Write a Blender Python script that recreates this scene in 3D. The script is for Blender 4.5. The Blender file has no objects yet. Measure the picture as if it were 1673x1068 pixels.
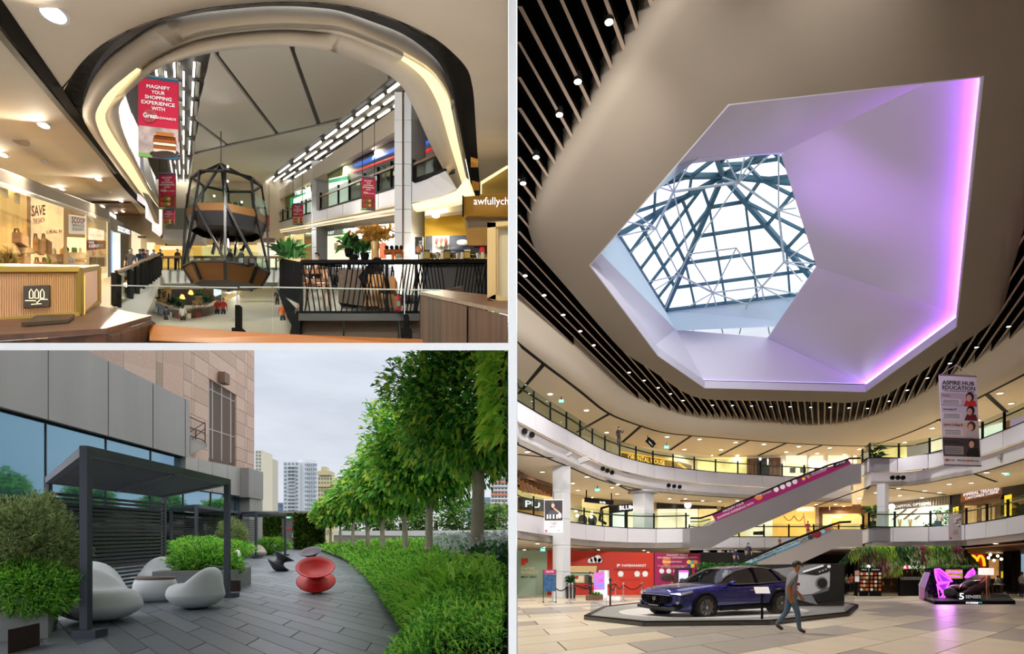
# Cut-away of three places side by side: a shopping-mall gallery (upper left), a roof terrace (lower left)
# and a mall atrium (right), kept apart by a white partition wall and a white floor slab.
import bpy, math, random
import numpy as np
from mathutils import Vector as V, Matrix, Quaternion, noise as mnoise
random.seed(7)
rng = np.random.default_rng(11)
SC = bpy.context.scene
COL = SC.collection

# ------------------------------------------------------------------ camera, world, exposure
F, CX, HY = 1000.0,836.5,905.0          # focal length in pixels of the 1673 x 1068 frame, principal point
cam_d = bpy.data.cameras.new('camera'); cam = bpy.data.objects.new('camera', cam_d); COL.objects.link(cam)
cam_d.sensor_fit = 'HORIZONTAL'; cam_d.sensor_width = 36.0; cam_d.lens = 36.0 * F / 1673.0
cam_d.shift_y = (HY - 534.0) / 1673.0; cam_d.clip_start = 0.05; cam_d.clip_end = 5000
cam.location = (0,0,0); cam.rotation_euler = (math.pi / 2,0,0); SC.camera = cam
SC.view_settings.view_transform = 'Standard'; SC.view_settings.look = 'None'
SC.view_settings.gamma = 1.0; SC.view_settings.use_curve_mapping = False; SC.view_settings.exposure = 0.0
SC.cycles.use_denoising = True
SC.cycles.use_adaptive_sampling = True; SC.cycles.adaptive_threshold = .06; SC.cycles.adaptive_min_samples = 12; SC.cycles.light_sampling_threshold = .03; SC.cycles.max_bounces = 4; SC.cycles.diffuse_bounces = 3; SC.cycles.glossy_bounces = 2; SC.cycles.transmission_bounces = 2
SC.cycles.transparent_max_bounces = 10; SC.cycles.sample_clamp_indirect = 4.0; SC.cycles.caustics_reflective = False; SC.cycles.caustics_refractive = False

def make_world():
 w = bpy.data.worlds.new('overcast_sky'); SC.world = w; w.use_nodes = True
 nt = w.node_tree; nt.nodes.clear(); N = nt.nodes.new; L = nt.links.new
 out = N('ShaderNodeOutputWorld'); bg = N('ShaderNodeBackground'); L(bg.outputs[0], out.inputs[0])
 tc = N('ShaderNodeTexCoord'); sep = N('ShaderNodeSeparateXYZ'); L(tc.outputs['Generated'], sep.inputs[0])
 ramp = N('ShaderNodeValToRGB'); L(sep.outputs['Z'], ramp.inputs[0])
 cr = ramp.color_ramp; cr.interpolation = 'EASE'
 pts = [(0.0,(.30,.31,.32)),(0.02,(.90,.91,.93)),(0.12,(.68,.73,.82)),(0.30,(.70,.76,.87)),(0.45,(1.5,1.55,1.6)),(1.0,(3.0,3.05,3.1))]
 while len(cr.elements) < len(pts): cr.elements.new(0.5)
 for e, (p, c) in zip(cr.elements, pts): e.position = p; e.color = (*c, 1)
 # soft streaky cloud
 mp = N('ShaderNodeMapping'); mp.inputs['Scale'].default_value = (1.2,1.2,5.0); mp.inputs['Rotation'].default_value = (0,.35,0)
 L(tc.outputs['Generated'], mp.inputs[0])
 nz = N('ShaderNodeTexNoise'); nz.inputs['Scale'].default_value = 2.6; nz.inputs['Detail'].default_value = 5; nz.inputs['Roughness'].default_value = .55
 L(mp.outputs[0], nz.inputs['Vector'])
 r2 = N('ShaderNodeValToRGB'); L(nz.outputs['Fac'], r2.inputs[0])
 r2.color_ramp.elements[0].position = .30; r2.color_ramp.elements[0].color = (.88,.88,.89,1)
 r2.color_ramp.elements[1].position = .72; r2.color_ramp.elements[1].color = (1.22,1.20,1.17,1)
 mx = N('ShaderNodeMix'); mx.data_type = 'RGBA'; mx.blend_type = 'MULTIPLY'; mx.inputs[0].default_value = 1
 L(ramp.outputs[0], mx.inputs[6]); L(r2.outputs[0], mx.inputs[7]); L(mx.outputs[2], bg.inputs[0])
 bg.inputs[1].default_value = 1.0
make_world()

# ------------------------------------------------------------------ helpers: picking points
def at(x, y, Y): return V(((x - CX) / F * Y, Y, (HY - y) / F * Y))
class Place:                       # a place: horizon row, eye height above its floor
 def __init__(s, yh, hc): s.yh, s.hc, s.s = yh, hc, (HY - yh) / F
 def p(s, X, Y, h): return V((X, Y, h - s.hc + s.s * Y))           # plan position and height above floor
 def on(s, x, y, h=0.0):                                           # where the line of sight meets the level h
  Y = (h - s.hc) * F / (s.yh - y); return V(((x - CX) / F * Y, Y, (HY - y) / F * Y))
 def hat(s, y, Y): return s.hc + (s.yh - y) / F * Y                # height of row y at distance Y
 def X(s, x, Y): return (x - CX) / F * Y
def plane_hit(x, y, o, n):
 d = V(((x - CX) / F, 1,(HY - y) / F)); return d * (o.dot(n) / d.dot(n))
def smooth_line(pts, k=6):         # Catmull-Rom through points
 P = [V(p) for p in pts]; P = [P[0] * 2 - P[1]] + P + [P[-1] * 2 - P[-2]]; out = []
 for i in range(1, len(P) - 2):
  a, b, c, d = P[i - 1], P[i], P[i + 1], P[i + 2]
  for j in range(k):
   t = j / k; out.append(.5 * ((2 * b) + (c - a) * t + (2 * a - 5 * b + 4 * c - d) * t * t + (3 * b - a - 3 * c + d) * t ** 3))
 return out + [P[-2]]
UPZ = V((0,0,1))

# ------------------------------------------------------------------ helpers: materials
def lin(c):
 c = [v / 255.0 for v in c]
 return tuple(v / 12.92 if v <= .04045 else ((v + .055) / 1.055) ** 2.4 for v in c)
MATS = {}
def M(name, rgb=(200,200,200), rough=.5, metal=0.0, emit=0.0, var=0.0, vs=4.0, bump=0.0, bs=30.0, stretch=None, alpha=1.0, coat=0.0, spec=.5, rgb2=None, wave=None):
 if name in MATS: return MATS[name]
 m = bpy.data.materials.new(name); m.use_nodes = True; nt = m.node_tree; N = nt.nodes.new; L = nt.links.new
 b = nt.nodes['Principled BSDF']; c = lin(rgb)
 b.inputs['Base Color'].default_value = (*c, 1); b.inputs['Roughness'].default_value = rough; b.inputs['Metallic'].default_value = metal
 b.inputs['Alpha'].default_value = alpha; b.inputs['Coat Weight'].default_value = coat; b.inputs['Specular IOR Level'].default_value = spec
 if emit: b.inputs['Emission Color'].default_value = (*c, 1); b.inputs['Emission Strength'].default_value = emit
 if var or bump or rgb2 or wave:
  tc = N('ShaderNodeTexCoord'); src = tc.outputs['Object']
  if stretch:
   mp = N('ShaderNodeMapping'); mp.inputs['Scale'].default_value = stretch; L(src, mp.inputs[0]); src = mp.outputs[0]
  if wave:
   nz = N('ShaderNodeTexWave'); nz.inputs['Scale'].default_value = vs; nz.inputs['Distortion'].default_value = wave; nz.inputs['Detail'].default_value = 3
  else:
   nz = N('ShaderNodeTexNoise'); nz.inputs['Scale'].default_value = vs; nz.inputs['Detail'].default_value = 4
  L(src, nz.inputs['Vector'])
  if var or rgb2 or wave:
   rp = N('ShaderNodeValToRGB'); L(nz.outputs['Fac'], rp.inputs[0])
   c2 = lin(rgb2) if rgb2 else tuple(v * (1 + var) for v in c); c1 = c if rgb2 else tuple(v * (1 - var) for v in c)
   rp.color_ramp.elements[0].position = .32; rp.color_ramp.elements[1].position = .68
   rp.color_ramp.elements[0].color = (*c1,1); rp.color_ramp.elements[1].color = (*c2,1); L(rp.outputs[0], b.inputs['Base Color'])
   if emit: L(rp.outputs[0], b.inputs['Emission Color'])
  if bump:
   n2 = N('ShaderNodeTexNoise'); n2.inputs['Scale'].default_value = bs; L(src, n2.inputs['Vector'])
   bp = N('ShaderNodeBump'); bp.inputs['Strength'].default_value = bump; bp.inputs['Distance'].default_value = .02; L(n2.outputs['Fac'], bp.inputs['Height']); L(bp.outputs[0], b.inputs['Normal'])
 MATS[name] = m; return m
def glass(name, tint=(225,240,236), keep=.82, rough=.02, refl=.5):
 if name in MATS: return MATS[name]
 m = bpy.data.materials.new(name); m.use_nodes = True; nt = m.node_tree; nt.nodes.clear(); N = nt.nodes.new; L = nt.links.new
 o = N('ShaderNodeOutputMaterial'); mix = N('ShaderNodeMixShader'); tr = N('ShaderNodeBsdfTransparent'); gl = N('ShaderNodeBsdfGlossy'); fr = N('ShaderNodeLayerWeight')
 ad = N('ShaderNodeMath'); ad.operation = 'ADD'; ad.inputs[1].default_value = (1 - keep) * .3; fr.inputs[0].default_value = .5; pw = N('ShaderNodeMath'); pw.operation = 'POWER'; pw.inputs[1].default_value = 4.0; ml = N('ShaderNodeMath'); ml.operation = 'MULTIPLY'; ml.inputs[1].default_value = refl; L(fr.outputs['Facing'], pw.inputs[0]); L(pw.outputs[0], ml.inputs[0])
 L(ml.outputs[0], ad.inputs[0]); tr.inputs[0].default_value = (*[v * (keep + (1 - keep) * .5) for v in lin(tint)], 1); gl.inputs['Roughness'].default_value = rough
 L(ad.outputs[0], mix.inputs[0]); L(tr.outputs[0], mix.inputs[1]); L(gl.outputs[0], mix.inputs[2]); L(mix.outputs[0], o.inputs[0])
 MATS[name] = m; return m

# ------------------------------------------------------------------ helpers: objects
LOC = {}
def tag(o, label=None, cat=None, grp=None, kind=None):
 if label: o['label'] = label
 if cat: o['category'] = cat
 if grp: o['group'] = grp
 if kind: o['kind'] = kind
 return o
def thing(name, label, cat, loc=(0,0,0), grp=None, kind=None):
 o = bpy.data.objects.new(name, None); COL.objects.link(o); o.location = V(loc); o.empty_display_size = .1
 LOC[o.name] = V(loc); return tag(o, label, cat, grp, kind)
def copy_tree(o, off, parent=None, label=None, grp=None):
 c = o.copy(); COL.objects.link(c); LOC[c.name] = LOC.get(o.name, V((0,0,0)))
 if parent is None: c.location = o.location + V(off); LOC[c.name] = LOC.get(o.name, V((0,0,0))) + V(off)
 else: c.parent = parent
 if label: c['label'] = label
 if grp: c['group'] = grp
 for ch in list(o.children): copy_tree(ch, off, c)
 return c
REG = ''                            # which of the three places is being built
def trim(v):                        # nothing of one place may stick through the wall or slab into the next
 x, y, z = v
 if y > .3:
  if REG == 'R': x = max(x, .0085 * y)
  elif REG: x = min(x, -.0062 * y)
  if REG == 'T': z = max(z, (HY - 564.5) / F * y)
  elif REG == 'B' and y < 12.2: z = min(z, (HY - 574) / F * y)
 return (x, y, z)
TMP = bpy.data.scenes.new('workbench')
def evaluated(o):                   # mesh of a text or skinned object, made in a scratch scene
 TMP.collection.objects.link(o); vl = TMP.view_layers[0]; vl.update(); me = bpy.data.meshes.new_from_object(o.evaluated_get(vl.depsgraph), depsgraph=vl.depsgraph); TMP.collection.objects.unlink(o); return me
class MB:
 def __init__(s): s.v = []; s.f = []; s.m = []; s.cur = 0
 def add(s, vs, fs):
  b = len(s.v); s.v += [tuple(v) for v in vs]; s.f += [tuple(b + i for i in f) for f in fs]; s.m += [s.cur] * len(fs); return s
 def prism(s, pts, vec):
  n = len(pts); vec = V(vec); pts = [V(p) for p in pts]
  return s.add(pts + [p + vec for p in pts], [tuple(range(n)), tuple(range(2 * n - 1, n - 1,-1))] + [(i, i + n, (i + 1) % n + n, (i + 1) % n) for i in range(n)])
 def face(s, pts): return s.add(pts, [tuple(range(len(pts)))])
 def box(s, c, size, R=None):
  c = V(c); h = V(size) / 2; pts = []
  for z in (-1,1):
   for (x, y) in ((-1,-1),(1,-1),(1,1),(-1,1)):
    q = V((x * h.x, y * h.y, z * h.z)); pts.append(c + (R @ q if R else q))
  return s.add(pts, [(3,2,1,0),(4,5,6,7),(0,1,5,4),(1,2,6,5),(2,3,7,6),(3,0,4,7)])
 def bar(s, p, q, w, h=None, up=UPZ):
  p, q = V(p), V(q); h = w if h is None else h; d = (q - p).normalized(); r = d.cross(V(up))
  if r.length < 1e-4: r = d.cross(V((0,1,0)))
  r.normalize(); u = r.cross(d); r = r * w / 2; u = u * h / 2
  return s.add([p - r - u, p + r - u, p + r + u, p - r + u, q - r - u, q + r - u, q + r + u, q - r + u],
     [(0,1,2,3),(7,6,5,4),(0,4,5,1),(1,5,6,2),(2,6,7,3),(3,7,4,0)])
 def tube(s, path, r, n=8, cap=True):
  path = [V(p) for p in path]; k = len(path); rs = [r] * k if not hasattr(r, '__len__') else r; vs = []; ref = None
  for i, p in enumerate(path):
   d = (path[min(i + 1, k - 1)] - path[max(i - 1,0)]).normalized()
   if ref is None: ref = d.orthogonal().normalized()
   ref = (ref - d * ref.dot(d)); ref = ref.normalized() if ref.length > 1e-6 else d.orthogonal().normalized(); bi = d.cross(ref)
   for j in range(n): a = 2 * math.pi * j / n; vs.append(p + (ref * math.cos(a) + bi * math.sin(a)) * rs[i])
  fs = [(i * n + j, i * n + (j + 1) % n, (i + 1) * n + (j + 1) % n, (i + 1) * n + j) for i in range(k - 1) for j in range(n)]
  if cap: fs += [tuple(range(n - 1,-1,-1)), tuple((k - 1) * n + j for j in range(n))]
  return s.add(vs, fs)
 def lathe(s, prof, c, n=24, R=None, sx=1, sy=1):
  c = V(c); vs = []; k = len(prof)
  for (r, z) in prof:
   for j in range(n):
    a = 2 * math.pi * j / n; q = V((r * math.cos(a) * sx, r * math.sin(a) * sy, z)); vs.append(c + (R @ q if R else q))
  fs = [(i * n + j, i * n + (j + 1) % n, (i + 1) * n + (j + 1) % n, (i + 1) * n + j) for i in range(k - 1) for j in range(n)]
  fs += [tuple(range(n - 1,-1,-1)), tuple((k - 1) * n + j for j in range(n))]
  return s.add(vs, fs)
 def ball(s, c, r, nu=14, nv=9, R=None, fn=None):
  r = V(r) if hasattr(r, '__len__') else V((r, r, r)); c = V(c); vs = []
  for i in range(nv + 1):
   t = math.pi * i / nv
   for j in range(nu):
    a = 2 * math.pi * j / nu; q = V((math.sin(t) * math.cos(a), math.sin(t) * math.sin(a), -math.cos(t)))
    if fn: q = fn(q)
    q = V((q.x * r.x, q.y * r.y, q.z * r.z)); vs.append(c + (R @ q if R else q))
  return s.add(vs, [(i * nu + j, i * nu + (j + 1) % nu, (i + 1) * nu + (j + 1) % nu, (i + 1) * nu + j) for i in range(nv) for j in range(nu)])
 def strip(s, A, B, off):       # ruled sheet between two lines, given thickness by an offset
  A = [V(p) for p in A]; B = [V(p) for p in B]; n = len(A); off = V(off); vs = A + B + [p + off for p in A] + [p + off for p in B]; fs = []
  for i in range(n - 1):
   fs += [(i, i + 1, n + i + 1, n + i),(2 * n + i + 1,2 * n + i, 3 * n + i, 3 * n + i + 1),(i, 2 * n + i, 2 * n + i + 1, i + 1),(n + i + 1,3 * n + i + 1,3 * n + i, n + i)]
  fs += [(0, n, 3 * n, 2 * n),(n - 1,3 * n - 1,4 * n - 1,2 * n - 1)]
  return s.add(vs, fs)
 def put(s, name, mat, parent=None, smooth=False, label=None, cat=None, grp=None, kind=None):
  me = bpy.data.meshes.new(name); me.from_pydata([trim(v) for v in s.v] if REG else s.v, [], s.f)
  for m in (mat if isinstance(mat, (list, tuple)) else [mat]): me.materials.append(m)
  if any(s.m): me.polygons.foreach_set('material_index', s.m)
  if smooth:
   import bmesh
   bm = bmesh.new(); bm.from_mesh(me); bmesh.ops.remove_doubles(bm, verts=bm.verts, dist=1e-5); bmesh.ops.recalc_face_normals(bm, faces=bm.faces); bm.to_mesh(me); bm.free()
   me.shade_smooth()
  o = bpy.data.objects.new(name, me); COL.objects.link(o)
  if parent is not None:
   o.parent = parent; r = parent
   while r.parent is not None: r = r.parent
   o.matrix_parent_inverse = Matrix.Translation(-LOC.get(r.name, V((0,0,0)))) if parent.parent is None else Matrix()
  return tag(o, label, cat, grp, kind)
def box(name, c, size, mat, parent=None, R=None, **k): return MB().box(c, size, R).put(name, mat, parent, **k)
def prism(name, pts, vec, mat, parent=None, **k): return MB().prism(pts, vec).put(name, mat, parent, **k)
def bar(name, p, q, w, h, mat, parent=None, **k): return MB().bar(p, q, w, h).put(name, mat, parent, **k)
def tube(name, path, r, mat, parent=None, n=8, **k): return MB().tube(path, r, n).put(name, mat, parent, **k)
def pxq(x0, y0, x1, y1, Y): return [at(x0, y1, Y), at(x1, y1, Y), at(x1, y0, Y), at(x0, y0, Y)]
def lettering(text, p0, p1, p2, mat, parent=None, name='lettering', ext=.01, bold=0.0, **k):
 """text fitted into the parallelogram: p0 lower left, p1 lower right, p2 upper left"""
 p0, p1, p2 = V(p0), V(p1), V(p2)
 if parent is not None and parent.parent is None:        # lettering belongs to the board it is printed on
  parent = next((c for c in reversed(parent.children) if c.name.split('.')[0] in BOARDS), parent)
 cu = bpy.data.curves.new('t', 'FONT'); cu.body = text; cu.size = 1; cu.resolution_u = 2; cu.align_x = 'CENTER'; cu.offset = bold; cu.space_line = .9
 o = bpy.data.objects.new('t', cu); me = evaluated(o)
 bpy.data.objects.remove(o); bpy.data.curves.remove(cu)
 co = np.empty(len(me.vertices) * 3, 'f'); me.vertices.foreach_get('co', co); co = co.reshape(-1,3)
 fs = [tuple(p.vertices) for p in me.polygons]; bpy.data.meshes.remove(me)
 lo, hi = co.min(0), co.max(0); sz = np.maximum(hi - lo, 1e-6); nrm = (p1 - p0).cross(p2 - p0).normalized()
 vs = [p0 + (p1 - p0) * float((c[0] - lo[0]) / sz[0]) + (p2 - p0) * float((c[1] - lo[1]) / sz[1]) + nrm * ext for c in co]
 mb = MB().add(vs, fs)
 return mb.put(name, mat, parent, **k)
BOARDS = {'sign_board', 'fascia', 'board', 'cloth', 'side_panel', 'sign_band', 'panel', 'deck', 'logo_plate', 'box', 'front', 'sign_panel', 'hiring_board', 'white_sign', 'green_fascia', 'header_print', 'bag'}
def px_text(text, x0, y0, x1, y1, Y, mat, parent=None, y1r=None, Yr=None, **k):
 """rows y0 (top) to y1 (bottom) at the left end; y1r: bottom row at the right end"""
 Yr = Y if Yr is None else Yr; d = 0 if y1r is None else y1r - y1
 return lettering(text, at(x0, y1, Y), at(x1, y1 + d, Yr), at(x0, y0, Y), mat, parent, **k)
# ------------------------------------------------------------------ people, plants, lamps
def person(loc, h=1.7, rz=0.0, shirt=(60,60,66), pants=(36,38,46), hairc=(24,20,18), sleeve=False, pose=None, label='', grp=None, mask=True, skirt=False, hands=False, skin=(196,150,122), shoes=(30,28,28), cut=0.0, long_hair=False):
 """one continuous body grown over a joint skeleton; local frame looks along -Y"""
 J = {'pel': (0,0,.93), 'spi': (0,.01,1.13), 'che': (0,0,1.33), 'nec': (0,.01,1.47), 'hd0': (0,0,1.55), 'hd1': (0,-.015,1.62), 'hd2': (0,0,1.69)}
 for s, t in ((-1, 'l'),(1, 'r')):
  J.update({t + 'sh': (s * .165,.01,1.395), t + 'el': (s * .225,.03,1.12), t + 'wr': (s * .23,-.06,.89), t + 'ha': (s * .225,-.09,.81),
    t + 'hi': (s * .085,0,.88), t + 'kn': (s * .095,-.015,.49), t + 'an': (s * .095,.03,.085), t + 'to': (s * .105,-.14,.035)})
 J.update(pose or {})
 rad = {'pel': (.155,.11), 'spi': (.135,.095), 'che': (.165,.11), 'nec': (.055,.055), 'hd0': (.07,.08), 'hd1': (.078,.095), 'hd2': (.06,.075)}
 for t in 'lr': rad.update({t + 'sh': (.062,.062), t + 'el': (.045,.045), t + 'wr': (.03,.03), t + 'ha': (.034,.022), t + 'hi': (.088,.088), t + 'kn': (.062,.062), t + 'an': (.042,.042), t + 'to': (.042,.035)})
 E = [('pel', 'spi'),('spi', 'che'),('che', 'nec'),('nec', 'hd0'),('hd0', 'hd1'),('hd1', 'hd2')]
 for t in 'lr': E += [('che', t + 'sh'),(t + 'sh', t + 'el'),(t + 'el', t + 'wr'),(t + 'wr', t + 'ha'),('pel', t + 'hi'),(t + 'hi', t + 'kn'),(t + 'kn', t + 'an'),(t + 'an', t + 'to')]
 if hands:
  rad = {k: (u * 1.2, v * 1.2) if k[1:] not in ('wr', 'ha', 'to') and not k.startswith('hd') else (u, v) for k, (u, v) in rad.items()}
  for t, s in (('l', -1),('r', 1)):
   w, a = V(J[t + 'wr']), V(J[t + 'ha']); d = (a - w).normalized(); side = d.cross(V((s, 0,0))).normalized()
   for k, (o, ln) in enumerate([(-.03,.065),(-.01,.075),(.01,.07),(.03,.055)]):
    b = a + side * o + d * .02; J[t + 'f%d' % k] = tuple(b); J[t + 'g%d' % k] = tuple(b + d * ln * .6 + V((0,-.008,0))); J[t + 'k%d' % k] = tuple(b + d * ln + V((0,-.022,0)))
    for q in 'fgk': rad[t + q + '%d' % k] = (.0095,.0095)
    E += [(t + 'ha', t + 'f%d' % k),(t + 'f%d' % k, t + 'g%d' % k),(t + 'g%d' % k, t + 'k%d' % k)]
   J[t + 'th'] = tuple(w.lerp(a, .5) + side * .045 + d * .01); J[t + 'ti'] = tuple(w.lerp(a, .5) + side * .06 + d * .05); rad[t + 'th'] = rad[t + 'ti'] = (.011,.011)
   E += [(t + 'wr', t + 'th'),(t + 'th', t + 'ti')]
 keys = list(J); me = bpy.data.meshes.new('person'); me.from_pydata([J[k] for k in keys], [(keys.index(a), keys.index(b)) for a, b in E], [])
 o = bpy.data.objects.new('person', me)
 md = o.modifiers.new('s', 'SKIN'); md.use_smooth_shade = True
 for i, k in enumerate(keys): me.skin_vertices[0].data[i].radius = rad[k]; me.skin_vertices[0].data[i].use_root = (k == 'pel')
 o.modifiers.new('d', 'SUBSURF').levels = 1; o.modifiers['d'].render_levels = 1
 bm_ = evaluated(o); bpy.data.objects.remove(o); bpy.data.meshes.remove(me)
 S = lambda n, c, r=.7: M('%s_%d_%d_%d' % (n, *c), c, r)
 bm_.materials.clear()
 for m in (S('cloth', shirt), S('cloth', pants), S('skin', skin, .5), S('shoe', shoes, .4)): bm_.materials.append(m)
 segs = []
 for a, b in E:
  k = b if len(b) > 2 else a
  if a in ('pel', 'spi', 'che') and b in ('spi', 'che'): mi = 0
  elif b in ('nec',) : mi = 0
  elif b.startswith('hd'): mi = 2
  elif b[1:] in ('sh', 'el'): mi = 0
  elif b[1:] == 'wr': mi = 0 if sleeve else 2
  elif b[1:] in ('hi', 'kn'): mi = 1
  elif b[1:] == 'an': mi = 2 if skirt else 1
  elif b[1:] == 'to': mi = 3
  else: mi = 2
  segs.append((V(J[a]), V(J[b]), mi))
 for p in bm_.polygons:
  c = p.center; best = (9,0)
  for a, b, mi in segs:
   d = b - a; t = max(0, min(1,(c - a).dot(d) / max(d.length_squared, 1e-9))); q = (a + d * t - c).length
   if q < best[0]: best = (q, mi)
  p.material_index = best[1]
 k = h / 1.73; T = Matrix.Translation(V(loc)) @ Matrix.Rotation(rz, 4, 'Z') @ Matrix.Scale(k, 4); bm_.transform(T)
 root = thing('person', label, 'person', loc, grp); b = bpy.data.objects.new('body', bm_); COL.objects.link(b); b.parent = root; b.matrix_parent_inverse = Matrix.Translation(-V(loc)); bm_.shade_smooth()
 hd = V(J['hd1']); mb = MB()
 def cap(q): return V((q.x, q.y, q.z)) if (q.z > -.05 or q.y > .15) else V((q.x * .8, q.y * .7, q.z * .3))
 mb.ball(hd + V((0,.012,.03)),(.092,.11,.098), 14,9, fn=cap)
 if long_hair: mb.ball(hd + V((0,.075,-.08)),(.075,.05,.15), 10,7)
 for q in range(len(mb.v)): mb.v[q] = tuple(T @ V(mb.v[q]))
 mb.put('hair', S('hair', hairc, .55), root, smooth=True)
 if mask:
  mb = MB().ball(hd + V((0,-.055,-.04)),(.062,.055,.045), 10,7)
  for q in range(len(mb.v)): mb.v[q] = tuple(T @ V(mb.v[q]))
  mb.put('face_mask', S('mask', (150,190,215)), root, smooth=True)
 if hands:
  for s in (-1,1):
   mb = MB().ball(hd + V((s * .034,-.098,.012)),(.013,.009,.008), 8,5)
   for q in range(len(mb.v)): mb.v[q] = tuple(T @ V(mb.v[q]))
   mb.put('eye', S('eye', (30,24,22), .2), root, smooth=True)
   mb = MB().ball(hd + V((s * .088,.012,-.005)),(.012,.022,.034), 8,6)
   for q in range(len(mb.v)): mb.v[q] = tuple(T @ V(mb.v[q]))
   mb.put('ear', S('skin', skin, .5), root, smooth=True)
  mb = MB().ball(hd + V((0,-.115,-.012)),(.014,.022,.024), 8,6)
  for q in range(len(mb.v)): mb.v[q] = tuple(T @ V(mb.v[q]))
  mb.put('nose', S('skin', skin, .5), root, smooth=True)
 if skirt:
  mb = MB().lathe([(.15,.95),(.2,.62),(.19,.6)], (0,0,0), 14, sy=.8)
  for q in range(len(mb.v)): mb.v[q] = tuple(T @ V(mb.v[q]))
  mb.put('skirt', S('cloth', pants), root, smooth=True)
 return root
def walk_pose(a=.32, arm=.3):
 P = {}
 for t, s, g in (('l', -1,1),('r', 1,-1)):
  sg = math.sin(a * g); P[t + 'kn'] = (s * .09,-.42 * sg - .03,.5 + .03 * abs(sg)); P[t + 'an'] = (s * .09,-.8 * sg + (.12 if g < 0 else .02), .1 + (.08 if g < 0 else 0)); P[t + 'to'] = (s * .1,-.8 * sg - .12 + (.08 if g < 0 else 0), .04 + (.03 if g < 0 else 0))
  P[t + 'el'] = (s * .22,.28 * math.sin(arm * g) + .03,1.13); P[t + 'wr'] = (s * .22,.52 * math.sin(arm * g) - .08,.92); P[t + 'ha'] = (s * .215,.58 * math.sin(arm * g) - .11,.85)
 return P

def leaves(n, cfn, size, name, mats, parent=None, droop=.3, wide=.42, jit=.35, curl=.15, **k):
 """n folded leaves; cfn(i) gives (point, outward direction)"""
 vs = np.empty((n * 5,3)); fs = []; mi = []
 for i in range(n):
  p, d = cfn(i); d = V(d) + V((random.gauss(0, jit), random.gauss(0, jit), random.gauss(0, jit) - droop * .3))
  d.normalize(); s = size * random.uniform(.65,1.3); r = d.cross(V((random.gauss(0,.3), random.gauss(0,.3), 1))); r = r.normalized() if r.length > 1e-4 else V((1,0,0)); u = r.cross(d)
  b = i * 5; w = s * wide; tip = p + d * s - V((0,0, droop * s * .4)); mid = p + d * s * .5
  vs[b] = p; vs[b + 1] = mid + r * w * .5 + u * curl * s; vs[b + 2] = tip; vs[b + 3] = mid - r * w * .5 + u * curl * s; vs[b + 4] = mid
  fs += [(b, b + 1, b + 4),(b + 1, b + 2, b + 4),(b, b + 4, b + 3),(b + 4, b + 2, b + 3)]; q = random.randrange(len(mats)); mi += [q] * 4
 me = bpy.data.meshes.new(name); me.from_pydata([trim(v) for v in vs.tolist()], [], fs)
 for m in mats: me.materials.append(m)
 me.polygons.foreach_set('material_index', mi)
 o = bpy.data.objects.new(name, me); COL.objects.link(o)
 if parent is not None: o.parent = parent; o.matrix_parent_inverse = Matrix.Translation(-LOC.get(parent.name, V((0,0,0)))) if parent.parent is None else Matrix()
 return tag(o, **k) if k else o
def leafmat(name, rgb, rough=.5, tl=.35):
 if name in MATS: return MATS[name]
 m = M(name, rgb, rough, var=.12, vs=3); nt = m.node_tree; b = nt.nodes['Principled BSDF']; out = [x for x in nt.nodes if x.type == 'OUTPUT_MATERIAL'][0]
 t = nt.nodes.new('ShaderNodeBsdfTranslucent'); t.inputs[0].default_value = (*[min(1, v * 1.5) for v in lin(rgb)], 1); mx = nt.nodes.new('ShaderNodeMixShader'); mx.inputs[0].default_value = tl
 nt.links.new(b.outputs[0], mx.inputs[1]); nt.links.new(t.outputs[0], mx.inputs[2]); nt.links.new(mx.outputs[0], out.inputs[0]); return m
def potted(loc, pot_w, pot_h, ph, label, n=60, mats=None, name='potted_plant', grp=None, taper=.8, leaf=.3, fan=.8):
 t = thing(name, label, 'plant', loc, grp); l = V(loc); r = pot_w / 2
 MB().lathe([(r * taper, 0),(r, pot_h),(r * .86, pot_h),(r * .84, pot_h * .93),(.001, pot_h * .93)], l, 16).put('pot', M('pot_black', (26,26,28), .4), t)
 mats = mats or [leafmat('leaf_dark', (30,66,30)), leafmat('leaf_mid', (52,96,40))]
 for i in range(4):
  a = i * 1.6; MB().tube([l + V((.04 * math.cos(a), .04 * math.sin(a), pot_h * .9)), l + V((.1 * math.cos(a), .1 * math.sin(a), pot_h + ph * .6))], .02,5).put('stem', M('stem', (86,70,44), .8), t)
 def fn(i):
  a = random.uniform(0,6.28); z = random.uniform(.15,1); rr = random.uniform(0,.35) * fan
  return l + V((math.cos(a) * rr * ph * .5, math.sin(a) * rr * ph * .5, pot_h + z * ph * .7)), V((math.cos(a) * fan, math.sin(a) * fan, .7))
 leaves(n, fn, leaf, 'foliage', mats, t, droop=.5, wide=.28); return t
def spot(loc, power, col, size, angle=150, parent=None, blend=.6, target=None, rad=.08):
 d = bpy.data.lights.new('lamp', 'SPOT'); d.energy = power; d.color = col; d.spot_size = math.radians(angle); d.spot_blend = blend; d.shadow_soft_size = rad
 o = bpy.data.objects.new('lamp_light', d); COL.objects.link(o); o.location = V(loc)
 if target is not None: o.rotation_euler = (V(target) - V(loc)).to_track_quat('-Z', 'Y').to_euler()
 if parent is not None: o.parent = parent; o.matrix_parent_inverse = Matrix.Translation(-LOC[parent.name])
 return o
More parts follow.
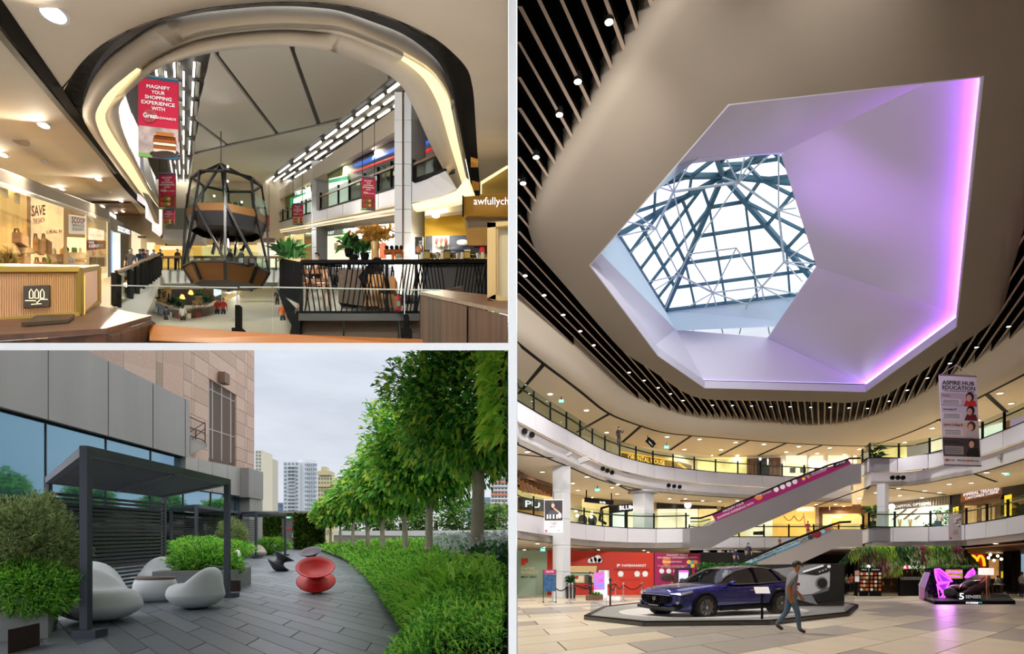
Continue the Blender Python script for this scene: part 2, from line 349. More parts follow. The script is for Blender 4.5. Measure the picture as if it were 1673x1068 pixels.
# ================================================================== dividing wall and slab
WHITE = M('white_paint', (250,250,250), .6)
ymid = 566.0
MB().box(((837.5 - CX) / F * 1.5,45.5,30),(.0195,88,80)).put('wall_partition', WHITE, label='white partition wall seen edge-on between the atrium and the two places beside it', cat='wall', kind='structure')
prism('floor_slab', [at(-160,560,1.5), at(831,560,1.5), at(831,572,1.5), at(-160,572,1.5)], V((-.6,10.5,10.5 * .339)), WHITE,
 label='white slab edge between the gallery and the terrace below it', cat='slab', kind='structure')

# ================================================================== ATRIUM (right)
REG = 'R'
R = Place(945,1.25)
PAINT = M('atrium_plaster', (124,114,101), .75, var=.03, vs=.3)
CEIL = M('walkway_plaster', (236,224,204), .8, var=.02, vs=.4)
BULK = M('bulkhead_plaster', (205,196,180), .7)
PANEL = M('fascia_panel', (214,214,220), .45, var=.02, vs=.5)
PANELB = M('fascia_joint', (120,118,122), .6)
BLACK = M('black_metal', (12,12,14), .7, spec=.15)
DARK = M('dark_void', (8,8,9), .9, spec=.05)
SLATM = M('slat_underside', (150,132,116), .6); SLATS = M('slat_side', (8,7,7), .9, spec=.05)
GLASS = glass('clear_glass', (236,245,241), .93)
BRASS = M('bronze_rail', (92,66,36), .35,.6)
LAMPW = M('lamp_warm', (255,236,196), .5, emit=14)
LAMPC = M('lamp_white', (255,250,240), .5, emit=9)
CHROME = M('chrome', (205,205,208), .15,1.0)

def resample(P, step):
 P = [V(p) for p in P]; out = [P[0]]; acc = 0.0
 for a, b in zip(P, P[1:]):
  d = (b - a).length; t = step - acc
  while t <= d: out.append(a.lerp(b, t / d)); t += step
  acc = (acc + d) % step
 if (out[-1] - P[-1]).length > step * .25: out.append(P[-1])
 return out
def plan(px, h, k=6, pl=R): return smooth_line([pl.on(x, y, h) for x, y in px], k)
def lift(P, h, pl=R): return [pl.p(p.x, p.y, h) for p in P]
def outward(P, d):                # shift a plan line sideways (away from the void = to the far side)
 out = []
 for i, p in enumerate(P):
  t = P[min(i + 1, len(P) - 1)] - P[max(i - 1,0)]; n = V((-t.y, t.x, 0)).normalized(); out.append(p + n * d)
 return out

# ---- floor: zig-zag of beige and grey stone planks, each laid as a tile of its own
FB = [M('stone_beige_%d' % i, c, .32, var=.05, vs=1.5, spec=.4) for i, c in enumerate([(210,196,170),(204,190,164),(216,204,180)])]
FG = [M('stone_grey_%d' % i, c, .32, var=.05, vs=1.5, spec=.4) for i, c in enumerate([(160,152,140),(166,158,145)])]
fl = MB().prism([R.p(.03,4,-.03), R.p(60,4,-.03), R.p(95,80,-.03), R.p(.03,80,-.03)], (0,0,-.2)).put('floor', M('floor_joint', (150,138,118), .6), label='polished stone floor of the mall atrium', cat='floor', kind='structure')
e1, e2 = V((-.04,1,0)), V((1.06,1,0)); L1, L2 = 1.5,2.4
tile_me = {}
def tile_mesh(mi, mat):
 me = bpy.data.meshes.new('tile'); a, b = e1 * (L1 - .03), e2 * (L2 - .03); sl = lambda p: V((p.x, p.y, R.s * p.y))
 c = [V((0,0,0)), b, a + b, a]; c = [sl(p) for p in c]; me.from_pydata([tuple(p) for p in c] + [tuple(p - V((0,0,.03))) for p in c], [], [(0,1,2,3),(0,4,5,1),(1,5,6,2),(2,6,7,3),(3,7,4,0)]); me.materials.append(mat); return me
fm = [tile_mesh(i, m) for i, m in enumerate(FB + FG)]
cells = []
for i in range(-16,90):
 for j in range(-40,60):
  off = .5 * L2 * (i % 2)
  p = e1 * (i * L1) + e2 * (j * L2 + off) + V((0,2,0)); q = p + e2 * L2 * .5 + e1 * L1 * .5
  if q.y < 8.6 or q.y > 50 or q.x < -3 or q.x > q.y * .9: continue
  cells.append((q.y, p, i, j))
cells.sort(key=lambda c: c[0]); rest = MB()
def clip_tile(mb, P, pl=R, s=1, th=.03):       # tiles that run under the partition end at it
 out = []; f = lambda q: s * q.x - .009 * q.y
 for u, v in zip(P, P[1:] + P[:1]):
  if f(u) >= 0: out.append(u)
  if f(u) * f(v) < 0: out.append(u.lerp(v, f(u) / (f(u) - f(v))))
 if len(out) > 2: mb.prism([pl.p(q.x, q.y, 0) for q in out], (0,0,-th))
for n, (yy, p, i, j) in enumerate(cells):
 g = math.sin(i * 1.05 + j * 1.9) + math.sin(i * .55 - j * 1.4 + 1) + .7 * math.sin(i * 2.3 + j * .6) > .35
 k = (3 + (i + j) % 2) if g else (i * 2 + j) % 3
 if n < 290 and p.x > .5:
  o = bpy.data.objects.new('tile', fm[k]); COL.objects.link(o); o.parent = fl; o.location = R.p(p.x, p.y, 0)
 else: a, b = e1 * (L1 - .03), e2 * (L2 - .03); rest.cur = k; clip_tile(rest, [p, p + b, p + a + b, p + a])
rest.put('tile_field', FB + FG, fl, kind='stuff')

# ---- floor slabs of the two upper levels, with fascia panels and glass balustrades
def level(name, px, h0, h1, h2, back, label, step=2.4, rail=True, close=None):
 P = plan(px, h0); lab = label
 root = thing(name, lab, 'fascia', lift(P, h1)[len(P) // 2], kind='structure')
 Q = outward(P, .25); n = len(P)
 mb = MB(); mb.strip(lift(Q, h0), lift(Q, h1),(0,.05,0)); mb.put('lower_band', M('lower_band', (206,204,206), .55), root, smooth=False)
 poly = lift(P, h2) + [R.p(b[0], b[1], h2) for b in back]
 # slab: soffit and top
 low = [R.p(q.x, q.y, h0) for q in Q] + [R.p(b[0], b[1], h0) for b in back]
 MB().prism(low, (0,0,.3)).put('soffit', CEIL, root)
 MB().strip(lift(Q, h0 + .02), lift(outward(P, .45), h0 - .03),(0,.04,0)).put('shadow_gap', BLACK, root)
 RS = resample(P, step)
 for a, b in zip(RS, RS[1:]):
  d = (b - a); d.z = 0; g = d.normalized() * .02; nn = V((-d.y, d.x, 0)).normalized()
  A, B = R.p(*(a + g).xy, h1), R.p(*(b - g).xy, h1)
  MB().prism([A, B, R.p(*(b - g).xy, h2), R.p(*(a + g).xy, h2)], nn * .12).put('panel', PANEL, root)
 MB().strip(lift(outward(P, .08), h1 + .03), lift(outward(P, .08), h2),(0,.03,0)).put('backing', PANELB, root)
 MB().strip(lift(outward(P, -.02), h2), lift(outward(P, .25), h2),(0,0,.07)).put('coping', BLACK, root)
 if rail:
  bl = thing('glass_balustrade', 'glass balustrade with black posts along ' + label.split(' of ')[-1], 'balustrade', lift(P, h2)[len(P) // 2])
  I = outward(P, .12); RI = resample(I, step)
  for a, b in zip(RI, RI[1:]):
   MB().prism([R.p(a.x, a.y, h2 + .07), R.p(b.x, b.y, h2 + .07), R.p(b.x, b.y, h2 + 1.25), R.p(a.x, a.y, h2 + 1.25)], (0,.03,0)).put('pane', GLASS, bl)
  for a in RI:
   MB().box(R.p(a.x, a.y + .06, h2 + .6),(.11,.11,1.2)).put('post', BLACK, bl)
  mb = MB(); H = lift(outward(P, .3), h2 + 1.0)
  mb.tube(H, .055,6); mb.put('handrail', BRASS, bl)
 return P
BK = [(95,80),(.1,80)]
L2E = level('trim_1', [(845,878),(918,887),(989,893),(1060,895),(1127,894.5)], 3.6,4.0,5.07, [(R.X(1127,60), 60),(R.X(1100,80), 80),(.1,80)], 'white panelled edge of the second level beside the beauty poster')
L2C = level('trim_2', [(1127,903.3),(1200,903.3),(1300,903.3),(1409,903.3)], 3.6,4.1,5.07, [(R.X(1409,80), 80),(R.X(1127,80), 80)], 'white panelled edge of the second level behind the escalators', step=2.3)
L2R = level('trim_3', [(1408,896.6),(1424,893.5),(1462,893.5),(1518,893),(1567,891.5),(1608,888),(1673,881),(1730,872)], 3.6,4.0,5.07, [(75,80),(R.X(1409,80), 80)], 'white panelled edge of the second level over the planted kiosk')
L3L = level('trim_4', [(845,719),(905,747),(934,759),(993,784),(1054,798),(1100,804),(1175,810),(1224,812.5),(1300,816),(1395,819)], 8.5,9.52,10.55, [(R.X(1395,80), 80),(.1,80)], 'white panelled edge of the third level behind the tall escalator')
L3R = level('trim_5', [(1407,799),(1422,791.5),(1484,791.5),(1543,781),(1592,771),(1673,746),(1730,724)], 8.5,9.52,10.55, [(75,80),(R.X(1400,80), 80)], 'white panelled edge of the third level beside the tall education banner')

# ---- top-level walkway ceiling, curved bulkhead, dark slatted zone
LINE = [(845,557),(889,592),(925,619),(952,640),(997,675),(1048,695),(1086,706),(1130,711),(1169,714),(1269,722),(1362,727),(1400,728),(1415,728),(1459,716),(1533,685),(1594,651),(1673,610),(1740,570)]
BTOP = [(845,483),(887,517),(945,566),(1011,628),(1044,648),(1065,656),(1097,668),(1143,677),(1185,680),(1225,684),(1282,689),(1322,692),(1359,691),(1388,687),(1418,680),(1439,672),(1463,663),(1488,650),(1505,640),(1577,596),(1602,580),(1630,561),(1659,541),(1720,500)]
PL_ = resample(plan(LINE, 13.7,4), 1.0); PT = resample(plan(BTOP, 14.9,4), .5)
def by_x(P, n):                       # the same number of points on both curves, spread by length
 L = [0]
 for a, b in zip(P, P[1:]): L.append(L[-1] + (b - a).length)
 out = []
 for i in range(n):
  t = L[-1] * i / (n - 1); j = max(k for k in range(len(L)) if L[k] <= t + 1e-9); j = min(j, len(P) - 2); out.append(P[j].lerp(P[j + 1], (t - L[j]) / max(L[j + 1] - L[j], 1e-6)))
 return out
A, B = by_x(PL_, 70), by_x(PT, 70); mb = MB(); rows = []
for t in [0,.2,.4,.6,.75,.88,.97,1.0]:
 rows.append([V((a.x + (b.x - a.x) * t, a.y + (b.y - a.y) * t, 0)) for a, b in zip(A, B)])
 hh = 13.7 + 1.2 * (t ** 3.0); rows[-1] = [R.p(p.x, p.y, hh) for p in rows[-1]]
rows.append([R.p(b.x, b.y, 16.9) for b in B]); n = 70
mb.add([p for r in rows for p in r], [(i * n + j, i * n + j + 1,(i + 1) * n + j + 1,(i + 1) * n + j) for i in range(len(rows) - 1) for j in range(n - 1)])
mb.put('ceiling_bulkhead', BULK, smooth=True, label='smooth curved plaster bulkhead around the slatted ceiling', cat='bulkhead', kind='structure')
c4 = thing('ceiling', 'warm plaster ceiling over the third-level walkway', 'ceiling', R.p(20,60,13.7), kind='structure')
MB().prism([R.p(a.x, a.y, 13.7) for a in PL_] + [R.p(95,80,13.7), R.p(.05,80,13.7)], (0,0,.3)).put('ceiling_board', CEIL, c4)
MB().strip([R.p(a.x, a.y, 13.68) for a in PL_], [R.p(a.x, a.y, 13.68) for a in outward(PL_, .22)], (0,0,.02)).put('groove', BLACK, c4)
for a, b in [((889,594),(846,643)),((997,675),(942,706)),((1048,695),(1017,722)),((1129,712),(1078,746)),((1224,719),(1167,748)),((1286,723),(1239,744)),((1343,727),(1302,743)),((1612,644),(1644,673)),((1533,685),(1560,695))]:
 MB().bar(R.on(*a, 13.69), R.on(*b, 13.69), .28,.03).put('groove', BLACK, c4)
for a, b in [((992,784),(1041,807)),((1453,797),(1545,808)),((1592,774),(1628,787)),((845,742),(903,748)),((1310,835),(1420,795))]:
 MB().bar(R.on(*a, 8.49), R.on(*b, 8.49), .18,.03).put('groove', BLACK, c4)

OUT = [(1079,0),(1031,76),(986,143),(961,188),(929,242),(900,287),(875,337),(862,368),(861,385),(866,408),(881,432),(935,495),(977,543),(1018,585),(1063,613),(1111,644),(1142,655),(1180,658),(1260,659),(1330,660),(1393,661),(1441,652),(1473,636),(1537,594),(1584,562),(1623,537),(1642,511),(1654,467),(1673,403),(1700,310),(1745,150),(1800,-60),(1830,-330),(1700,-520),(1400,-520),(1230,-330),(1120,-70)]
HP = 14.4
outl = [R.on(x, y, HP) for x, y in OUT]; outl = smooth_line(outl + [outl[0]], 4)[:-1]
PENT = [(1190,170),(1608,124),(1563.5,534),(1414.5,640.5),(1150.5,634),(1074,581.5),(962.6,433.5)]
pent = [R.on(x, y, HP) for x, y in PENT]; cen = sum(pent, V()) / len(pent)
def toward(P, d): return [p + (V((cen.x - p.x, cen.y - p.y, 0)).normalized()) * d for p in P]
import bmesh
from mathutils.geometry import delaunay_2d_cdt
def ring_mesh(outer, inner, z):
 pts = [p.xy for p in outer] + [p.xy for p in inner]; no, ni = len(outer), len(inner)
 ed = [(i, (i + 1) % no) for i in range(no)] + [(no + i, no + (i + 1) % ni) for i in range(ni)]
 vs, _, fs, _, _, _ = delaunay_2d_cdt(pts, ed, [], 0,1e-5)
 def inside(q, poly):
  r = False; j = len(poly) - 1
  for i in range(len(poly)):
   a, b = poly[i], poly[j]
   if (a.y > q.y) != (b.y > q.y) and q.x < (b.x - a.x) * (q.y - a.y) / (b.y - a.y) + a.x: r = not r
   j = i
  return r
 O = [p.xy for p in outer]; I = [p.xy for p in inner]; keep = []
 for f in fs:
  c = sum((vs[i] for i in f), V((0,0))) / len(f)
  if inside(c, O) and not inside(c, I): keep.append(f)
 return [R.p(v.x, v.y, z) for v in vs], keep
def inside2(q, poly):
 r = False; j = len(poly) - 1
 for i in range(len(poly)):
  a, b = poly[i], poly[j]
  if (a.y > q[1]) != (b.y > q[1]) and q[0] < (b.x - a.x) * (q[1] - a.y) / (b.y - a.y) + a.x: r = not r
  j = i
 return r
ring1 = toward(outl, .9); mb = MB(); mb.add(*ring_mesh(ring1, pent, HP)); n = len(outl)
prev = [R.p(p.x, p.y, HP) for p in ring1]
for d, dz in [(.6,.03),(.35,.12),(.12,.3),(0,.6),(.06,.95)]:
 cur = [R.p(p.x, p.y, HP + dz) for p in toward(outl, d)]
 mb.add(prev + cur, [(i, (i + 1) % n, n + (i + 1) % n, n + i) for i in range(n)]); prev = cur
mb.put('ceiling_plate', PAINT, smooth=True, label='large rounded plaster ceiling plate around the faceted skylight', cat='ceiling', kind='structure')
inset = toward(outl, .9)
MB().add(*ring_mesh([V((.04,5,0)), V((80,5,0)), V((95,80,0)), V((.04,80,0))], inset, 17.0)).put('ceiling_void', DARK, label='black service void above the ceiling slats', cat='ceiling', kind='structure')
MB().strip([R.p(p.x, p.y, HP + .9) for p in toward(outl, .3) + [toward(outl, .3)[0]]], [R.p(p.x, p.y, 17.0) for p in inset + [inset[0]]], (0,0,.01)).put('ceiling_upstand', DARK, label='dark upstand above the rim of the rounded ceiling plate', cat='ceiling', kind='structure')
slats = thing('ceiling_slats', 'parallel timber slats hung around the rounded ceiling plate', 'slats', R.p(10,50,14.9), kind='structure')
cut = toward(outl, .5); ET = [p for p in PT]
outer_poly = ET + [R.p(80,5,0), R.p(.05,5,0)]
dS = .5085; k = 0
x0 = -16.0
while x0 < 14:
 seg = None; y = 7.0
 while y < 62:
  q = (x0 + dS * y, y); ok = q[0] > .06 and q[0] < y * .93 and inside2(q, outer_poly) and not inside2(q, cut)
  if ok and seg is None: seg = y
  if (not ok) and seg is not None:
   if y - seg > .5:
    e = y + (.35 if not inside2(q, cut) and q[0] > .06 else 0)
    a, b = R.p(x0 + dS * seg, seg, 0), R.p(x0 + dS * e, e, 0); w = V((.055,0,0)); mb = MB()
    pts = [a - w, a + w, b + w, b - w]; lo = [p + V((0,0,14.75)) for p in pts]; hi = [p + V((0,0,15.25)) for p in pts]
    mb.add(lo + hi, [(0,3,2,1)]); mb.cur = 1; mb.add(lo + hi, [(4,5,6,7),(0,1,5,4),(1,2,6,5),(2,3,7,6),(3,0,4,7)])
    mb.put('slat', [SLATM, SLATS], slats)
   seg = None
  y += .12
 x0 += .52
# ---- shell
WALLB = M('backing_wall', (196,180,150), .8)
MB().box(R.p(47.6,80,6),(95,.2,30)).put('wall_back', WALLB, label='plain wall at the far end of the atrium', cat='wall', kind='structure')
prism('wall_right', [R.p(R.X(1735,5), 5,-.1), R.p(R.X(1735,80), 80,-.1), R.p(R.X(1735,80), 80,17.5), R.p(R.X(1735,5), 5,17.5)], (.2,0,0), WALLB, label='plain wall closing the atrium', cat='wall', kind='structure')

# ---- skylight shaft and glazing
HU, HS, HA = 18.3,19.9,24.0
SH1 = M('shaft_white', (190,190,204), .55)
lipT = [R.p(p.x, p.y, HP + .5) for p in pent]; sk = thing('skylight', 'faceted funnel skylight with steel and glass roof', 'skylight', R.p(cen.x, cen.y, HP), kind='structure')
for i in range(7):
 a, b = pent[i], pent[(i + 1) % 7]; nn = V((b.y - a.y, a.x - b.x, 0)).normalized() * -.05
 MB().prism([R.p(a.x, a.y, HP), R.p(b.x, b.y, HP), R.p(b.x, b.y, HP + .5), R.p(a.x, a.y, HP + .5)], nn).put('rim_board', SH1, sk)
def sh(p): q = toward([p], -.22)[0]; return R.p(q.x, q.y, HP + .62)
A_, B_, C_, D_, E_, F_, G_ = [sh(p) for p in pent]
def on_face(x, y, a, b, c): return plane_hit(x, y, a, (b - a).cross(c - a).normalized())
ub = R.on(1334,436, HU); ua = on_face(1275,250, B_, C_, ub); X_ = on_face(1516,134, B_, C_, ub); uc = on_face(1254,553, C_, D_, ub); p1_ = on_face(1104,540, D_, E_, uc); p0_ = on_face(979,414, F_, G_, p1_); u6 = on_face(1106,270, A_, X_, ua); uA = V((p0_.x - .3, u6.y, u6.z))
def facet(name, mat, *pts, off=(0,0,.08)):              # fan of triangles with thickness
 mb = MB()
 for k in range(1, len(pts) - 1): mb.prism([pts[0], pts[k], pts[k + 1]], off)
 mb.put(name, mat, sk)
for pts in ([ua, u6, A_, X_], [ub, ua, X_, B_, C_], [uc, ub, C_, D_], [p1_, uc, D_, E_], [p1_, E_, F_], [p1_, F_, G_, p0_], [p0_, G_, A_, u6, uA]): facet('facet', SH1, *pts)
CY = M('shaft_upper_wall', (205,232,240), .6)
HS = p1_.z - R.p(0, p1_.y, 0).z + 1.6
sil = [R.on(x, y, HS) for x, y in [(1010,384),(1087,507),(1345,476)]]
s4 = R.p(sil[2].x + .5,30.5, HS); s5 = R.p(14.5,24.0, HS); s6 = R.p(7.5,24.5, HS); s7 = R.p(4.9,29.0, HS)
sill = sil + [s4, s5, s6, s7]; lo_ = lambda p: V((p.x, p.y, p.z - 2.2)); lowr = [p0_, p1_, lo_(sil[2]), lo_(s4), lo_(s5), lo_(s6), lo_(s7)]
for i in range(7):
 a, b, c, d = lowr[i], lowr[(i + 1) % 7], sill[(i + 1) % 7], sill[i]; facet('upper_wall', CY, d, a, b, c, off=(0,.06,.02))
HA = HS + 4.2
apex = R.on(1181,287, HA)
STEEL = M('roof_steel_dark', (70,116,136), .5,.2); STEELW = M('roof_steel_light', (196,214,220), .45)
PANE = glass('roof_glass', (255,255,255), .99, refl=.1)
for i in range(7):
 a, b = sill[i], sill[(i + 1) % 7]
 MB().prism([a, b, apex], (0,0,.04)).put('pane', PANE, sk)
 MB().bar(a, apex, .26,.26).put('hip_rafter', STEEL, sk); MB().bar(a, b, .2,.2).put('eaves_beam', STEEL, sk)
 nb = 5 if (b - a).length > 6 else 3
 for k in range(1, nb):                                   # purlins parallel to the eaves
  t = k / nb; MB().bar(a.lerp(apex, t), b.lerp(apex, t), .14,.18).put('purlin', STEEL, sk)
 m = 5 if (b - a).length > 6 else 3
 for k in range(1, m):                                    # glazing bars running up to the hips
  f = k / m; s0 = a.lerp(b, f); top = 1 - abs(2 * f - 1); u = (apex - a.lerp(b, .5)); MB().bar(s0, s0 + u * min(.98, top), .12,.16).put('glazing_bar', STEEL, sk)
def low_roof(x, y, dz=1.0):                                  # a node hung a little under the glazing
 best = None
 for i in range(7):
  a, b = sill[i], sill[(i + 1) % 7]; nn = (b - a).cross(apex - a).normalized(); 
  if nn.z < 0: nn = -nn
  q = plane_hit(x, y, a - V((0,0, dz)), nn)
  if q.y > 5 and (best is None or q.y < best.y) and q.z > R.p(0, q.y, HS - dz - .3).z: best = q
 return best or R.on(x, y, HS)
ND = [(1100.5,313),(1071.4,373),(1124.8,415),(1109,449),(1165,478),(1220.5,497),(1244.5,468.5),(1281,428),(1272,343),(1206.6,298),(1203,405)]
nd = [low_roof(x, y) for x, y in ND]
for i, j in [(0,1),(0,9),(1,3),(3,4),(4,5),(5,6),(4,6),(6,7),(7,8),(8,9),(2,10),(2,4),(10,4),(10,6),(2,3),(0,2),(9,2)]:
 MB().tube([nd[i], nd[j]], .07 if (i, j) in [(0,1),(0,9),(8,9),(6,7),(3,4),(7,8)] else .045,6).put('strut', STEELW, sk)
for i, ends in {1: [(1022,420),(1010,386),(1025,362),(1038,349)], 0: [(1074,305),(1084,290),(1103,272),(1125,270)], 3: [(1054,462),(1043,490),(1085,508)], 4: [(1132,541),(1181,544),(1126,500)], 5: [(1208,545)], 6: [(1257,545),(1290,492),(1311,482)], 7: [(1330,430),(1311,460),(1322,395),(1328,440)], 8: [(1316,313),(1300,340),(1272,252),(1312,356)], 9: [(1188,262),(1216,259),(1254,256),(1230,258),(1181,290)]}.items():
 for e in ends:
  q = R.on(*e, HS - .4); MB().tube([nd[i], q], .04,5).put('strut', STEELW, sk)
# coloured light strips in the slot behind the rim
def led(a, b, col, power, k):
 a, b = R.p(a.x, a.y, HP + .47), R.p(b.x, b.y, HP + .47); a, b = toward([a, b], -.14); MB().bar(a, b, .1,.06).put('light_strip', M('led_%s' % k, col, .5, emit=power), sk)
led(pent[1], pent[2], (186,74,255), 150, 'violet'); led(pent[2], pent[3], (196,96,255), 60, 'violet2'); led(pent[3], pent[4], (206,180,255), 7, 'lavender'); led(pent[4], pent[5], (220,200,255), 6, 'pale'); led(pent[5], pent[6], (215,215,255), 8, 'pale2'); led(pent[0], pent[1], (196,130,255), 36, 'violet3')

def wash(px, h, tgt, col, pw, ang): q = R.on(*px, h); spot(q, pw, col, .1, ang, None, blend=1.0, rad=.3, target=tgt)
mid = lambda *p: sum(p, V()) / len(p)
wash((990,428), HP + .7, B_.lerp(C_, .62),(.6,.22,1), 2600,50); wash((1085,575), HP + .7, B_.lerp(C_, .25),(.6,.22,1), 2600,50); wash((1210,200), HP + .7, mid(C_, D_, ub, C_),(.62,.24,1), 4200,50); wash((1300,170), HP + .7, mid(D_, E_, uc, p1_),(.72,.62,1), 1500,60); wash((1540,500), HP + .7, mid(F_, G_, p0_, p1_),(.7,.85,1), 1500,60); wash((1400,630), HP + .7, mid(A_, A_, X_, u6),(.7,.8,1), 1800,70)
for x, y in ((3,9),(6,8.5),(9,9),(12,12),(15,15),(2.5,12)): spot(R.p(x, y, 13.2), 9000,(1,.96,.92), .1,70, None, blend=.8, target=R.p(x * 2.4,47,4.5), rad=.15)  # unseen fill spots, added out of frame to brighten the fascias and banner
# ---- downlights of the atrium
WARM = (1.0,.88,.7)
dl0 = None
def downlight(p, label, grp, r=.16, power=0, mat=None, ang=150):
 global dl0
 t = thing('downlight', label, 'downlight', p, grp)
 MB().lathe([(r * 1.35,0),(r * 1.35,-.03),(r, -.04),(r, 0)], p, 14).put('rim', WHITE, t)
 MB().lathe([(r, -.025),(r * .7,-.05),(.01,-.055)], p, 14).put('lens', mat or LAMPW, t)
 if power: spot(p - V((0,0,.12)), power, WARM, .1, ang, t)
 return t
D4 = [(899,643),(958,669.6),(991,706),(1090,713),(1050,735.5),(1118,733.5),(1100.5,745),(1143,717),(1202,722),(1248,725),(1305,728.7),(1355.6,731),(1178,734),(1162,743),(1205,743),(1284.5,737.7),(1335,740),(1380,742),(1634,641.7),(1652,658.4),(1523,699),(1478,722),(1404,733),(1596.7,685.8)]
D3 = [(861.6,737),(886,770),(959,778),(936,788.6),(1009.5,790.8),(1000,795.5),(944,800),(1008,806),(967,811.6),(1013,819),(1094,813.7),(1119.6,814),(1148,817),(1176,818),(1205,817),(1333.6,823),(1365,823),(1378.6,826),(1468,797),(1510.5,801),(1535,804),(1551,790),(1586.7,788),(1612,771),(1641,772),(1431,804),(1404,813.4),(1470,808.7),(1506.4,812.5)]
D2 = [(878.4,887),(888,892.8),(856.7,897),(978,897),(1052,898),(1059,901),(1626.7,887),(1642.5,890),(1571,895)]
for p in D4: downlight(R.on(*p, 13.69), 'round warm downlight in the third-level walkway ceiling', 'third-level downlights', .17,420)
for p in D3: downlight(R.on(*p, 8.49), 'round warm downlight in the second-level walkway ceiling', 'second-level downlights', .15,260)
for p in D2: downlight(R.on(*p, 3.58), 'round warm downlight in the ground-level walkway ceiling', 'ground-level downlights', .14,130)
SP = [(995,35.6),(944,133),(914,187),(876,256.6),(854.7,299),(858,450),(889,482),(920,514),(948,540.6),(970,563.6),(1028,608),(1052.5,621),(1075.5,633),(1095.6,643),(1116,654),(1164,661.7),(1196.6,662),(1228,662.7),(1260,663.6),(1291,664),(1324.5,665),(1356,665),(1387,666),(1417.5,666.8),(1452.6,655),(1482.5,637),(1515,617),(1552,593),(1595.6,567),(1648,533)]
for i, p in enumerate(SP):
 q = R.on(*p, 14.68); t = thing('ceiling_spotlight', 'small black spotlight hung between the ceiling slats', 'spotlight', q, 'spotlights between the slats')
 MB().lathe([(.1,.32),(.12,.28),(.12,0),(.1,-.01)], q, 12).put('housing', BLACK, t)
 MB().lathe([(.1,-.012),(.06,-.02),(.005,-.022)], q, 12).put('lens', LAMPC if i > 4 else LAMPW, t)
 MB().tube([q + V((0,0,.3)), q + V((0,0,2.2))], .015,5).put('hanger', BLACK, t)
 if i % 2 == 0 or i < 5: spot(q - V((0,0,.1)), 1700,(1,.95,.88), .1,110, t, blend=.9, target=q + V((0,.1,-14)))

# ---- wall line behind the upper walkways
WY = [(800,45),(845,47),(1000,56),(1190,62),(1400,62),(1500,56),(1673,47),(1740,44)]
def Yw(x):
 for (a, b),(c, d) in zip(WY, WY[1:]):
  if a <= x <= c: return b + (d - b) * (x - a) / (c - a)
 return 46
def wq(name, x0, t0, b0, x1, t1, b1, mat, parent=None, dy=0.0, th=.12, **k):
 """a board on the shop line: top and bottom rows at its left and right end"""
 y0, y1 = Yw(x0) + dy, Yw(x1) + dy
 return prism(name, [at(x0, b0, y0), at(x1, b1, y1), at(x1, t1, y1), at(x0, t0, y0)], (0, th, 0), mat, parent, **k)
def wt(text, x0, t0, b0, x1, b1, mat, parent=None, dy=-.1, **k):
 return lettering(text, at(x0, b0, Yw(x0) + dy), at(x1, b1, Yw(x1) + dy), at(x0, t0, Yw(x0) + dy), mat, parent, **k)
CREAM = M('shop_cream', (236,222,190), .7); SHOPY = M('shop_lit_yellow', (240,218,150), .6, emit=.75, var=.2, vs=.6); SHOPC = M('shop_lit_cream', (250,238,206), .6, emit=.8, var=.16, vs=.5)
SHOPO = M('shop_lit_orange', (250,192,96), .6, emit=.75, var=.12, vs=.4); SHOPW = M('shop_lit_white', (240,250,240), .6, emit=.85, var=.12, vs=.5); WOODB = M('wood_brown', (92,60,34), .5, var=.2, vs=2); WOODO = M('wood_orange', (150,96,46), .5, var=.2, vs=2)
SIGNW = M('sign_lit_white', (246,248,255), .5, emit=1.3); SIGNG = M('sign_lit_gold', (255,206,96), .5, emit=1.8); NAVY = M('navy_panel', (22,26,40), .35); MAGENTA = M('magenta_print', (150,20,96), .5); PRINTW = M('print_white', (240,240,240), .6); PRINTK = M('print_black', (24,24,26), .6)
# back-wall panels closing the two upper levels
for nm, h0, h1, lb in (('wall_upper', 8.8,13.8, 'plain plaster wall behind the third-level shops'),('wall_middle', 5.0,8.6, 'plain plaster wall behind the second-level shops')):
 P = [R.p(R.X(x, y + .4), y + .4,0) for x, y in WY[1:]]; MB().strip([p + V((0,0, h0)) for p in P], [p + V((0,0, h1)) for p in P], (0,.2,0)).put(nm, CREAM, label=lb, cat='wall', kind='structure')
for nm, h, lb in (('floor_upper', 8.82, 'tiled floor of the third-level walkway'),('floor_middle', 3.92, 'tiled floor of the second-level walkway')): pass
def shop(label, name='shop', loc=None): return thing(name, label, 'shop', loc or (0,0,0))
# third level
s = shop('gold-lit restaurant front on the third level with a glowing sign band', loc=at(1060,765,57))
wq('sign_band', 1016,738,752,1104,753,763, M('sign_umber', (120,84,30), .5, emit=.3), s); wq('frame', 1014,737,739,1106,752,754, M('sign_frame', (255,190,60), .4, emit=1.0), s); wt('ORIENTAL HOUSE', 1026,741.5,749.5,1086,760, SIGNG, s, -.2); wq('lower_wall', 1016,752,772,1104,763,775, WOODB, s); wq('side_board', 1106,752,775,1130,760,778, M('wood_grey', (120,100,84), .6), s)
MB().bar(at(1108,757,57.8), at(1124,768,58), .25,.1).put('light_strip', M('sign_frame', (0,0,0)), s)
s = shop('yellow glazed shop on the third level beside the striped wall', loc=at(1180,768,61)); wq('window', 1140,748,775,1220,746,777, SHOPY, s); wq('mullion', 1168,747,776,1169,747,776, BLACK, s, -.1); wq('mullion', 1195,747,776,1196,747,776, BLACK, s, -.1); wq('figure_display', 1200,757,776,1212,757,776, M('mauve', (120,100,130)), s, -.15)
s = shop('brown striped wall with a dark restroom door on the third level', 'restroom_entrance', loc=at(1248,768,62))
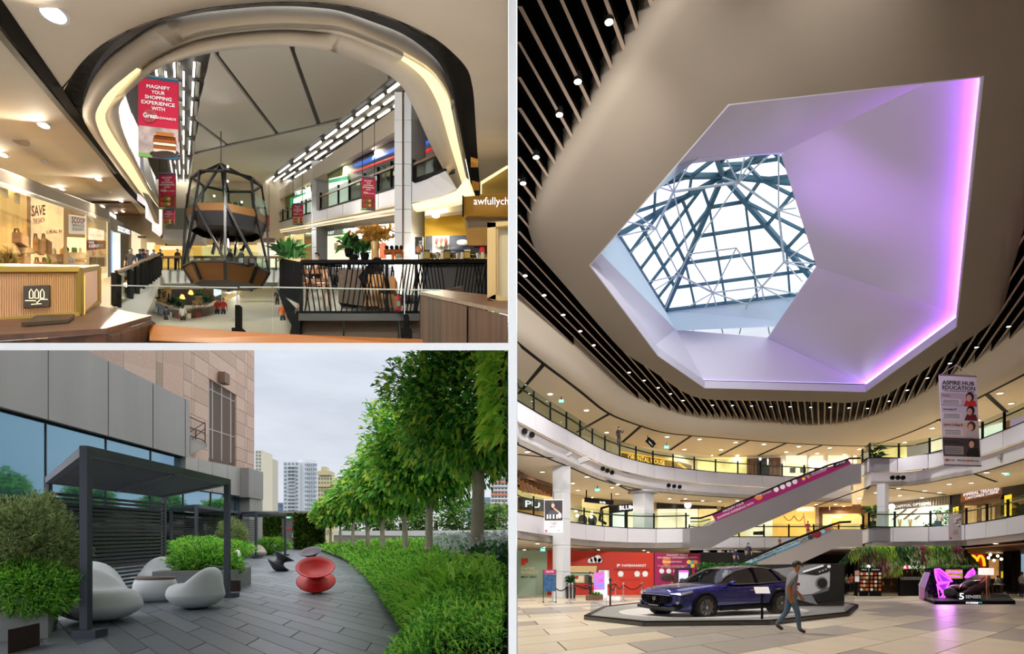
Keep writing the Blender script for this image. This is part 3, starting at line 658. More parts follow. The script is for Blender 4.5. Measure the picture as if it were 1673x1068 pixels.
for i in range(9): wq('stripe_board', 1220 + i * 6.2,749 - i * .2,779,1223.6 + i * 6.2,749 - i * .2,779, WOODB, s, -.06 if i % 2 else 0)
wq('backing', 1219,749,779,1276,747,780, M('mauve_dark', (92,70,80)), s, .05); wq('door', 1239,749,778,1257,748,779, NAVY, s, -.1); MB().ball(at(1242,749.5,61.6),(.14,.03,.14)).put('symbol', SIGNW, s); wq('label_strip', 1254,749,760,1255.5,749,760, SIGNW, s, -.2)
s = shop('cream lit shop with pale round columns on the third level', loc=at(1330,768,62)); wq('window', 1276,744,779,1400,742,775, SHOPC, s)
for x in (1280,1322,1349,1390): MB().tube([at(x, 742,61.5), at(x, 780,61.5)], .22,10).put('column', M('column_cream', (230,222,205), .5), s)
for x in (1295,1312,1335): MB().box(at(x, 768,61.4),(.5,.2,.5)).put('display', M('display_dark', (60,54,50)), s)
s = shop('white partition and glass shop on the third level beside the banner', loc=at(1500,750,52)); wq('partition', 1483,728,752,1519,722,750, M('white_partition', (232,232,236)), s, -2); wq('window', 1519,718,750,1600,700,735, SHOPC, s); wq('window', 1410,735,755,1483,728,755, SHOPY, s)
s = shop('timber-clad shop with a gold sign on the third level at the edge', loc=at(1640,710,45)); wq('window', 1600,692,726,1642,672,708, SHOPW, s); wt('GENTING', 1606,693,698,1628,687, SIGNG, s, -.2); wq('timber_wall', 1640,666,708,1725,625,670, WOODO, s, -.1); wq('lilac_window', 1652,676,700,1720,645,665, M('lilac_lit', (170,150,190), .5, emit=.5), s, -.25); wq('sign_board', 1604,690,700,1636,676,688, WOODB, s, -.05)
# second level
s = shop('sports shop with white sign letters under a timber slat ceiling', loc=at(870,840,46))
for i in range(9): MB().bar(R.on(846 + i * 7,775 + i * 3.8,8.2), R.on(846 + i * 7 + 9,800 + i * 2.2,8.2), .22,.5).put('timber_slat', WOODO, s)
for i in range(5): MB().bar(R.on(846,775 + i * 9,8.05), R.on(904,793 + i * 4,8.05), .1,.2).put('rail', WOODB, s)
wq('window', 846,800,846,906,812,850, SHOPY, s); wq('sign_board', 846,812,832,906,818,836, M('dark_brown', (40,30,22)), s, -.1); wt('PU', 858,817,828,882,830, SIGNW, s, -.3, bold=.02); wq('lower_shelf', 846,832,850,906,836,852, M('gold_shelf', (200,150,70)), s, -.12)
s = shop('dark navy boutique on the second level with white serif letters', loc=at(1015,855,57)); wq('front', 995,826,862,1040,822,864, NAVY, s); wq('window', 1001,838,862,1020,836,863, SHOPW, s, -.12); wq('window', 1026,836,863,1037,834,864, SHOPC, s, -.12); wt('BLUM', 1012,826,833,1036,831.5, SIGNW, s, -.25, bold=.02)
MB().prism([at(978,850,54), at(982,828,54), at(998,824,54), at(998,827,54), at(985,831,54), at(982,848,54), at(992,854,54), at(990,857,54)], (0,.4,0)).put('portal_frame', BLACK, s)
s = shop('cream shop interior on the second level beside the boutique', loc=at(950,850,53)); wq('window', 933,812,855,995,822,862, SHOPY, s, .1)
for x, y in ((941,834),(943,842),(967,837),(966,844)): MB().ball(at(x, y, 51), .12,8,5).put('lamp', LAMPW, s)
for x in (952,968): MB().ball(at(x, 850,52),(.4,.3,.5), 8,6).put('display', PRINTK, s)
s = shop('black-fascia optician on the second level with a round emblem', loc=at(1120,855,59)); wq('fascia', 1073,819,831,1174,817,831, M('black_gloss', (14,14,16), .2), s); wq('window', 1075,831,866,1104,831,868, SHOPC, s); wq('window', 1107,831,868,1140,831,870, SHOPC, s); wq('window', 1143,831,870,1172,831,870, SHOPY, s); wq('timber_ceiling', 1112,807,819,1260,806,819, WOODO, s, -3)
MB().lathe([(.25,0),(.33,0),(.33,.1),(.25,.1)], at(1123.5,825,58.7), 16, R=Matrix.Rotation(math.pi / 2,3, 'X')).put('emblem', SIGNW, s); wt('K', 1121.5,822.5,827,1125.5,827, SIGNW, s, -.2)
wq('pillar', 1172,817,872,1178,817,872, M('pillar_cream', (210,196,168)), s, -.2)
s = shop('shop with a gold outlined sign behind the tall escalator', loc=at(1200,850,61)); wq('fascia', 1178,820,832,1262,818,832, WOODB, s); wt('QUEEN', 1181,822.5,828,1203,828, SIGNG, s, -.2, bold=.02); wq('window', 1178,832,880,1262,832,880, SHOPY, s)
s = shop('pale fashion shop with dark racks on the second level under the escalator', loc=at(1230,876,60)); wq('window', 1206,850,880,1262,845,880, SHOPC, s, -.2)
for i in range(4): MB().box(at(1233 + i * 4.4,871,59),(.2,.25,.3)).put('rack', PRINTK, s)
MB().bar(at(1232,869,59), at(1247,868,59), .1,.1).put('rack_rail', PRINTK, s)
s = shop('orange-lit shop with garlands on its wall on the second level', loc=at(1300,876,60)); wq('window', 1262,825,880,1334,825,880, SHOPO, s, -.15); wq('light_panel', 1303,830,835,1330,828,834, SHOPW, s, -.3); wq('jamb', 1333,825,880,1338,825,880, M('jamb', (170,150,120)), s, -.3)
for k, (xa, xb) in enumerate(((1280,1298),(1298,1313))): MB().tube([at(xa + (xb - xa) * t / 6,842 + 8 * math.sin(math.pi * t / 6) + k, 60.5) for t in range(7)], .04,5).put('garland', WOODB, s)
MB().tube([at(1313,838,60.5), at(1316,860,60.5), at(1326,868,60.5)], .06,5).put('garland', M('garland_pink', (220,140,120)), s)
s = shop('brown restaurant front on the second level with white cursive letters', loc=at(1375,858,62)); wq('fascia', 1336,824,839,1417,824,839, WOODB, s); wt('Myeongdonges', 1355,827,835,1398,835, SIGNW, s, -.25); wq('window', 1342,839,868,1412,839,868, SHOPY, s); wq('jamb', 1336,839,868,1344,839,868, WOODB, s, -.1); wq('jamb', 1410,839,868,1418,839,868, WOODB, s, -.1)
MB().lathe([(.9,0),(1.0,.1),(.6,.2)], at(1392,843,61), 18).put('ring_lamp', SIGNG, s)
MB().ball(at(1366,855,61),(.5,.3,.6), 10,7).put('lantern', M('lantern_orange', (250,160,70), .5, emit=1.0), s)
for i in range(3): wq('counter', 1344 + i * 22,858,866,1362 + i * 22,858,866, M('teal_counter', (110,150,140)), s, -.3)
s = shop('white slatted optical shop on the second level with rows of ceiling lights', loc=at(1500,860,55)); wq('slat_wall', 1416,824,866,1452,822,866, M('cream_slat', (226,214,190)), s, .1)
wq('window', 1452,826,866,1552,808,864, SHOPW, s); wq('fascia', 1451,820,834,1552,808,824, M('slat_white', (150,146,138)), s, -.2)
for i in range(22): x = 1452 + i * 4.55; wq('slat', x, 820 - i * .52,834 - i * .45, x + 1.2,820 - i * .52,834 - i * .45, M('slat_tan', (170,164,152)), s, -.3,.05)
wt('CAPITOL OPTICAL', 1462,825.5,829.5,1520,823.5, SIGNW, s, -.5); MB().lathe([(.2,0),(.3,0),(.3,.1),(.2,.1)], at(1456,828,54.8), 14, R=Matrix.Rotation(math.pi / 2,3, 'X')).put('emblem', SIGNW, s)
for k in range(4): MB().bar(at(1452 + k * 18,848,56), at(1474 + k * 18,832 - k, 56), .3,.1).put('light_row', SIGNW, s); MB().bar(at(1459 + k * 18,848,56), at(1480 + k * 18,832 - k, 56), .25,.08).put('ceiling_strip', WOODO, s)
for x in (1468,1472,1485,1489): MB().bar(at(x, 848,55.4), at(x + (2 if x in (1468,1485) else -2), 865,55.4), .08,.08).put('leg', M('oak', (200,160,110)), s)
leaves(260, lambda i: (at(random.uniform(1526,1549), random.uniform(832,866), 53.5) if random.random() < .6 else at(random.uniform(1508,1530), random.uniform(856,866), 53.5), V((random.uniform(-1,1), -1, random.uniform(-.5,.5)))), .35, 'foliage', [leafmat('leaf_bright', (60,150,50)), leafmat('leaf_mid', (52,96,40))], s)
s = shop('restaurant with a bronze two-line sign and dark stone walls on the second level', loc=at(1610,850,50)); GRAN = M('granite_black', (26,24,24), .2, var=.3, vs=1)
wq('stone_pier', 1552,806,864,1571,804,860, GRAN, s, -.1); wq('sign_board', 1571,803,820,1637,790,806, M('bronze_lit', (150,96,50), .4,.3, var=.2, vs=2), s, -.2); wt('IMPERIAL TREASURE', 1574,806,811,1633,800, SIGNW, s, -.4); wt('CANTONESE CUISINE', 1577,812,816,1631,805, SIGNW, s, -.4)
wq('canopy', 1571,820,824,1637,806,812, WOODB, s, -.5); wq('window', 1571,822,860,1637,810,852, M('dim_interior', (110,80,54), .5, emit=.25, var=.4, vs=.6), s)
for x, w in ((1582,.5),(1592,.3),(1611,.6),(1626,.4)): MB().box(at(x, 842,49.5),(w, .1,1.6)).put('lit_niche', M('niche_lit', (210,170,120), .5, emit=.6), s)
wq('stone_pier', 1637,785,852,1730,760,840, GRAN, s, -.2)
for x0, x1, a, b in ((1558.5,1566,829,839),(1643,1653,809,843)): wq('yellow_sign', x0, a, b, x1, a - 2, b - 1, M('sign_yellow', (246,206,50), .5, emit=.9), s, -.4)
wt('御\n宝', 1645,818,837,1650,836, PRINTK, s, -.6); wt('品', 1560,833,837,1564.5,836.5, PRINTK, s, -.5)
# columns
COLM = M('column_panel', (208,212,216), .4)
def column(x0, x1, Y, h0, h1, label, xm=None, extra=None):
 t = thing('column', label, 'column', R.p(R.X((x0 + x1) / 2, Y), Y, h0), kind='structure')
 zs = [h0 + (h1 - h0) * i / max(1, round((h1 - h0) / 1.8)) for i in range(max(1, round((h1 - h0) / 1.8)) + 1)]
 xm = xm or (x0 + x1) / 2; a, b, c = R.X(x0, Y), R.X(xm, Y - .5), R.X(x1, Y)
 for z0, z1 in zip(zs, zs[1:]):
  MB().prism([R.p(a, Y, z0 + .01), R.p(b, Y - .5, z0 + .01), R.p(c, Y, z0 + .01), R.p((a + c) / 2, Y + .8, z0 + .01)], (0,0, z1 - z0 - .02)).put('panel', COLM, t)
 return t
column(903,932,39.5,0,8.5, 'square panelled column by the mint hoarding', 919)
t = column(1034,1068,50,5,8.5, 'cream panelled column beside the navy boutique', 1053); MB().box(R.p(R.X(1051,50), 50,8.3),(2.3,1.2,.15)).put('capital', PANELB, t)
column(1433,1452,47,5,8.5, 'square panelled column beside the optical shop', 1446)
# hanging signs, exit signs, cameras
t = thing('hanging_sign', 'long black directional sign hung over the second-level walkway', 'sign', at(980,820,46)); MB().bar(at(955,816,46), at(1002,821,46), .25,.35).put('board', BLACK, t); MB().tube([at(958,800,46), at(958,815,46)], .05,5).put('hanger', BLACK, t); MB().tube([at(999,805,46), at(999,819,46)], .05,5).put('hanger', BLACK, t); lettering('BASIL', at(980,821.5,45.8), at(990,822.5,45.8), at(980,818.5,45.8), SIGNW, t)
t = thing('hanging_sign', 'short tilted black sign hung over the third-level walkway', 'sign', at(1064,722,52)); MB().bar(at(1057,717,52), at(1069,728,52), .2,.45).put('board', BLACK, t); MB().tube([at(1058,711,52), at(1058,717,52)], .04,5).put('hanger', BLACK, t); MB().tube([at(1068,719,52), at(1068,727,52)], .04,5).put('hanger', BLACK, t); lettering('LEVEL 3', at(1060,722,51.8), at(1066,728,51.8), at(1060,719.5,51.8), SIGNW, t)
EXIT = M('exit_green', (60,200,180), .5, emit=1.3)
for x, y, Y, lb in ((917,655,38, 'teal exit sign under the third-level ceiling by the far balustrade'),(976,800,47, 'teal exit sign under the second-level ceiling near the column'),(1645,774,42, 'teal exit sign above the bronze restaurant sign'),(887,898,40, 'teal exit sign over the mint hoarding'),(1089,730,55, 'small teal exit sign over the third-level walkway')):
 t = thing('exit_sign', lb, 'sign', at(x, y + 3, Y)); MB().box(at(x, y, Y),(8 * Y / 1000,.08,4.6 * Y / 1000)).put('panel', EXIT, t); lettering('EXIT', at(x - 3, y + 1.3, Y - .06), at(x + 3, y + 1.3, Y - .06), at(x - 3, y - 1.3, Y - .06), SIGNW, t); MB().tube([at(x, y - 2, Y), at(x, y - 7, Y)], .03,5).put('hanger', BLACK, t)
for x, y, Y, s_, lb in ((953,751,35.5,1, 'grey box camera on the third-level beam near the column'),(1638,742,39.5,-1, 'grey box camera on the third-level beam beside the banner'),(930,741,34.3,.6, 'small round speaker on the third-level beam')):
 t = thing('security_camera', lb, 'camera', at(x, y, Y)); MB().bar(at(x - 7 * abs(s_), y + 3, Y - .3), at(x + 8 * abs(s_), y - 3 * s_, Y - .4), .3 * abs(s_), .3 * abs(s_)).put('housing', M('camera_grey', (150,148,146), .5), t); MB().tube([at(x, y, Y - .3), at(x, y, Y + .6)], .08,6).put('bracket', PANELB, t)
for x, y, Y in ((857,704.5,32.9),(869,710,33.6),(985,765.5,44.5),(992.5,768.5,45),(1000,771.5,45.5),(1092.5,792.5,50.7),(1101.5,794,50.9),(1110.5,795,51),(1458,780,46.2),(1467,780,46.2),(1475.5,780,46.2)):
 MB().lathe([(.17,-.05),(.17,.05),(.09,.05),(.08,-.02)], at(x, y, Y), 12, R=Matrix.Rotation(math.pi / 2,3, 'X')).put('air_nozzle', [BLACK], label='small round air nozzle in the white third-level beam', cat='vent', grp='air nozzles in the beam')
# ---- escalators
STEELG = M('escalator_steel', (150,150,152), .32,.55, var=.06, vs=.3); GREYE = M('escalator_grey', (158,152,146), .5)
def px3(l, Y): return [at(x, y, Y) for x, y in l]
t = thing('escalator', 'tall escalator with a magenta side panel rising to the third level', 'escalator', at(1145,895,45)); Y = 44.0
MB().prism(px3([(1127,895),(1160,895),(1207,871),(1259,850),(1318,824),(1353,807),(1394,789.5),(1407,789),(1407,757),(1391,757.5),(1365,769),(1273,809),(1170,851),(1158,858),(1127,862)], Y),(0,1.8,0)).put('truss', STEELG, t)
MB().prism(px3([(1170,851),(1273,809),(1365,769),(1391,757.5),(1386.5,751),(1306,780),(1207,822),(1164,841)], Y - .02),(0,.08,0)).put('side_panel', MAGENTA, t)
MB().tube(px3([(1128,846),(1145,846),(1164,840),(1207,821),(1283,788),(1353,760),(1388,749),(1406,748)], Y - .05), .07,6).put('handrail', BLACK, t)
MB().tube(px3([(1128,852),(1145,852),(1160,848)], Y), .05,6).put('handrail', CHROME, t)
MB().prism(px3([(1128,860),(1158,857),(1164,846),(1128,848)], Y),(0,.04,0)).put('glass_side', GLASS, t)
sl = lambda x: 851 + (x - 1170) * (769 - 851) / (1365 - 1170)
lettering('SHOPPING EXPERIENCE WITH', at(1172, sl(1172) - 2, Y - .1), at(1231, sl(1231) - 2.5, Y - .1), at(1172, sl(1172) - 6, Y - .1), PRINTW, t); lettering('MAGNIFY YOUR', at(1181, sl(1181) - 9, Y - .1), at(1215, sl(1215) - 9, Y - .1), at(1181, sl(1181) - 13, Y - .1), PRINTW, t)
MB().ball(at(1239, sl(1239) - 11, Y - .05),(.3,.03,.25)).put('round_logo', M('logo_orange', (230,130,40)), t); lettering('Great', at(1235, sl(1235) - 11, Y - .12), at(1244, sl(1244) - 11, Y - .12), at(1235, sl(1235) - 15, Y - .12), PRINTW, t); lettering('REWARDS', at(1246, sl(1246) - 10, Y - .1), at(1260, sl(1260) - 10, Y - .1), at(1246, sl(1246) - 13, Y - .1), PRINTW, t)
for x in (1268,1278.5,1288.5,1298.5): MB().lathe([(.19,0),(.17,.03)], at(x, sl(x) - 10.5, Y - .06), 16, R=Matrix.Rotation(math.pi / 2,3, 'X')).put('white_disc', PRINTW, t)
for k, c in enumerate([(240,200,60),(60,160,180),(230,120,60),(40,60,120)]): MB().ball(at(1313 + k * 4, sl(1313 + k * 4) - 9 - (k % 2) * 4, Y - .05),(.14,.03,.12), 8,6).put('printed_shape', M('pr%d' % k, c), t)
lettering('ENJOY MORE REWARDS\nAND EXCLUSIVE PERKS', at(1325, sl(1325) - 8, Y - .1), at(1351, sl(1351) - 7, Y - .1), at(1325, sl(1325) - 13, Y - .1), PRINTW, t); MB().bar(at(1362, sl(1362) - 9, Y - .05), at(1383, sl(1383) - 8, Y - .05), .05,.22).put('app_badge', PRINTK, t); lettering('APP STORE', at(1366, sl(1366) - 8, Y - .12), at(1381, sl(1381) - 7, Y - .12), at(1366, sl(1366) - 11, Y - .12), PRINTW, t)
t = thing('escalator', 'shorter escalator with a pale blue printed side panel rising to the second level', 'escalator', at(1260,930,42)); Y = 42.0; PALE = M('pale_blue_print', (172,200,210), .5)
MB().prism(px3([(1212,940),(1270,940),(1311,919),(1368,893),(1409,893),(1409,864),(1361,864),(1360,866.6),(1231,919.5),(1212,928)], Y),(0,1.8,0)).put('truss', GREYE, t)
MB().prism(px3([(1214,926),(1231,919.5),(1360,866.6),(1356,860),(1283,888),(1212,919.5)], Y - .02),(0,.08,0)).put('side_panel', PALE, t)
MB().prism(px3([(1224,922.5),(1360,866.6),(1359.5,864.8),(1223,920.5)], Y - .06),(0,.03,0)).put('blue_stripe', M('sky_stripe', (60,150,190)), t)
MB().tube(px3([(1200,922),(1212,918),(1283,886.5),(1356,858),(1372,853),(1390,852)], Y - .05), .08,6).put('handrail', BLACK, t)
s2 = lambda x: 919.5 + (x - 1231) * (866.6 - 919.5) / (1360 - 1231)
lettering("PUTIEN's Heavenly Classic Cuisine of The Coast", at(1229, s2(1229) - 2.5, Y - .1), at(1318, s2(1318) - 3.5, Y - .1), at(1229, s2(1229) - 8, Y - .1), PRINTK, t, bold=.015); lettering('Level 2, #02-131/132', at(1233, s2(1233) + 1, Y - .1), at(1268, s2(1268) + .5, Y - .1), at(1233, s2(1233) - 2.5, Y - .1), PRINTK, t, bold=.01)
MB().ball(at(1334, s2(1334) - 5, Y - .05),(.36,.04,.26)).put('printed_dish', M('dish_red', (130,36,40)), t); MB().ball(at(1324, s2(1324) - 4, Y - .06),(.2,.04,.16)).put('printed_shell', M('dish_dark', (50,50,56)), t); MB().bar(at(1348, s2(1348) - 5, Y - .05), at(1357, s2(1357) - 5, Y - .05), .05,.2).put('badge', M('badge_orange', (190,90,50)), t); MB().bar(at(1307, s2(1307) - 3, Y - .05), at(1319, s2(1319) - 3, Y - .05), .05,.1).put('badge', M('badge_gold', (160,120,60)), t)
# ================================================================== atrium: ground level
def px_poly(name, pts, Y, th, mat, parent=None, **k): return prism(name, [at(x, y, Y) for x, y in pts], (0, th, 0), mat, parent, **k)
def disc(c, r, mat, parent, name='disc', rz=None, th=.03): return MB().lathe([(r, 0),(r, th)], c, 18, R=Matrix.Rotation(math.pi / 2,3, 'X')).put(name, mat, parent)
RED = M('hoarding_red', (196,44,16), .55, var=.04, vs=.3); MINT = M('hoarding_mint', (168,196,176), .6)
Y = 47.0
t = thing('hoarding', 'mint green shop hoarding with a red logo and cream lettering', 'hoarding', R.p(R.X(868, Y), Y, 0)); px_poly('board', [(845.5,971.6),(893.8,971.6),(893.8,899),(845.5,898.5)], Y, .15, MINT, t)
CREAML = M('print_cream', (240,232,205), .6); px_poly('logo', [(852,912),(862.6,912),(862.6,919),(858.5,919),(858,922.5),(852,923)], Y - .04,.03, M('logo_red', (214,52,24)), t)
for s_, a in (('PAPER', (851.5,926,874.7,931)),('MARKET', (851.5,932,880,937))): px_text(s_, a[0], a[1], a[2], a[3], Y - .03, CREAML, t, bold=.02)
px_text('MAY 2021', 851.5,940.3,876,944, Y - .03, PRINTK, t, bold=.02)
t = thing('hoarding', 'long red shop hoarding with cloud, house and slogan drawings', 'hoarding', R.p(R.X(980, Y), Y, 0)); px_poly('board', [(894.2,971.6),(1068,971.6),(1068,902.5),(894.2,898.5)], Y, .15, RED, t)
def cloud(x0, x1, y0, y1, grow, mat, dy):
 mb = MB()
 for fx, fy, r in ((.22,.75,4.2),(.45,.6,5.5),(.72,.42,6.5),(.88,.7,4)): mb.lathe([((r + grow) * .047,0),((r + grow) * .047,.02)], at(x0 + (x1 - x0) * fx, y0 + (y1 - y0) * fy, Y - dy), 16, R=Matrix.Rotation(math.pi / 2,3, 'X'))
 mb.prism([at(x0 - grow, y1 + grow, Y - dy), at(x1 - 1 + grow, y1 + grow, Y - dy), at(x1 - 3, y1 - 5, Y - dy), at(x0 + 6, y1 - 4, Y - dy)], (0,.02,0)); mb.put('printed_cloud', mat, t)
cloud(959,983,909,918,.6, PRINTK, .03); cloud(959,983,909,918,-.2, PRINTW, .14)
def outline(pts, mat, dy=.03, g=.8): px_poly('printed_outline', [(x + (g if x > sum(p[0] for p in pts) / len(pts) else -g), y + (g if y > sum(p[1] for p in pts) / len(pts) else -g)) for x, y in pts], Y - dy, .02, PRINTK, t); px_poly('printed_shape', pts, Y - dy - .03,.02, mat, t)
TAN = M('print_tan', (226,196,140), .6); PMINT = M('print_mint', (150,190,170), .6)
outline([(931,935),(974,935),(975.5,924),(930,924)], TAN); outline([(931,952),(972,952),(972,937),(931,937)], TAN); px_poly('printed_shape', [(931,940),(964,940),(964,936.5),(931,936.5)], Y - .09,.02, PMINT, t); px_poly('printed_shape', [(933,949.5),(953,949.5),(953,941),(933,941)], Y - .09,.02, CREAML, t); px_poly('printed_shape', [(936,945),(945,945),(945,940),(936,940)], Y - .12,.02, RED, t); px_poly('printed_shape', [(955,952),(964,952),(964,939),(955,939)], Y - .09,.02, M('print_brown', (90,76,60)), t)
outline([(978,942),(995.5,942),(995.5,931),(978,931)], PRINTW); px_poly('printed_shape', [(980,941),(991,941),(991,932.5),(980,932.5)], Y - .09,.02, M('print_grey', (200,200,196)), t)
px_text('PAPERMARKET', 1016,921.5,1056,925.5, Y - .03, PRINTW, t, bold=.02); px_poly('printed_logo', [(1008,926),(1010,926),(1010,924),(1013,924),(1013,921),(1008,921)], Y - .03,.02, PRINTW, t); px_text('FRESH INSPIRATION', 1003.5,928.8,1061.5,931.8, Y - .03, PRINTK, t, bold=.02)
for x, s_ in ((1014, 'STATIONERY'),(1041, 'LIFESTYLE'),(1054, 'GIFTS')): MB().lathe([(.16,0),(.22,0),(.22,.02),(.16,.02)], at(x, 937, Y - .04), 14, R=Matrix.Rotation(math.pi / 2,3, 'X')).put('printed_icon', PRINTW, t); px_text(s_, x - 4.5,941, x + 4.5,942.2, Y - .03, PRINTW, t)
px_text('OPENING SOON AT LEVEL ONE', 1013,946,1047,947.6, Y - .03, PRINTK, t); px_text('IN COMING\nTHE MAY', 943,955,966,963, Y - .03, PRINTK, t, bold=.02)
t = thing('poster_wall', 'magenta rewards poster with white headline behind the parked car', 'poster', R.p(R.X(1105, Y), Y, 0)); px_poly('board', [(1069.5,971.6),(1144,971.6),(1144,903.5),(1069.5,902.5)], Y + .1,.15, M('poster_magenta', (176,26,84), .5, rgb2=(140,16,84), vs=.12), t)
px_text('MAGNIFY YOUR', 1089,905,1124,908, Y, PRINTW, t); px_text('SHOPPING EXPERIENCE WITH', 1074,909,1139,912, Y, PRINTW, t); disc(at(1089,917, Y + .06), .33, M('logo_orange', (0,0,0)), t, 'round_logo'); px_text('Great', 1083,915.5,1096,919, Y - .02, PRINTW, t, bold=.02); px_text('REWARDS', 1097,916,1114,918.5, Y, PRINTW, t)
for x in (1081,1092.5,1104): disc(at(x, 932.5, Y + .06), .19, PRINTW, t, 'white_disc')
px_text('Download our rewards app and\nearn points on every visit', 1075,923,1123,927, Y, PRINTW, t)
for k in range(5): MB().ball(at(1126 + (k % 3) * 5,918 + (k // 3) * 6, Y),(.2,.04,.16), 8,6).put('printed_cup', M('pr%d' % (k % 4),(0,0,0)), t)
MB().ball(at(1090,943, Y + .05),(.5,.04,.3), 10,7).put('printed_head', M('print_dark', (52,30,26)), t)
t = thing('payment_kiosk', 'dark cash machine with a pale lit screen behind the car bonnet', 'kiosk', R.p(R.X(1116,43), 43,0)); box('body', R.p(R.X(1116,43), 43,1.0),(1.05,.8,2.0), M('kiosk_dark', (30,28,38), .4), t); px_poly('screen', [(1109,950),(1123,950),(1125,935),(1109,935)], 42.55,.03, M('screen_pale', (196,206,220), .4, emit=.6), t); px_poly('sign_strip', [(1109,935),(1125,935),(1125,931.5),(1109,931.5)], 42.55,.03, M('screen_magenta', (230,80,200), .4, emit=.9), t)
# dark back wall under the escalators, planter behind the car
px_poly('wall_dark', [(1144.5,974),(1385,974),(1385,902),(1144.5,902)], 52,.2, M('wall_black', (20,18,18), .6), label='black wall under the escalators', cat='wall', kind='structure')
t = thing('planter', 'long black planter with leafy greenery behind the car roof', 'planter', R.p(R.X(1200,30), 30,0)); c0, c1 = R.p(R.X(1142,30), 30,0), R.p(R.X(1242,30), 30,0); MB().prism([c0, c1, c1 + V((0,.7,0)), c0 + V((0,.7,0))], (0,0,1.7)).put('trough', BLACK, t)
leaves(500, lambda i: (c0.lerp(c1, random.random()) + V((0, random.uniform(-.1,.6), 1.65 + random.uniform(0,.3))), V((random.uniform(-.6,.6), -.6,.5))), .22, 'foliage', [leafmat('leaf_bright', (60,150,50)), leafmat('leaf_mid', (52,96,40)), leafmat('leaf_dark', (30,66,30))], t)
t = thing('escalator_lobby_ceiling', 'dark recess ceiling over the lift lobby under the escalators', 'ceiling', R.p(22,49,3.4), kind='structure'); MB().prism([R.p(R.X(1260,46), 46,3.3), R.p(R.X(1400,46), 46,3.3), R.p(R.X(1400,52), 52,3.3), R.p(R.X(1260,52), 52,3.3)], (0,0,.15)).put('board', M('ceiling_brown', (70,52,36), .6), t)
# ---- stanchions, stands
def stanchion(x, y1, mat=CHROME, hh=1.0, label=''):
 b = R.on(x, y1); t = thing('stanchion', label, 'stanchion', b); k = hh
 MB().lathe([(.2,0),(.2,.03),(.04,.06),(.035,.9 * k),(.06,.93 * k),(.06,1.0 * k),(.02,1.04 * k)], b, 14).put('post', mat, t, smooth=False); return b
SB = [stanchion(902.5,983.5, label='chrome stanchion beside the poster stand'), stanchion(930,985, label='chrome stanchion in front of the potted plant, nearer one'), stanchion(935.5,980.5, label='chrome stanchion in front of the potted plant, farther one'), stanchion(1005.7,976, label='chrome stanchion nearest the white kiosk'), stanchion(1018.6,981, label='chrome stanchion in the middle of the roped row by the platform'), stanchion(1048.7,979, label='chrome stanchion just in front of the car bonnet'), stanchion(997,994, M('post_black', (30,32,34), .4), 1.25, 'black post at the rear corner of the display platform')]
def rope(a, b, label, z=.92):
 p, q = a + V((0,0, z)), b + V((0,0, z)); MB().tube([p.lerp(q, i / 10) - V((0,0,.3 * math.sin(math.pi * i / 10))) for i in range(11)], .03,6).put('rope', BLACK, label=label, cat='rope')
rope(SB[0], SB[1], 'black rope sagging between the poster stand and the plant'); rope(SB[2], SB[3], 'long black rope running past the white kiosk'); rope(SB[3], SB[6], 'black rope dropping towards the platform corner'); rope(SB[3], SB[4], 'short black rope beside the red hoarding'); rope(SB[4], SB[5], 'black rope ending at the car bonnet')
b = R.on(898,984); t = thing('poster_stand', 'slim black stand holding a magenta and blue poster', 'sign', b); w = .33
for s in (-1,1): MB().box(b + V((s * w, 0,.85)),(.03,.03,1.75)).put('leg', BLACK, t); MB().box(b + V((s * w, 0,.02)),(.06,.5,.04)).put('foot', BLACK, t)
MB().box(b + V((0,0,1.6)),(.62,.03,.24)).put('header_print', M('poster_plum', (150,36,90)), t); MB().box(b + V((0,0,1.03)),(.62,.03,.88)).put('poster_print', M('poster_blue', (20,70,110), .5, var=.6, vs=5), t); lettering('WELCOME', b + V((-.2,-.03,1.58)), b + V((.2,-.03,1.58)), b + V((-.2,-.03,1.66)), PRINTW, t)
potted(R.on(932.5,977.5), .7,.75,.8, 'leafy plant in a tall black pot by the red hoarding', 150, leaf=.34)
b = R.on(982,980); t = thing('display_kiosk', 'white kiosk with a tall pink and blue video screen', 'kiosk', b); MB().box(b + V((.28,.1,.85)),(.16,.35,1.7)).put('side_panel', PRINTW, t); MB().box(b + V((-.1,.05,1.1)),(.62,.12,1.0)).put('screen', M('video_screen', (200,60,150), .3, emit=.8, rgb2=(40,130,220), vs=2.5), t); MB().box(b + V((0,.1,.05)),(.8,.5,.1)).put('base', PRINTW, t); MB().box(b + V((-.1,.1,.35)),(.6,.3,.5)).put('body', PRINTW, t)
b = R.on(994,980); t = thing('brochure_stand', 'low white box with a slim brochure post beside the kiosk', 'stand', b); MB().box(b + V((.2,0,.1)),(.9,.5,.2)).put('base', PRINTW, t); MB().box(b + V((-.1,0,.6)),(.06,.06,1.0)).put('post', PRINTW, t); MB().box(b + V((-.1,-.05,1.15)),(.28,.03,.38)).put('sheet', PRINTW, t)
b = R.on(971,980.5); t = thing('planter_box', 'low wooden planter box in front of the video kiosk', 'planter', b); MB().box(b + V((0,0,.16)),(.95,.4,.32)).put('box', WOODB, t); leaves(50, lambda i: (b + V((random.uniform(-.15,.35), 0,.3)), V((random.uniform(-.5,.5), -.3,1))), .22, 'foliage', [leafmat('leaf_bright', (60,150,50))], t)
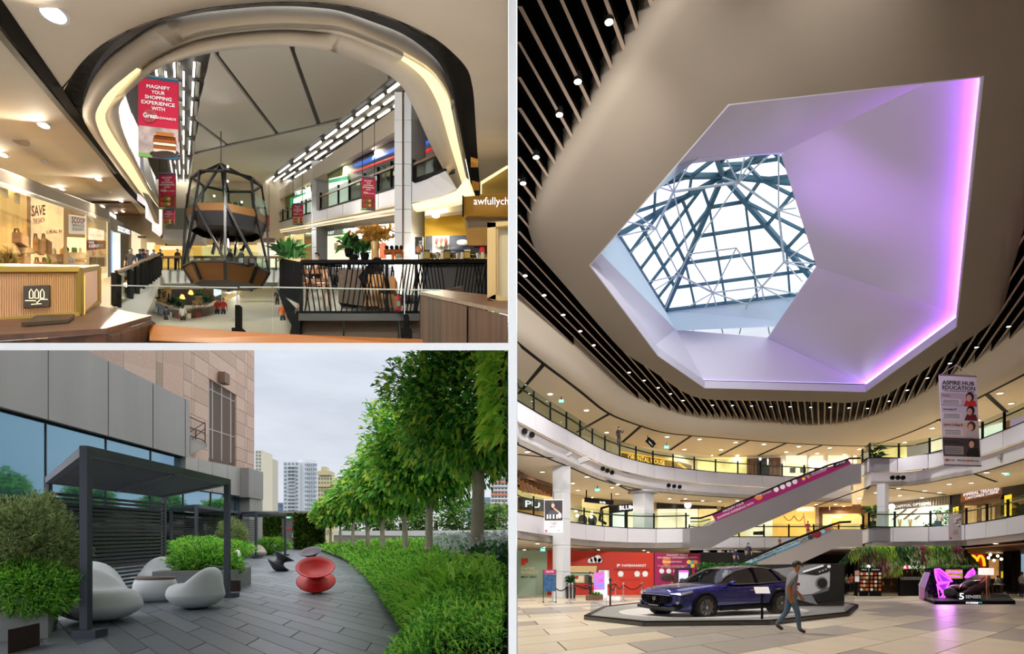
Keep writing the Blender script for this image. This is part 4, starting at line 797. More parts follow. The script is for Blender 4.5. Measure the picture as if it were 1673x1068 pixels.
# ---- display platform
bt = [R.on(x, y) for x, y in [(954,1012),(1049.6,1023),(1258,1021),(1386.6,1006),(1402.5,992)]] + [R.on(x, y, .13) for x, y in [(1340,977),(1060,982),(985,990)]]
KERB = glass('kerb_glass', (250,252,252), .97, refl=.25)
pf = thing('display_platform', 'low black-edged display platform with a glass kerb under the car', 'platform', bt[0]); n = len(bt)
MB().prism([R.p(p.x, p.y, 0) for p in bt], (0,0,.11)).put('deck', M('deck_grey', (150,146,140), .5), pf)
pc = sum(bt, V()) / n
for i in range(n):
 a, c = bt[i], bt[(i + 1) % n]; ia, ic = a.lerp(pc, .03), c.lerp(pc, .03)
 MB().prism([R.p(a.x, a.y, 0), R.p(c.x, c.y, 0), R.p(ic.x, ic.y, 0), R.p(ia.x, ia.y, 0)], (0,0,.135)).put('edge', BLACK, pf)
 if i in (0,1,2,3,7):
  ja, jc = a.lerp(pc, .035), c.lerp(pc, .035); m = 2 if i == 1 else 1
  for k in range(m): u, v = ja.lerp(jc, k / m), ja.lerp(jc, (k + 1) / m - .01); MB().prism([R.p(u.x, u.y, .135), R.p(v.x, v.y, .135), R.p(v.x, v.y, .5), R.p(u.x, u.y, .5)], (0,.015,0)).put('glass_kerb', KERB, pf)
cc = R.on(1168,997,.12); mb = MB(); mb.prism([R.p(cc.x + 3.5 * math.cos(a) + 1.1 * math.sin(a), cc.y + 4.2 * math.sin(a) + .6 * math.cos(a), .111) for a in [i * math.pi / 24 for i in range(48)]], (0,0,.015)); mb.put('white_disc', M('disc_white', (226,222,214), .4), pf)
# ---- backdrop wall with a printed car detail
bw = thing('backdrop_wall', 'black display wall printed with a grey car nose behind the walking man', 'display', R.p(13,25.5,.13)); Y = 25.5; zb = R.p(0, Y, .13).z; yb = HY - zb / Y * F
px_poly('wall', [(1232, yb),(1379.6, yb),(1379.6,920.5),(1232,922.5)], Y, .5, M('backdrop_black', (26,25,25), .5), bw)
G1, G2, G3 = M('print_silver', (176,178,182), .35), M('print_mid', (120,122,126), .4), M('print_char', (38,38,42), .4)
px_poly('printed_shape', [(1240,932),(1330,921.5),(1350,921.5),(1356,932),(1355.5,960),(1352,966),(1330,978),(1336,988),(1290,975),(1240,975)], Y - .04,.03, G2, bw)
px_poly('printed_shape', [(1300,938),(1335,940),(1356,934),(1355.5,958),(1327,970),(1305,972)], Y - .08,.03, G1, bw); px_poly('printed_shape', [(1312,935),(1349,922),(1356,926),(1355,933),(1336,939.5),(1322,937)], Y - .08,.03, G3, bw); px_poly('printed_shape', [(1327,972),(1356,964),(1355.5,982),(1336,983)], Y - .08,.03, PRINTK, bw)
disc(at(1342,951.5, Y - .12), .25, G2, bw, 'printed_ring'); disc(at(1343,952, Y - .16), .2, PRINTK, bw, 'printed_lamp'); MB().bar(at(1312,934, Y - .1), at(1345,923.5, Y - .1), .04,.07).put('printed_strip', PRINTW, bw); disc(at(1354,925, Y - .12), .07, PRINTW, bw, 'printed_badge')
for x in (1338,1343,1348): MB().bar(at(x, 934 - (x - 1338) * .4, Y - .12), at(x + 2.5,933 - (x - 1338) * .4, Y - .12), .02,.03).put('printed_letter', PRINTW, bw)
b = R.on(1245,1011,.13); t = thing('info_stand', 'slim black post with a tilted white information plate beside the car', 'sign', b); MB().box(b + V((0,0,.38)),(.05,.05,.76)).put('post', BLACK, t); MB().box(b + V((0,0,.8)),(.4,.22,.02), Matrix.Rotation(.9,3, 'X')).put('plate', PRINTW, t)

# ---- the car
def make_car():
 th = math.atan2(.49,.875); k = 1.12; base = R.p(6.79,19.79,.129); T = Matrix.Translation(base) @ Matrix.Rotation(th, 4, 'Z') @ Matrix.Diagonal((k, 1.0,.93,1))
 root = thing('car', 'glossy dark blue sport utility car parked on the platform', 'car', base)
 def put(mb, name, mat, parent=root, smooth=False, **kw):
  mb.v = [tuple(T @ V(p)) for p in mb.v]; return mb.put(name, mat, parent, smooth, **kw)
 BLUE = M('car_paint', (6,16,106), .2,.15, coat=1.0, spec=.3); GL = M('car_glass', (16,20,26), .06,0, spec=.9); TYRE = M('tyre', (20,20,20), .8); RIM = M('rim', (120,120,126), .25,.9)
 st = [(-2.5,.50,.34,.66),(-2.46,.70,.28,.76),(-2.36,.84,.24,.86),(-2.15,.93,.22,.93),(-1.85,.965,.22,.985),(-1.3,.975,.22,1.03),(-.9,.97,.22,1.07),(-.3,.965,.22,1.04),(.4,.965,.22,1.05),(1.0,.975,.22,1.09),(1.5,.985,.23,1.13),(1.95,.96,.26,1.13),(2.25,.90,.33,1.08),(2.42,.80,.42,1.0),(2.5,.62,.5,.9)]
 def sec(w, zb, zt):
  m = (zb + zt) / 2
  h = [(w * .90, zb),(w * .985, zb + .12),(w, m),(w * .99, m + (zt - m) * .45),(w * .95, zt - (zt - m) * .18),(w * .84, zt),(w * .45, zt + .035),(0, zt + .05)]
  return h + [(-y, z) for y, z in h[-2::-1]]
 mb = MB(); vs = []; ns = 15
 for x, w, zb, zt in st: vs += [V((x, y, z)) for y, z in sec(w, zb, zt)]
 fs = [(i * ns + j, i * ns + j + 1,(i + 1) * ns + j + 1,(i + 1) * ns + j) for i in range(len(st) - 1) for j in range(ns - 1)] + [(i * ns + ns - 1, i * ns, (i + 1) * ns, (i + 1) * ns + ns - 1) for i in range(len(st) - 1)] + [tuple(range(ns)), tuple((len(st) - 1) * ns + j for j in range(ns - 1,-1,-1))]
 put(mb.add(vs, fs), 'body', BLUE, smooth=True)
 gs = [(-1.0,.80,.78,1.06,1.09),(-.55,.86,.66,1.05,1.36),(-.15,.88,.64,1.05,1.55),(.3,.885,.64,1.05,1.635),(.8,.89,.65,1.06,1.655),(1.3,.89,.64,1.08,1.60),(1.75,.88,.60,1.11,1.46),(2.1,.84,.56,1.1,1.27),(2.33,.78,.6,1.05,1.1)]
 rows = []
 for x, wb, wt, z0, z1 in gs:
  h = [(wb, z0),(wb * .45 + wt * .55, z0 + (z1 - z0) * .6),(wt, z1 - .05 * min(1,(z1 - z0) * 3)),(wt * .6, z1 - .01),(0, z1)]; rows.append([V((x, y, z)) for y, z in h + [(-y, z) for y, z in h[-2::-1]]])
 m = 9
 def part(sel, name, mat, off=0.0, **kw):
  mb = MB(); vs = [p for r in rows for p in r]; f2 = []
  for i in range(len(rows) - 1):
   for j in range(m - 1):
    if sel(i, j): f2.append((i * m + j, i * m + j + 1,(i + 1) * m + j + 1,(i + 1) * m + j))
  put(mb.add(vs, f2), name, mat, smooth=True, **kw)
 part(lambda i, j: 2 <= j <= 5 and i >= 2 and i < 6, 'roof', BLUE); part(lambda i, j: 2 <= j <= 5 and i < 2, 'windscreen', GL); part(lambda i, j: 2 <= j <= 5 and i >= 6, 'rear_window', GL)
 part(lambda i, j: j < 2 and i < 7, 'side_window', GL); part(lambda i, j: j > 5 and i < 7, 'side_window', GL); part(lambda i, j: (j < 2 or j > 5) and i >= 7, 'rear_pillar', BLUE)
 for s in (-1,1):
  tr = [V((x, s * (wb * 1.0 + .012), z0 + .012)) for x, wb, wt, z0, z1 in gs[:7]]; put(MB().tube(tr, .014,5), 'chrome_trim', CHROME)
  tr = [V((x, s * (wt + .012), z1 - .05)) for x, wb, wt, z0, z1 in gs[0:8]]; put(MB().tube(tr, .02,5), 'window_trim', CHROME)
  put(MB().bar((.52, s * .895,1.06),(.50, s * .68,1.6), .1,.03), 'door_pillar', BLACK)
  put(MB().bar((1.62, s * .885,1.1),(1.32, s * .66,1.55), .1,.03), 'door_pillar', BLUE)
  mir = put(MB().ball((-.62, s * 1.04,1.12),(.10,.12,.075)), 'wing_mirror', BLUE, smooth=True); put(MB().bar((-.62, s * .88,1.07),(-.62, s * .98,1.1), .05,.04), 'mirror_arm', BLACK, mir)
  put(MB().bar((-1.05, s * .985,.3),(1.0, s * .985,.3), .05,.14), 'sill', BLACK)
  for x in (-.15,.95): put(MB().box((x + .35, s * .982,.86),(.2,.03,.035)), 'door_handle', CHROME)
  put(MB().prism([(-2.47, s * .56,.79),(-2.30, s * .80,.83),(-1.98, s * .93,.90),(-2.02, s * .95,.84),(-2.34, s * .87,.75)], (-.05, s * .02,.02)), 'headlamp', M('headlamp', (170,176,184), .1,.6))
  put(MB().ball((-2.40, s * .78,.52),(.06,.06,.05)), 'fog_lamp', M('headlamp', (0,0,0)), smooth=True)
  put(MB().prism([(-2.47, s * .66,.46),(-2.38, s * .86,.52),(-2.30, s * .90,.42),(-2.36, s * .84,.32),(-2.47, s * .66,.34)], (-.03,0,0)), 'air_intake', BLACK)
  put(MB().box((2.42, s * .66,.98),(.14,.3,.1)), 'tail_lamp', M('tail_lamp', (150,16,16), .3))
  for k2 in range(3): put(MB().box((-1.02 + k2 * .09, s * .982,.88 + k2 * .01),(.05,.02,.035)), 'side_vent', BLACK)
  for x in (-1.58,1.42):
   rot = Matrix.Rotation(math.pi / 2,3, 'X'); ws = s
   put(MB().lathe([(.44,-.12),(.44,.12)], (x, s * .875,.40), 28, R=rot), 'wheel_arch', BLACK)  # black disc: the dark of the wheel recess put into the colour
   wh = put(MB().lathe([(.25,-.14),(.34,-.14),(.375,-.09),(.375,.09),(.34,.14),(.25,.14),(.245,.0)], (x, s * .885,.375), 30, R=rot), 'wheel', TYRE, smooth=False)
   put(MB().lathe([(.27,-.125),(.29,-.135),(.29,.135),(.27,.125)], (x, s * .885,.375), 30, R=rot), 'rim', RIM, wh); put(MB().lathe([(.2,-.02),(.2,.02)], (x, s * .95,.375), 24, R=rot), 'brake_disc', M('brake', (70,70,74), .4,.8), wh)
   put(MB().box((x + .13, s * .985,.40),(.07,.05,.2)), 'brake_caliper', M('caliper_red', (190,20,20), .4), wh)
   for q in range(10):
    a = q * math.pi / 5; put(MB().bar((x, s * 1.015,.375),(x + .275 * math.cos(a), s * 1.01,.375 + .275 * math.sin(a)), .035,.03, up=(0,1,0)), 'spoke', RIM, wh)
   put(MB().ball((x, s * 1.02,.375),(.05,.02,.05)), 'hub_cap', CHROME, wh)
 gr = put(MB().prism([(-2.49,-.60,.74),(-2.49,-.64,.62),(-2.49,-.46,.48),(-2.49,.46,.48),(-2.49,.64,.62),(-2.49,.60,.74)], (-.05,0,0)), 'grille', BLACK)
 for q in range(13): y = -.54 + q * .09; put(MB().bar((-2.56, y, .5),(-2.545, y, .735), .02,.02), 'grille_bar', M('grille_dark', (44,44,48), .2,.8), gr)
 put(MB().tube([(-2.55,-.61,.75),(-2.56,0,.765),(-2.55,.61,.75)], .012,5), 'grille_trim', CHROME, gr)
 bd = MB()
 for y in (-.045,0,.045): bd.bar((-2.58, y, .60),(-2.58, y * 1.25,.695 if y else .72), .014,.014)
 bd.bar((-2.58,-.05,.60),(-2.58,.05,.60), .014,.02); bd.bar((-2.58,0,.55),(-2.58,0,.6), .02,.014); put(bd, 'trident_badge', CHROME, gr)
 put(MB().prism([(-2.5,-.8,.30),(-2.53,0,.27),(-2.5,.8,.30),(-2.48,.8,.40),(-2.51,0,.38),(-2.48,-.8,.40)], (-.06,0,0)), 'front_splitter', M('splitter', (60,60,64), .3,.4)); pl = put(MB().box((-2.59,0,.43),(.02,.52,.11)), 'number_plate', BLACK)
 lettering('Levante', T @ V((-2.605,.2,.405)), T @ V((-2.605,-.2,.405)), T @ V((-2.605,.2,.455)), PRINTW, pl)
 for s in (-1,1): put(MB().ball((.15, s * .36,1.12),(.12,.2,.3)), 'seat', M('car_seat', (120,122,130), .6), smooth=True)
make_car()

# ---- people in the atrium
P = walk_pose(.24,.3); P.update({'che': (0,-.06,1.32), 'nec': (0,-.1,1.46), 'hd0': (0,-.12,1.54), 'hd1': (0,-.145,1.61), 'hd2': (0,-.13,1.68)})
for t_ in 'lr': P[t_ + 'sh'] = ((-.165 if t_ == 'l' else .165), -.05,1.385)
person(R.on(1292,1034), 1.66, math.radians(78),(112,112,116),(70,92,112),(34,28,24), pose=P, label='man in grey shirt and blue jeans striding past the car', hands=True, mask=False, skin=(150,98,70), shoes=(60,34,26))
person(R.on(1026,969), 1.66, math.radians(80),(226,226,230),(150,110,80), pose=walk_pose(), label='person in white top walking past the red hoarding')
person(R.on(1056,970), 1.62, math.radians(-80),(60,50,56),(140,110,50), pose=walk_pose(), label='person in dark top and yellow trousers walking by the red hoarding')
person(R.on(964.5,977), 1.68, math.radians(60),(24,24,28),(20,20,24), sleeve=True, label='person dressed in black standing at the video kiosk')
person(R.p(R.X(1103,44), 44,0), 1.6, math.radians(150),(30,30,34),(30,30,34), label='person in black with a yellow bag at the cash machine', long_hair=True)
px_poly('shoulder_bag', [(1104,954),(1110,954),(1110,947),(1104,947)], 43.6,.2, M('yellow_bag', (214,178,40)), label='yellow shoulder bag carried at the cash machine', cat='bag')
person(at(1202,930,43), 1.5, math.radians(20),(36,46,80),(30,32,44), label='person in navy shirt standing low on the shorter escalator')
person(at(1222.5,924,42.9), 1.6,0,(50,50,66),(28,28,36), label='person in patterned dark top going up the shorter escalator', long_hair=True)
person(at(1274,900,43), 1.0, math.radians(20),(130,84,56),(60,50,50), label='person in brown top halfway up the shorter escalator')
person(at(1320,879,43), 1.2,0,(150,60,60),(120,40,40), label='person in red near the top of the shorter escalator')
person(R.p(R.X(1013,43), 43.5,10.6), 1.45, math.radians(20),(20,20,24),(20,20,24), sleeve=True, pose={'rel': (.3,-.1,1.2), 'rwr': (.38,-.2,1.42), 'rha': (.38,-.2,1.5)}, label='person in black with a cap leaning on the third-level rail')
person(R.p(R.X(1511.5,48.5), 48.5,9.4), 1.65, math.radians(80),(90,130,140),(36,44,60), pose=walk_pose(.3), label='person in teal shirt walking along the third-level rail')
person(R.p(R.X(1535,48.5), 48.5,4.9), 1.7, math.radians(-60),(214,210,206),(32,32,40), label='person with a blue bag outside the optical shop on the second level')
px_poly('tote_bag', [(1527,858),(1535,858),(1537,851),(1529,850)], 47.9,.15, M('bag_blue', (50,90,120)), label='blue tote bag held outside the optical shop', cat='bag')
person(R.on(1669.5,975), 1.7, math.radians(90),(206,202,196),(36,36,42), label='person in pale shirt at the edge of the atrium by the black pier')
person(R.on(1383,969.5), 1.66, math.radians(40),(226,226,228),(24,24,28), label='person in white top standing beside the kiosk menu boards')
person(R.on(1391.5,967.5), 1.7, math.radians(-30),(170,80,44),(30,26,28), label='person in orange patterned top beside the kiosk menu boards')
# ---- planters on the upper levels
PALM = [leafmat('leaf_dark', (30,66,30)), leafmat('leaf_mid', (52,96,40))]
potted(R.p(R.X(1428,51), 51,9.9), .55,.9,1.5, 'spiky palm in a black pot on the third level above the escalator', 46, PALM, leaf=1.0, fan=1.1); potted(R.p(R.X(1426,49.6), 49.6,4.6), .5,1.3,1.3, 'spiky palm in a black pot on the second level beside the column', 46, PALM, leaf=.9, fan=1.1); potted(R.p(R.X(1421.5,49.5), 49.5,4.8), .3,.4,.7, 'small leafy plant on the second level by the escalator head', 24, PALM, leaf=.5)
# ---- banners
def banner(name, x0, x1, y0, y1, Y, label, mat, sk=0):
 t = thing(name, label, 'banner', at(x0, y1, Y)); MB().tube([at((x0 + x1) / 2, y0, Y + .02), at((x0 + x1) / 2, y0 - 12, Y + 4)], .02,4).put('hanger', BLACK, t); px_poly('cloth', [(x0 + sk, y1),(x1 + sk, y1),(x1, y0),(x0, y0)], Y, .05, mat, t); return t
t = thing('hanging_banner', 'tall white education banner with four student portraits', 'banner', at(1540,760,33)); Y = 33.0
def bx_(u, v): return (1534 + 61 * u + 8 * v, 612 + 147 * v + (3 * u * (1 - v)) + 2 * u * v)
def bq(name, u0, v0, u1, v1, mat, dy=.03): return px_poly(name, [bx_(u0, v1), bx_(u1, v1), bx_(u1, v0), bx_(u0, v0)], Y - dy, .02, mat, t)
px_poly('cloth', [bx_(0,1), bx_(1,1), bx_(1,0), bx_(0,0)], Y, .04, M('banner_white', (232,230,234), .7), t)
for i, (v0, v1, c, c2, hc) in enumerate([(.195,.34,(190,180,182),(200,40,44),(28,20,18)),(.345,.50,(206,208,214),(110,30,40),(24,18,18)),(.51,.69,(214,196,184),(190,186,182),(60,36,26)),(.695,.90,(70,62,60),(28,26,30),(34,26,24))]):
 bq('photo_panel', 0.01, v0,.99, v1, M('banner_photo%d' % i, c, .7), .03); cx_, cy_ = bx_(.80, v0 + (v1 - v0) * .3)
 px_poly('printed_torso', [bx_(.62, v1 - .005), bx_(.98, v1 - .005), bx_(.93, v0 + (v1 - v0) * .52), bx_(.70, v0 + (v1 - v0) * .52)], Y - .06,.02, M('banner_torso%d' % i, c2,.7), t)
 MB().ball(at(cx_, cy_ - 1, Y - .06),(.22,.02,.26), 12,8).put('printed_hair', M('banner_hair%d' % i, hc), t); MB().ball(at(cx_ - 1.5, cy_ + .8, Y - .09),(.14,.02,.19), 12,8).put('printed_face', M('banner_skin', (214,164,136)), t)
 bq('text_box', .05, v0 + (v1 - v0) * .45,.55, v1 - .02, M('banner_box%d' % i, (226,224,226) if i < 3 else (150,146,146)), .06)
 for k2 in range(3): bq('text_line', .08, v0 + (v1 - v0) * (.55 + k2 * .11), .50, v0 + (v1 - v0) * (.58 + k2 * .11), M('text_grey', (110,108,112)), .09)
 s_ = ['Primary', 'Secondary IP', 'Junior College IB', 'Elite Program'][i]; p0, p1, p2 = bx_(.06, v0 + (v1 - v0) * .32), bx_(.06 + .03 * len(s_), v0 + (v1 - v0) * .32), bx_(.06, v0 + (v1 - v0) * .14); lettering(s_, at(*p0, Y - .08), at(*p1, Y - .08), at(*p2, Y - .08), PRINTK, t, bold=.015)
for s_, v0, v1, u0, u1 in (('ASPIRE HUB', .06,.105,.07,.93),('EDUCATION', .115,.16,.07,.95),('YOUR TRUSTED EDUCATION PARTNER', .168,.182,.09,.93),('#02-122    6255 0616', .935,.955,.08,.62),('FREE trial', .935,.955,.70,.93)):
 lettering(s_, at(*bx_(u0, v1), Y - .04), at(*bx_(u1, v1), Y - .04), at(*bx_(u0, v0), Y - .04), PRINTK, t, bold=.025)
for u in (.04,.64): bq('orange_mark', u, .932, u + .05,.958, M('mark_orange', (226,120,40)), .05)
MB().tube([at(1534,612, Y), at(1595,615, Y)], .04,6).put('top_rail', PANELB, t); MB().tube([at(1542,759, Y), at(1603,761, Y)], .04,6).put('bottom_rail', PANELB, t)
for a in ((1536,612),(1592,615)): MB().tube([at(*a, Y), at(1562,596, Y)], .012,4).put('cord', PRINTW, t)
MB().tube([at(1562,596, Y), at(1562,560, Y)], .012,4).put('cord', BLACK, t)
t = banner('hanging_poster', 889,920,815.5,870,33.5, 'hanging poster of a woman in black beside white bottles', M('poster_white', (226,222,228), .7)); Y = 33.45; px_poly('photo', [(890,849.5),(919,849.5),(919,817),(890,817)], Y, .02, M('photo_dark', (24,22,28), .6), t)
MB().ball(at(903,825, Y - .02),(.16,.02,.2), 12,8).put('printed_hair', M('hair_dark', (34,24,22)), t); MB().ball(at(903.5,826, Y - .04),(.09,.02,.13), 12,8).put('printed_face', M('banner_skin', (0,0,0)), t); px_poly('printed_torso', [(894,842),(915,842),(911,833),(898,834)], Y - .02,.02, M('torso_navy', (44,52,72)), t); MB().bar(at(905,830, Y - .03), at(915,838, Y - .03), .03,.08).put('printed_arm', M('banner_skin', (0,0,0)), t)
for x in (893,897.5,903,908.5): px_poly('printed_bottle', [(x, 847),(x + 3,847),(x + 2.6,840),(x + .4,840)], Y - .04,.02, PRINTW, t)
MB().ball(at(914.5,842, Y - .04),(.1,.02,.16), 10,7).put('printed_bottle', PRINTW, t)
px_text('BEAUTY REIMAGINED\nSKINCARE', 899,853,910,857, Y - .02, PRINTK, t); px_text('LEVEL TWO', 898,859,908,861, Y - .02, PRINTK, t); disc(at(890.8 + 1.5,867, Y), .06, M('mark_red', (190,30,40)), t, 'mark'); px_text('BRAND', 911,865.5,916,867.5, Y - .02, PRINTK, t)
t = banner('hanging_poster', 1550,1571,839,881.5,36, 'small hanging poster of flying birds below the restaurant pier', M('poster_pale', (214,208,214), .7)); Y = 35.95
for x, y in ((1561,852),(1562,848),(1565,858),(1566,846)): MB().ball(at(x, y, Y),(.16,.02,.07), 10,6).put('printed_bird', PRINTW, t); MB().ball(at(x + 2.5, y + 1.5, Y - .02),(.06,.02,.05), 8,5).put('printed_wing', WOODB, t)
px_text('A NEW\nSEASON\nAWAITS', 1557,866,1565,873, Y, PRINTK, t); disc(at(1553,879, Y), .05, M('mark_red', (0,0,0)), t, 'mark')

# ---- kiosk with a hanging-plant roof
Yk = 44.3; kb = R.p(R.X(1482, Yk), Yk, 0); ks = thing('plant_kiosk', 'dark coffee kiosk under a thick canopy of hanging plants', 'kiosk', kb)
def kx(x, h, dy=0): return R.p(R.X(x, Yk + dy), Yk + dy, h)
MB().prism([kx(1394,2.6), kx(1576,2.6), kx(1576,2.6,2.2), kx(1394,2.6,2.2)], (0,0,.9)).put('canopy_frame', BLACK, ks)
KL = [leafmat('fern_lime', (158,190,66)), leafmat('fern_green', (96,150,60)), leafmat('fern_dark', (50,84,50)), leafmat('fern_plum', (140,70,84)), leafmat('fern_pale', (190,206,150))]
patch = [(random.uniform(1382,1582), random.uniform(890,932), random.randrange(5)) for _ in range(46)]
for q in range(5):
 mine = [p for p in patch if p[2] == q]
 def fn(i):
  px, py, _ = random.choice(mine); x = px + random.gauss(0,7); y = min(934, max(891.5, py + random.gauss(0,7))); e = max(0,(1400 - x) / 16,(x - 1566) / 16); y = max(y, 892 + e * 14); return at(x, y, Yk - .2 - random.uniform(0,.5) * (1 - min(1, e))), V((random.uniform(-.5,.5), -.7,-.5))
 leaves(2600 if mine else 0, fn, .3, 'hanging_plants', [KL[q]], ks, droop=1.2, wide=.25)
for x in (1398,1470,1572): MB().box(kx(x, 1.4,.4),(.16,.16,2.8)).put('post', BLACK, ks)
MB().prism([kx(1470,0), kx(1514,0), kx(1514,0,1), kx(1470,0,1)], (0,0,1.15)).put('counter', M('counter_black', (18,18,20), .35), ks)
MB().prism([kx(1400,.2,1.9), kx(1574,.2,1.9), kx(1574,2.7,1.9), kx(1400,2.7,1.9)], (0,.1,0)).put('back_wall', M('kiosk_back', (74,52,34), .6, emit=.12, var=.5, vs=1.2), ks)
for r_ in range(3):
 MB().prism([kx(1441,.7 + r_ * .55,.8), kx(1468,.7 + r_ * .55,.8), kx(1468,.7 + r_ * .55,1.1), kx(1441,.7 + r_ * .55,1.1)], (0,0,.05)).put('shelf', WOODB, ks)
for r_ in range(3):
 for c_ in range(6): MB().lathe([(.06,0),(.06,.22),(.03,.26),(.03,.32)], kx(1443 + c_ * 4.4,.75 + r_ * .55,.95), 8).put('canister', M('canister_%d' % ((r_ + c_) % 3), [(190,160,90),(120,50,40),(60,60,58)][(r_ + c_) % 3], .35), label='small canister on the kiosk shelves', cat='canister', grp='canisters on the kiosk shelves')
for k in range(14): MB().lathe([(.04,0),(.04,.16),(.02,.24)], kx(1472 + k * 2.9,1.16,.3), 7).put('bottle', M('bottle_pale', (200,196,186), .2), label='small pale bottle in a row on the kiosk counter', cat='bottle', grp='bottles on the kiosk counter')
sg = MB(); yk = Yk - .7
lettering('M', at(1488,922, yk), at(1500,922, yk), at(1488,913.5, yk), M('sign_lilac', (220,210,240), .4, emit=.8), ks); lettering('& BACAS', at(1476,928.5, yk), at(1511,928.5, yk), at(1476,923.5, yk), SIGNW, ks)
MB().box(at(1480,926, yk + .1),(.35,.05,.3)).put('sign_badge', M('badge_rb', (200,40,60), .4, emit=.6), ks)
for x in (1419,1546): MB().ball(at(x, 925, yk), .12,10,7).put('globe_lamp', SIGNW, ks); spot(at(x, 927, yk - .3), 120, WARM, .1,160, ks)
for x0, x1, lb in ((1404.5,1419, 'black menu board with food photographs, nearer the standing people'),(1421,1440, 'black menu board with food photographs, nearer the kiosk counter')):
 t = thing('menu_board', lb, 'menu board', R.p(R.X(x0,43), 43,0)); px_poly('board', [(x0,973.5),(x1,973.5),(x1,927),(x0,927)], 43,.08, BLACK, t); px_text('MENU', x0 + 3,929, x1 - 3,931.5,42.96, PRINTW, t)
 for i in range(5):
  for j in range(3):
   xx = x0 + 2.8 + j * (x1 - x0 - 5.6) / 2; disc(at(xx, 937 + i * 6.4,42.97), .1, M('food%d' % ((i * 3 + j) % 5), [(220,190,140),(170,60,40),(230,226,214),(120,80,50),(200,120,60)][(i * 3 + j) % 5]), t, 'food_photo')
t = thing('price_stand', 'small white price card stand beside the menu boards', 'sign', R.p(R.X(1400.5,42), 42,0)); px_poly('card', [(1397,950),(1404,950),(1404,941),(1397,941)], 42,.03, PRINTW, t); px_poly('upper_card', [(1397,940),(1404,940),(1404,932),(1397,932)], 42,.03, M('card_red', (200,150,140)), t); px_poly('post', [(1400,974.5),(1401,974.5),(1401,950),(1400,950)], 42.02,.03, BLACK, t)

# ---- massage-chair booth
ob_ = [R.on(x, y) for x, y in [(1501.5,977.6),(1526.6,987),(1659,987)]] + [R.on(1640,972), R.on(1530,971)]
bo = thing('booth_platform', 'low black platform of the massage-chair booth with white lettering', 'platform', ob_[0]); MB().prism([R.p(p.x, p.y, 0) for p in ob_], (0,0,.17)).put('deck', BLACK, bo)
lettering('OSIM', R.p(R.X(1578,29.6), 29.62,.04), R.p(R.X(1598,29.6), 29.62,.04), R.p(R.X(1578,29.6), 29.62,.13), SIGNW, bo, bold=.02); MB().bar(at(1599.5,984,29.6), at(1604,984,29.6), .06,.06).put('logo_mark', M('mark_teal', (60,170,150), .4, emit=.6), bo)
for a, c in ((0,1),(1,2)):
 u, v = ob_[a], ob_[c]; MB().prism([R.p(u.x, u.y + .05,.17), R.p(v.x, v.y + .05,.17), R.p(v.x, v.y + .05,.55), R.p(u.x, u.y + .05,.55)], (0,.02,0)).put('glass_kerb', KERB, bo)
lettering('5', R.p(R.X(1570.5,29.6), 29.75,.24), R.p(R.X(1578.5,29.6), 29.75,.24), R.p(R.X(1570.5,29.6), 29.75,.55), SIGNW, bo, bold=.01); lettering('SENSES', R.p(R.X(1581,29.6), 29.75,.3), R.p(R.X(1606,29.6), 29.75,.3), R.p(R.X(1581,29.6), 29.75,.45), M('print_soft', (225,220,230), .5, emit=.5), bo)
NEON = M('neon_magenta', (226,70,240), .4, emit=2.6); NEONS = M('neon_soft', (150,60,190), .5, emit=.55)
Yb = 36.0; fw = thing('flower_wall', 'dark flower wall washed in purple with glowing script', 'flower wall', R.p(R.X(1556, Yb), Yb, .17)); px_poly('board', [(1516,974.8),(1596,974.8),(1596,928),(1516,928)], Yb, .3, M('wall_foliage_dark', (30,24,30), .9), fw)
leaves(1500, lambda i: (at(random.uniform(1516,1596), random.uniform(927,976), Yb), V((random.uniform(-.5,.5), -1, random.uniform(-.4,.4)))), .22, 'flowers', [leafmat('flower_plum', (70,36,80)), leafmat('fern_dark', (26,46,26)), leafmat('flower_mauve', (120,60,130))], fw); leaves(260, lambda i: (at(random.uniform(1516,1596), 927, Yb + random.uniform(0,.3)), V((random.uniform(-.5,.5), -.4,.6))), .2, 'ivy', [leafmat('fern_green', (52,92,34))], fw)
px_text('uDreamers', 1547,931,1572,936, Yb - .3, NEON, fw, bold=.02); px_text('in Wellness', 1549,939,1569,943, Yb - .3, NEON, fw, bold=.02); px_poly('script_glow', [(1545,945),(1573,945),(1573,930),(1545,930)], Yb - .22,.02, M('script_yellow', (190,190,60), .5, emit=.35), fw)
Yq = 34.5
t = thing('butterfly_wings', 'pair of glowing magenta butterfly wings behind the massage chair', 'light decoration', R.p(R.X(1540, Yq), Yq, .17))
for pts in ([(1527.5,930),(1534,929),(1544,936),(1556,949.5),(1540,951),(1532,951),(1529,942)], [(1531,954),(1551,951),(1547,960),(1546,970),(1541,979),(1535,980),(1541,971),(1541,966),(1534,960)], [(1577,943),(1582,935),(1590,929),(1592,934),(1592,941)]):
 px_poly('wing', pts, Yq, .08, NEONS, t); MB().tube([at(x, y, Yq - .05) for x, y in pts + [pts[0]]], .05,5).put('neon_tube', NEON, t)
 for k in range(1,4): MB().tube([at(*pts[0], Yq - .06), at(*pts[len(pts) - 1 - k], Yq - .06)], .025,4).put('neon_vein', NEON, t)
spot(at(1545,950,33), 160,(.8,.25,1), .2,170, t, target=at(1540,1000,30), rad=.4)
Yc = 32.0; cb = R.p(R.X(1580, Yc), Yc, .17); t = thing('massage_chair', 'plum pod-shaped massage chair reclining on the booth platform', 'chair', cb)
PL = M('plum_leather', (66,44,56), .35); rot = Matrix.Rotation(math.radians(-32), 3, 'Y')
def shell(q): return V((q.x, q.y, q.z if q.z < .25 else .25 + (q.z - .25) * .15))
MB().ball(cb + V((.25,0,.72)),(1.02,.55,.52), 20,12, R=rot, fn=shell).put('shell', PL, t, smooth=True)
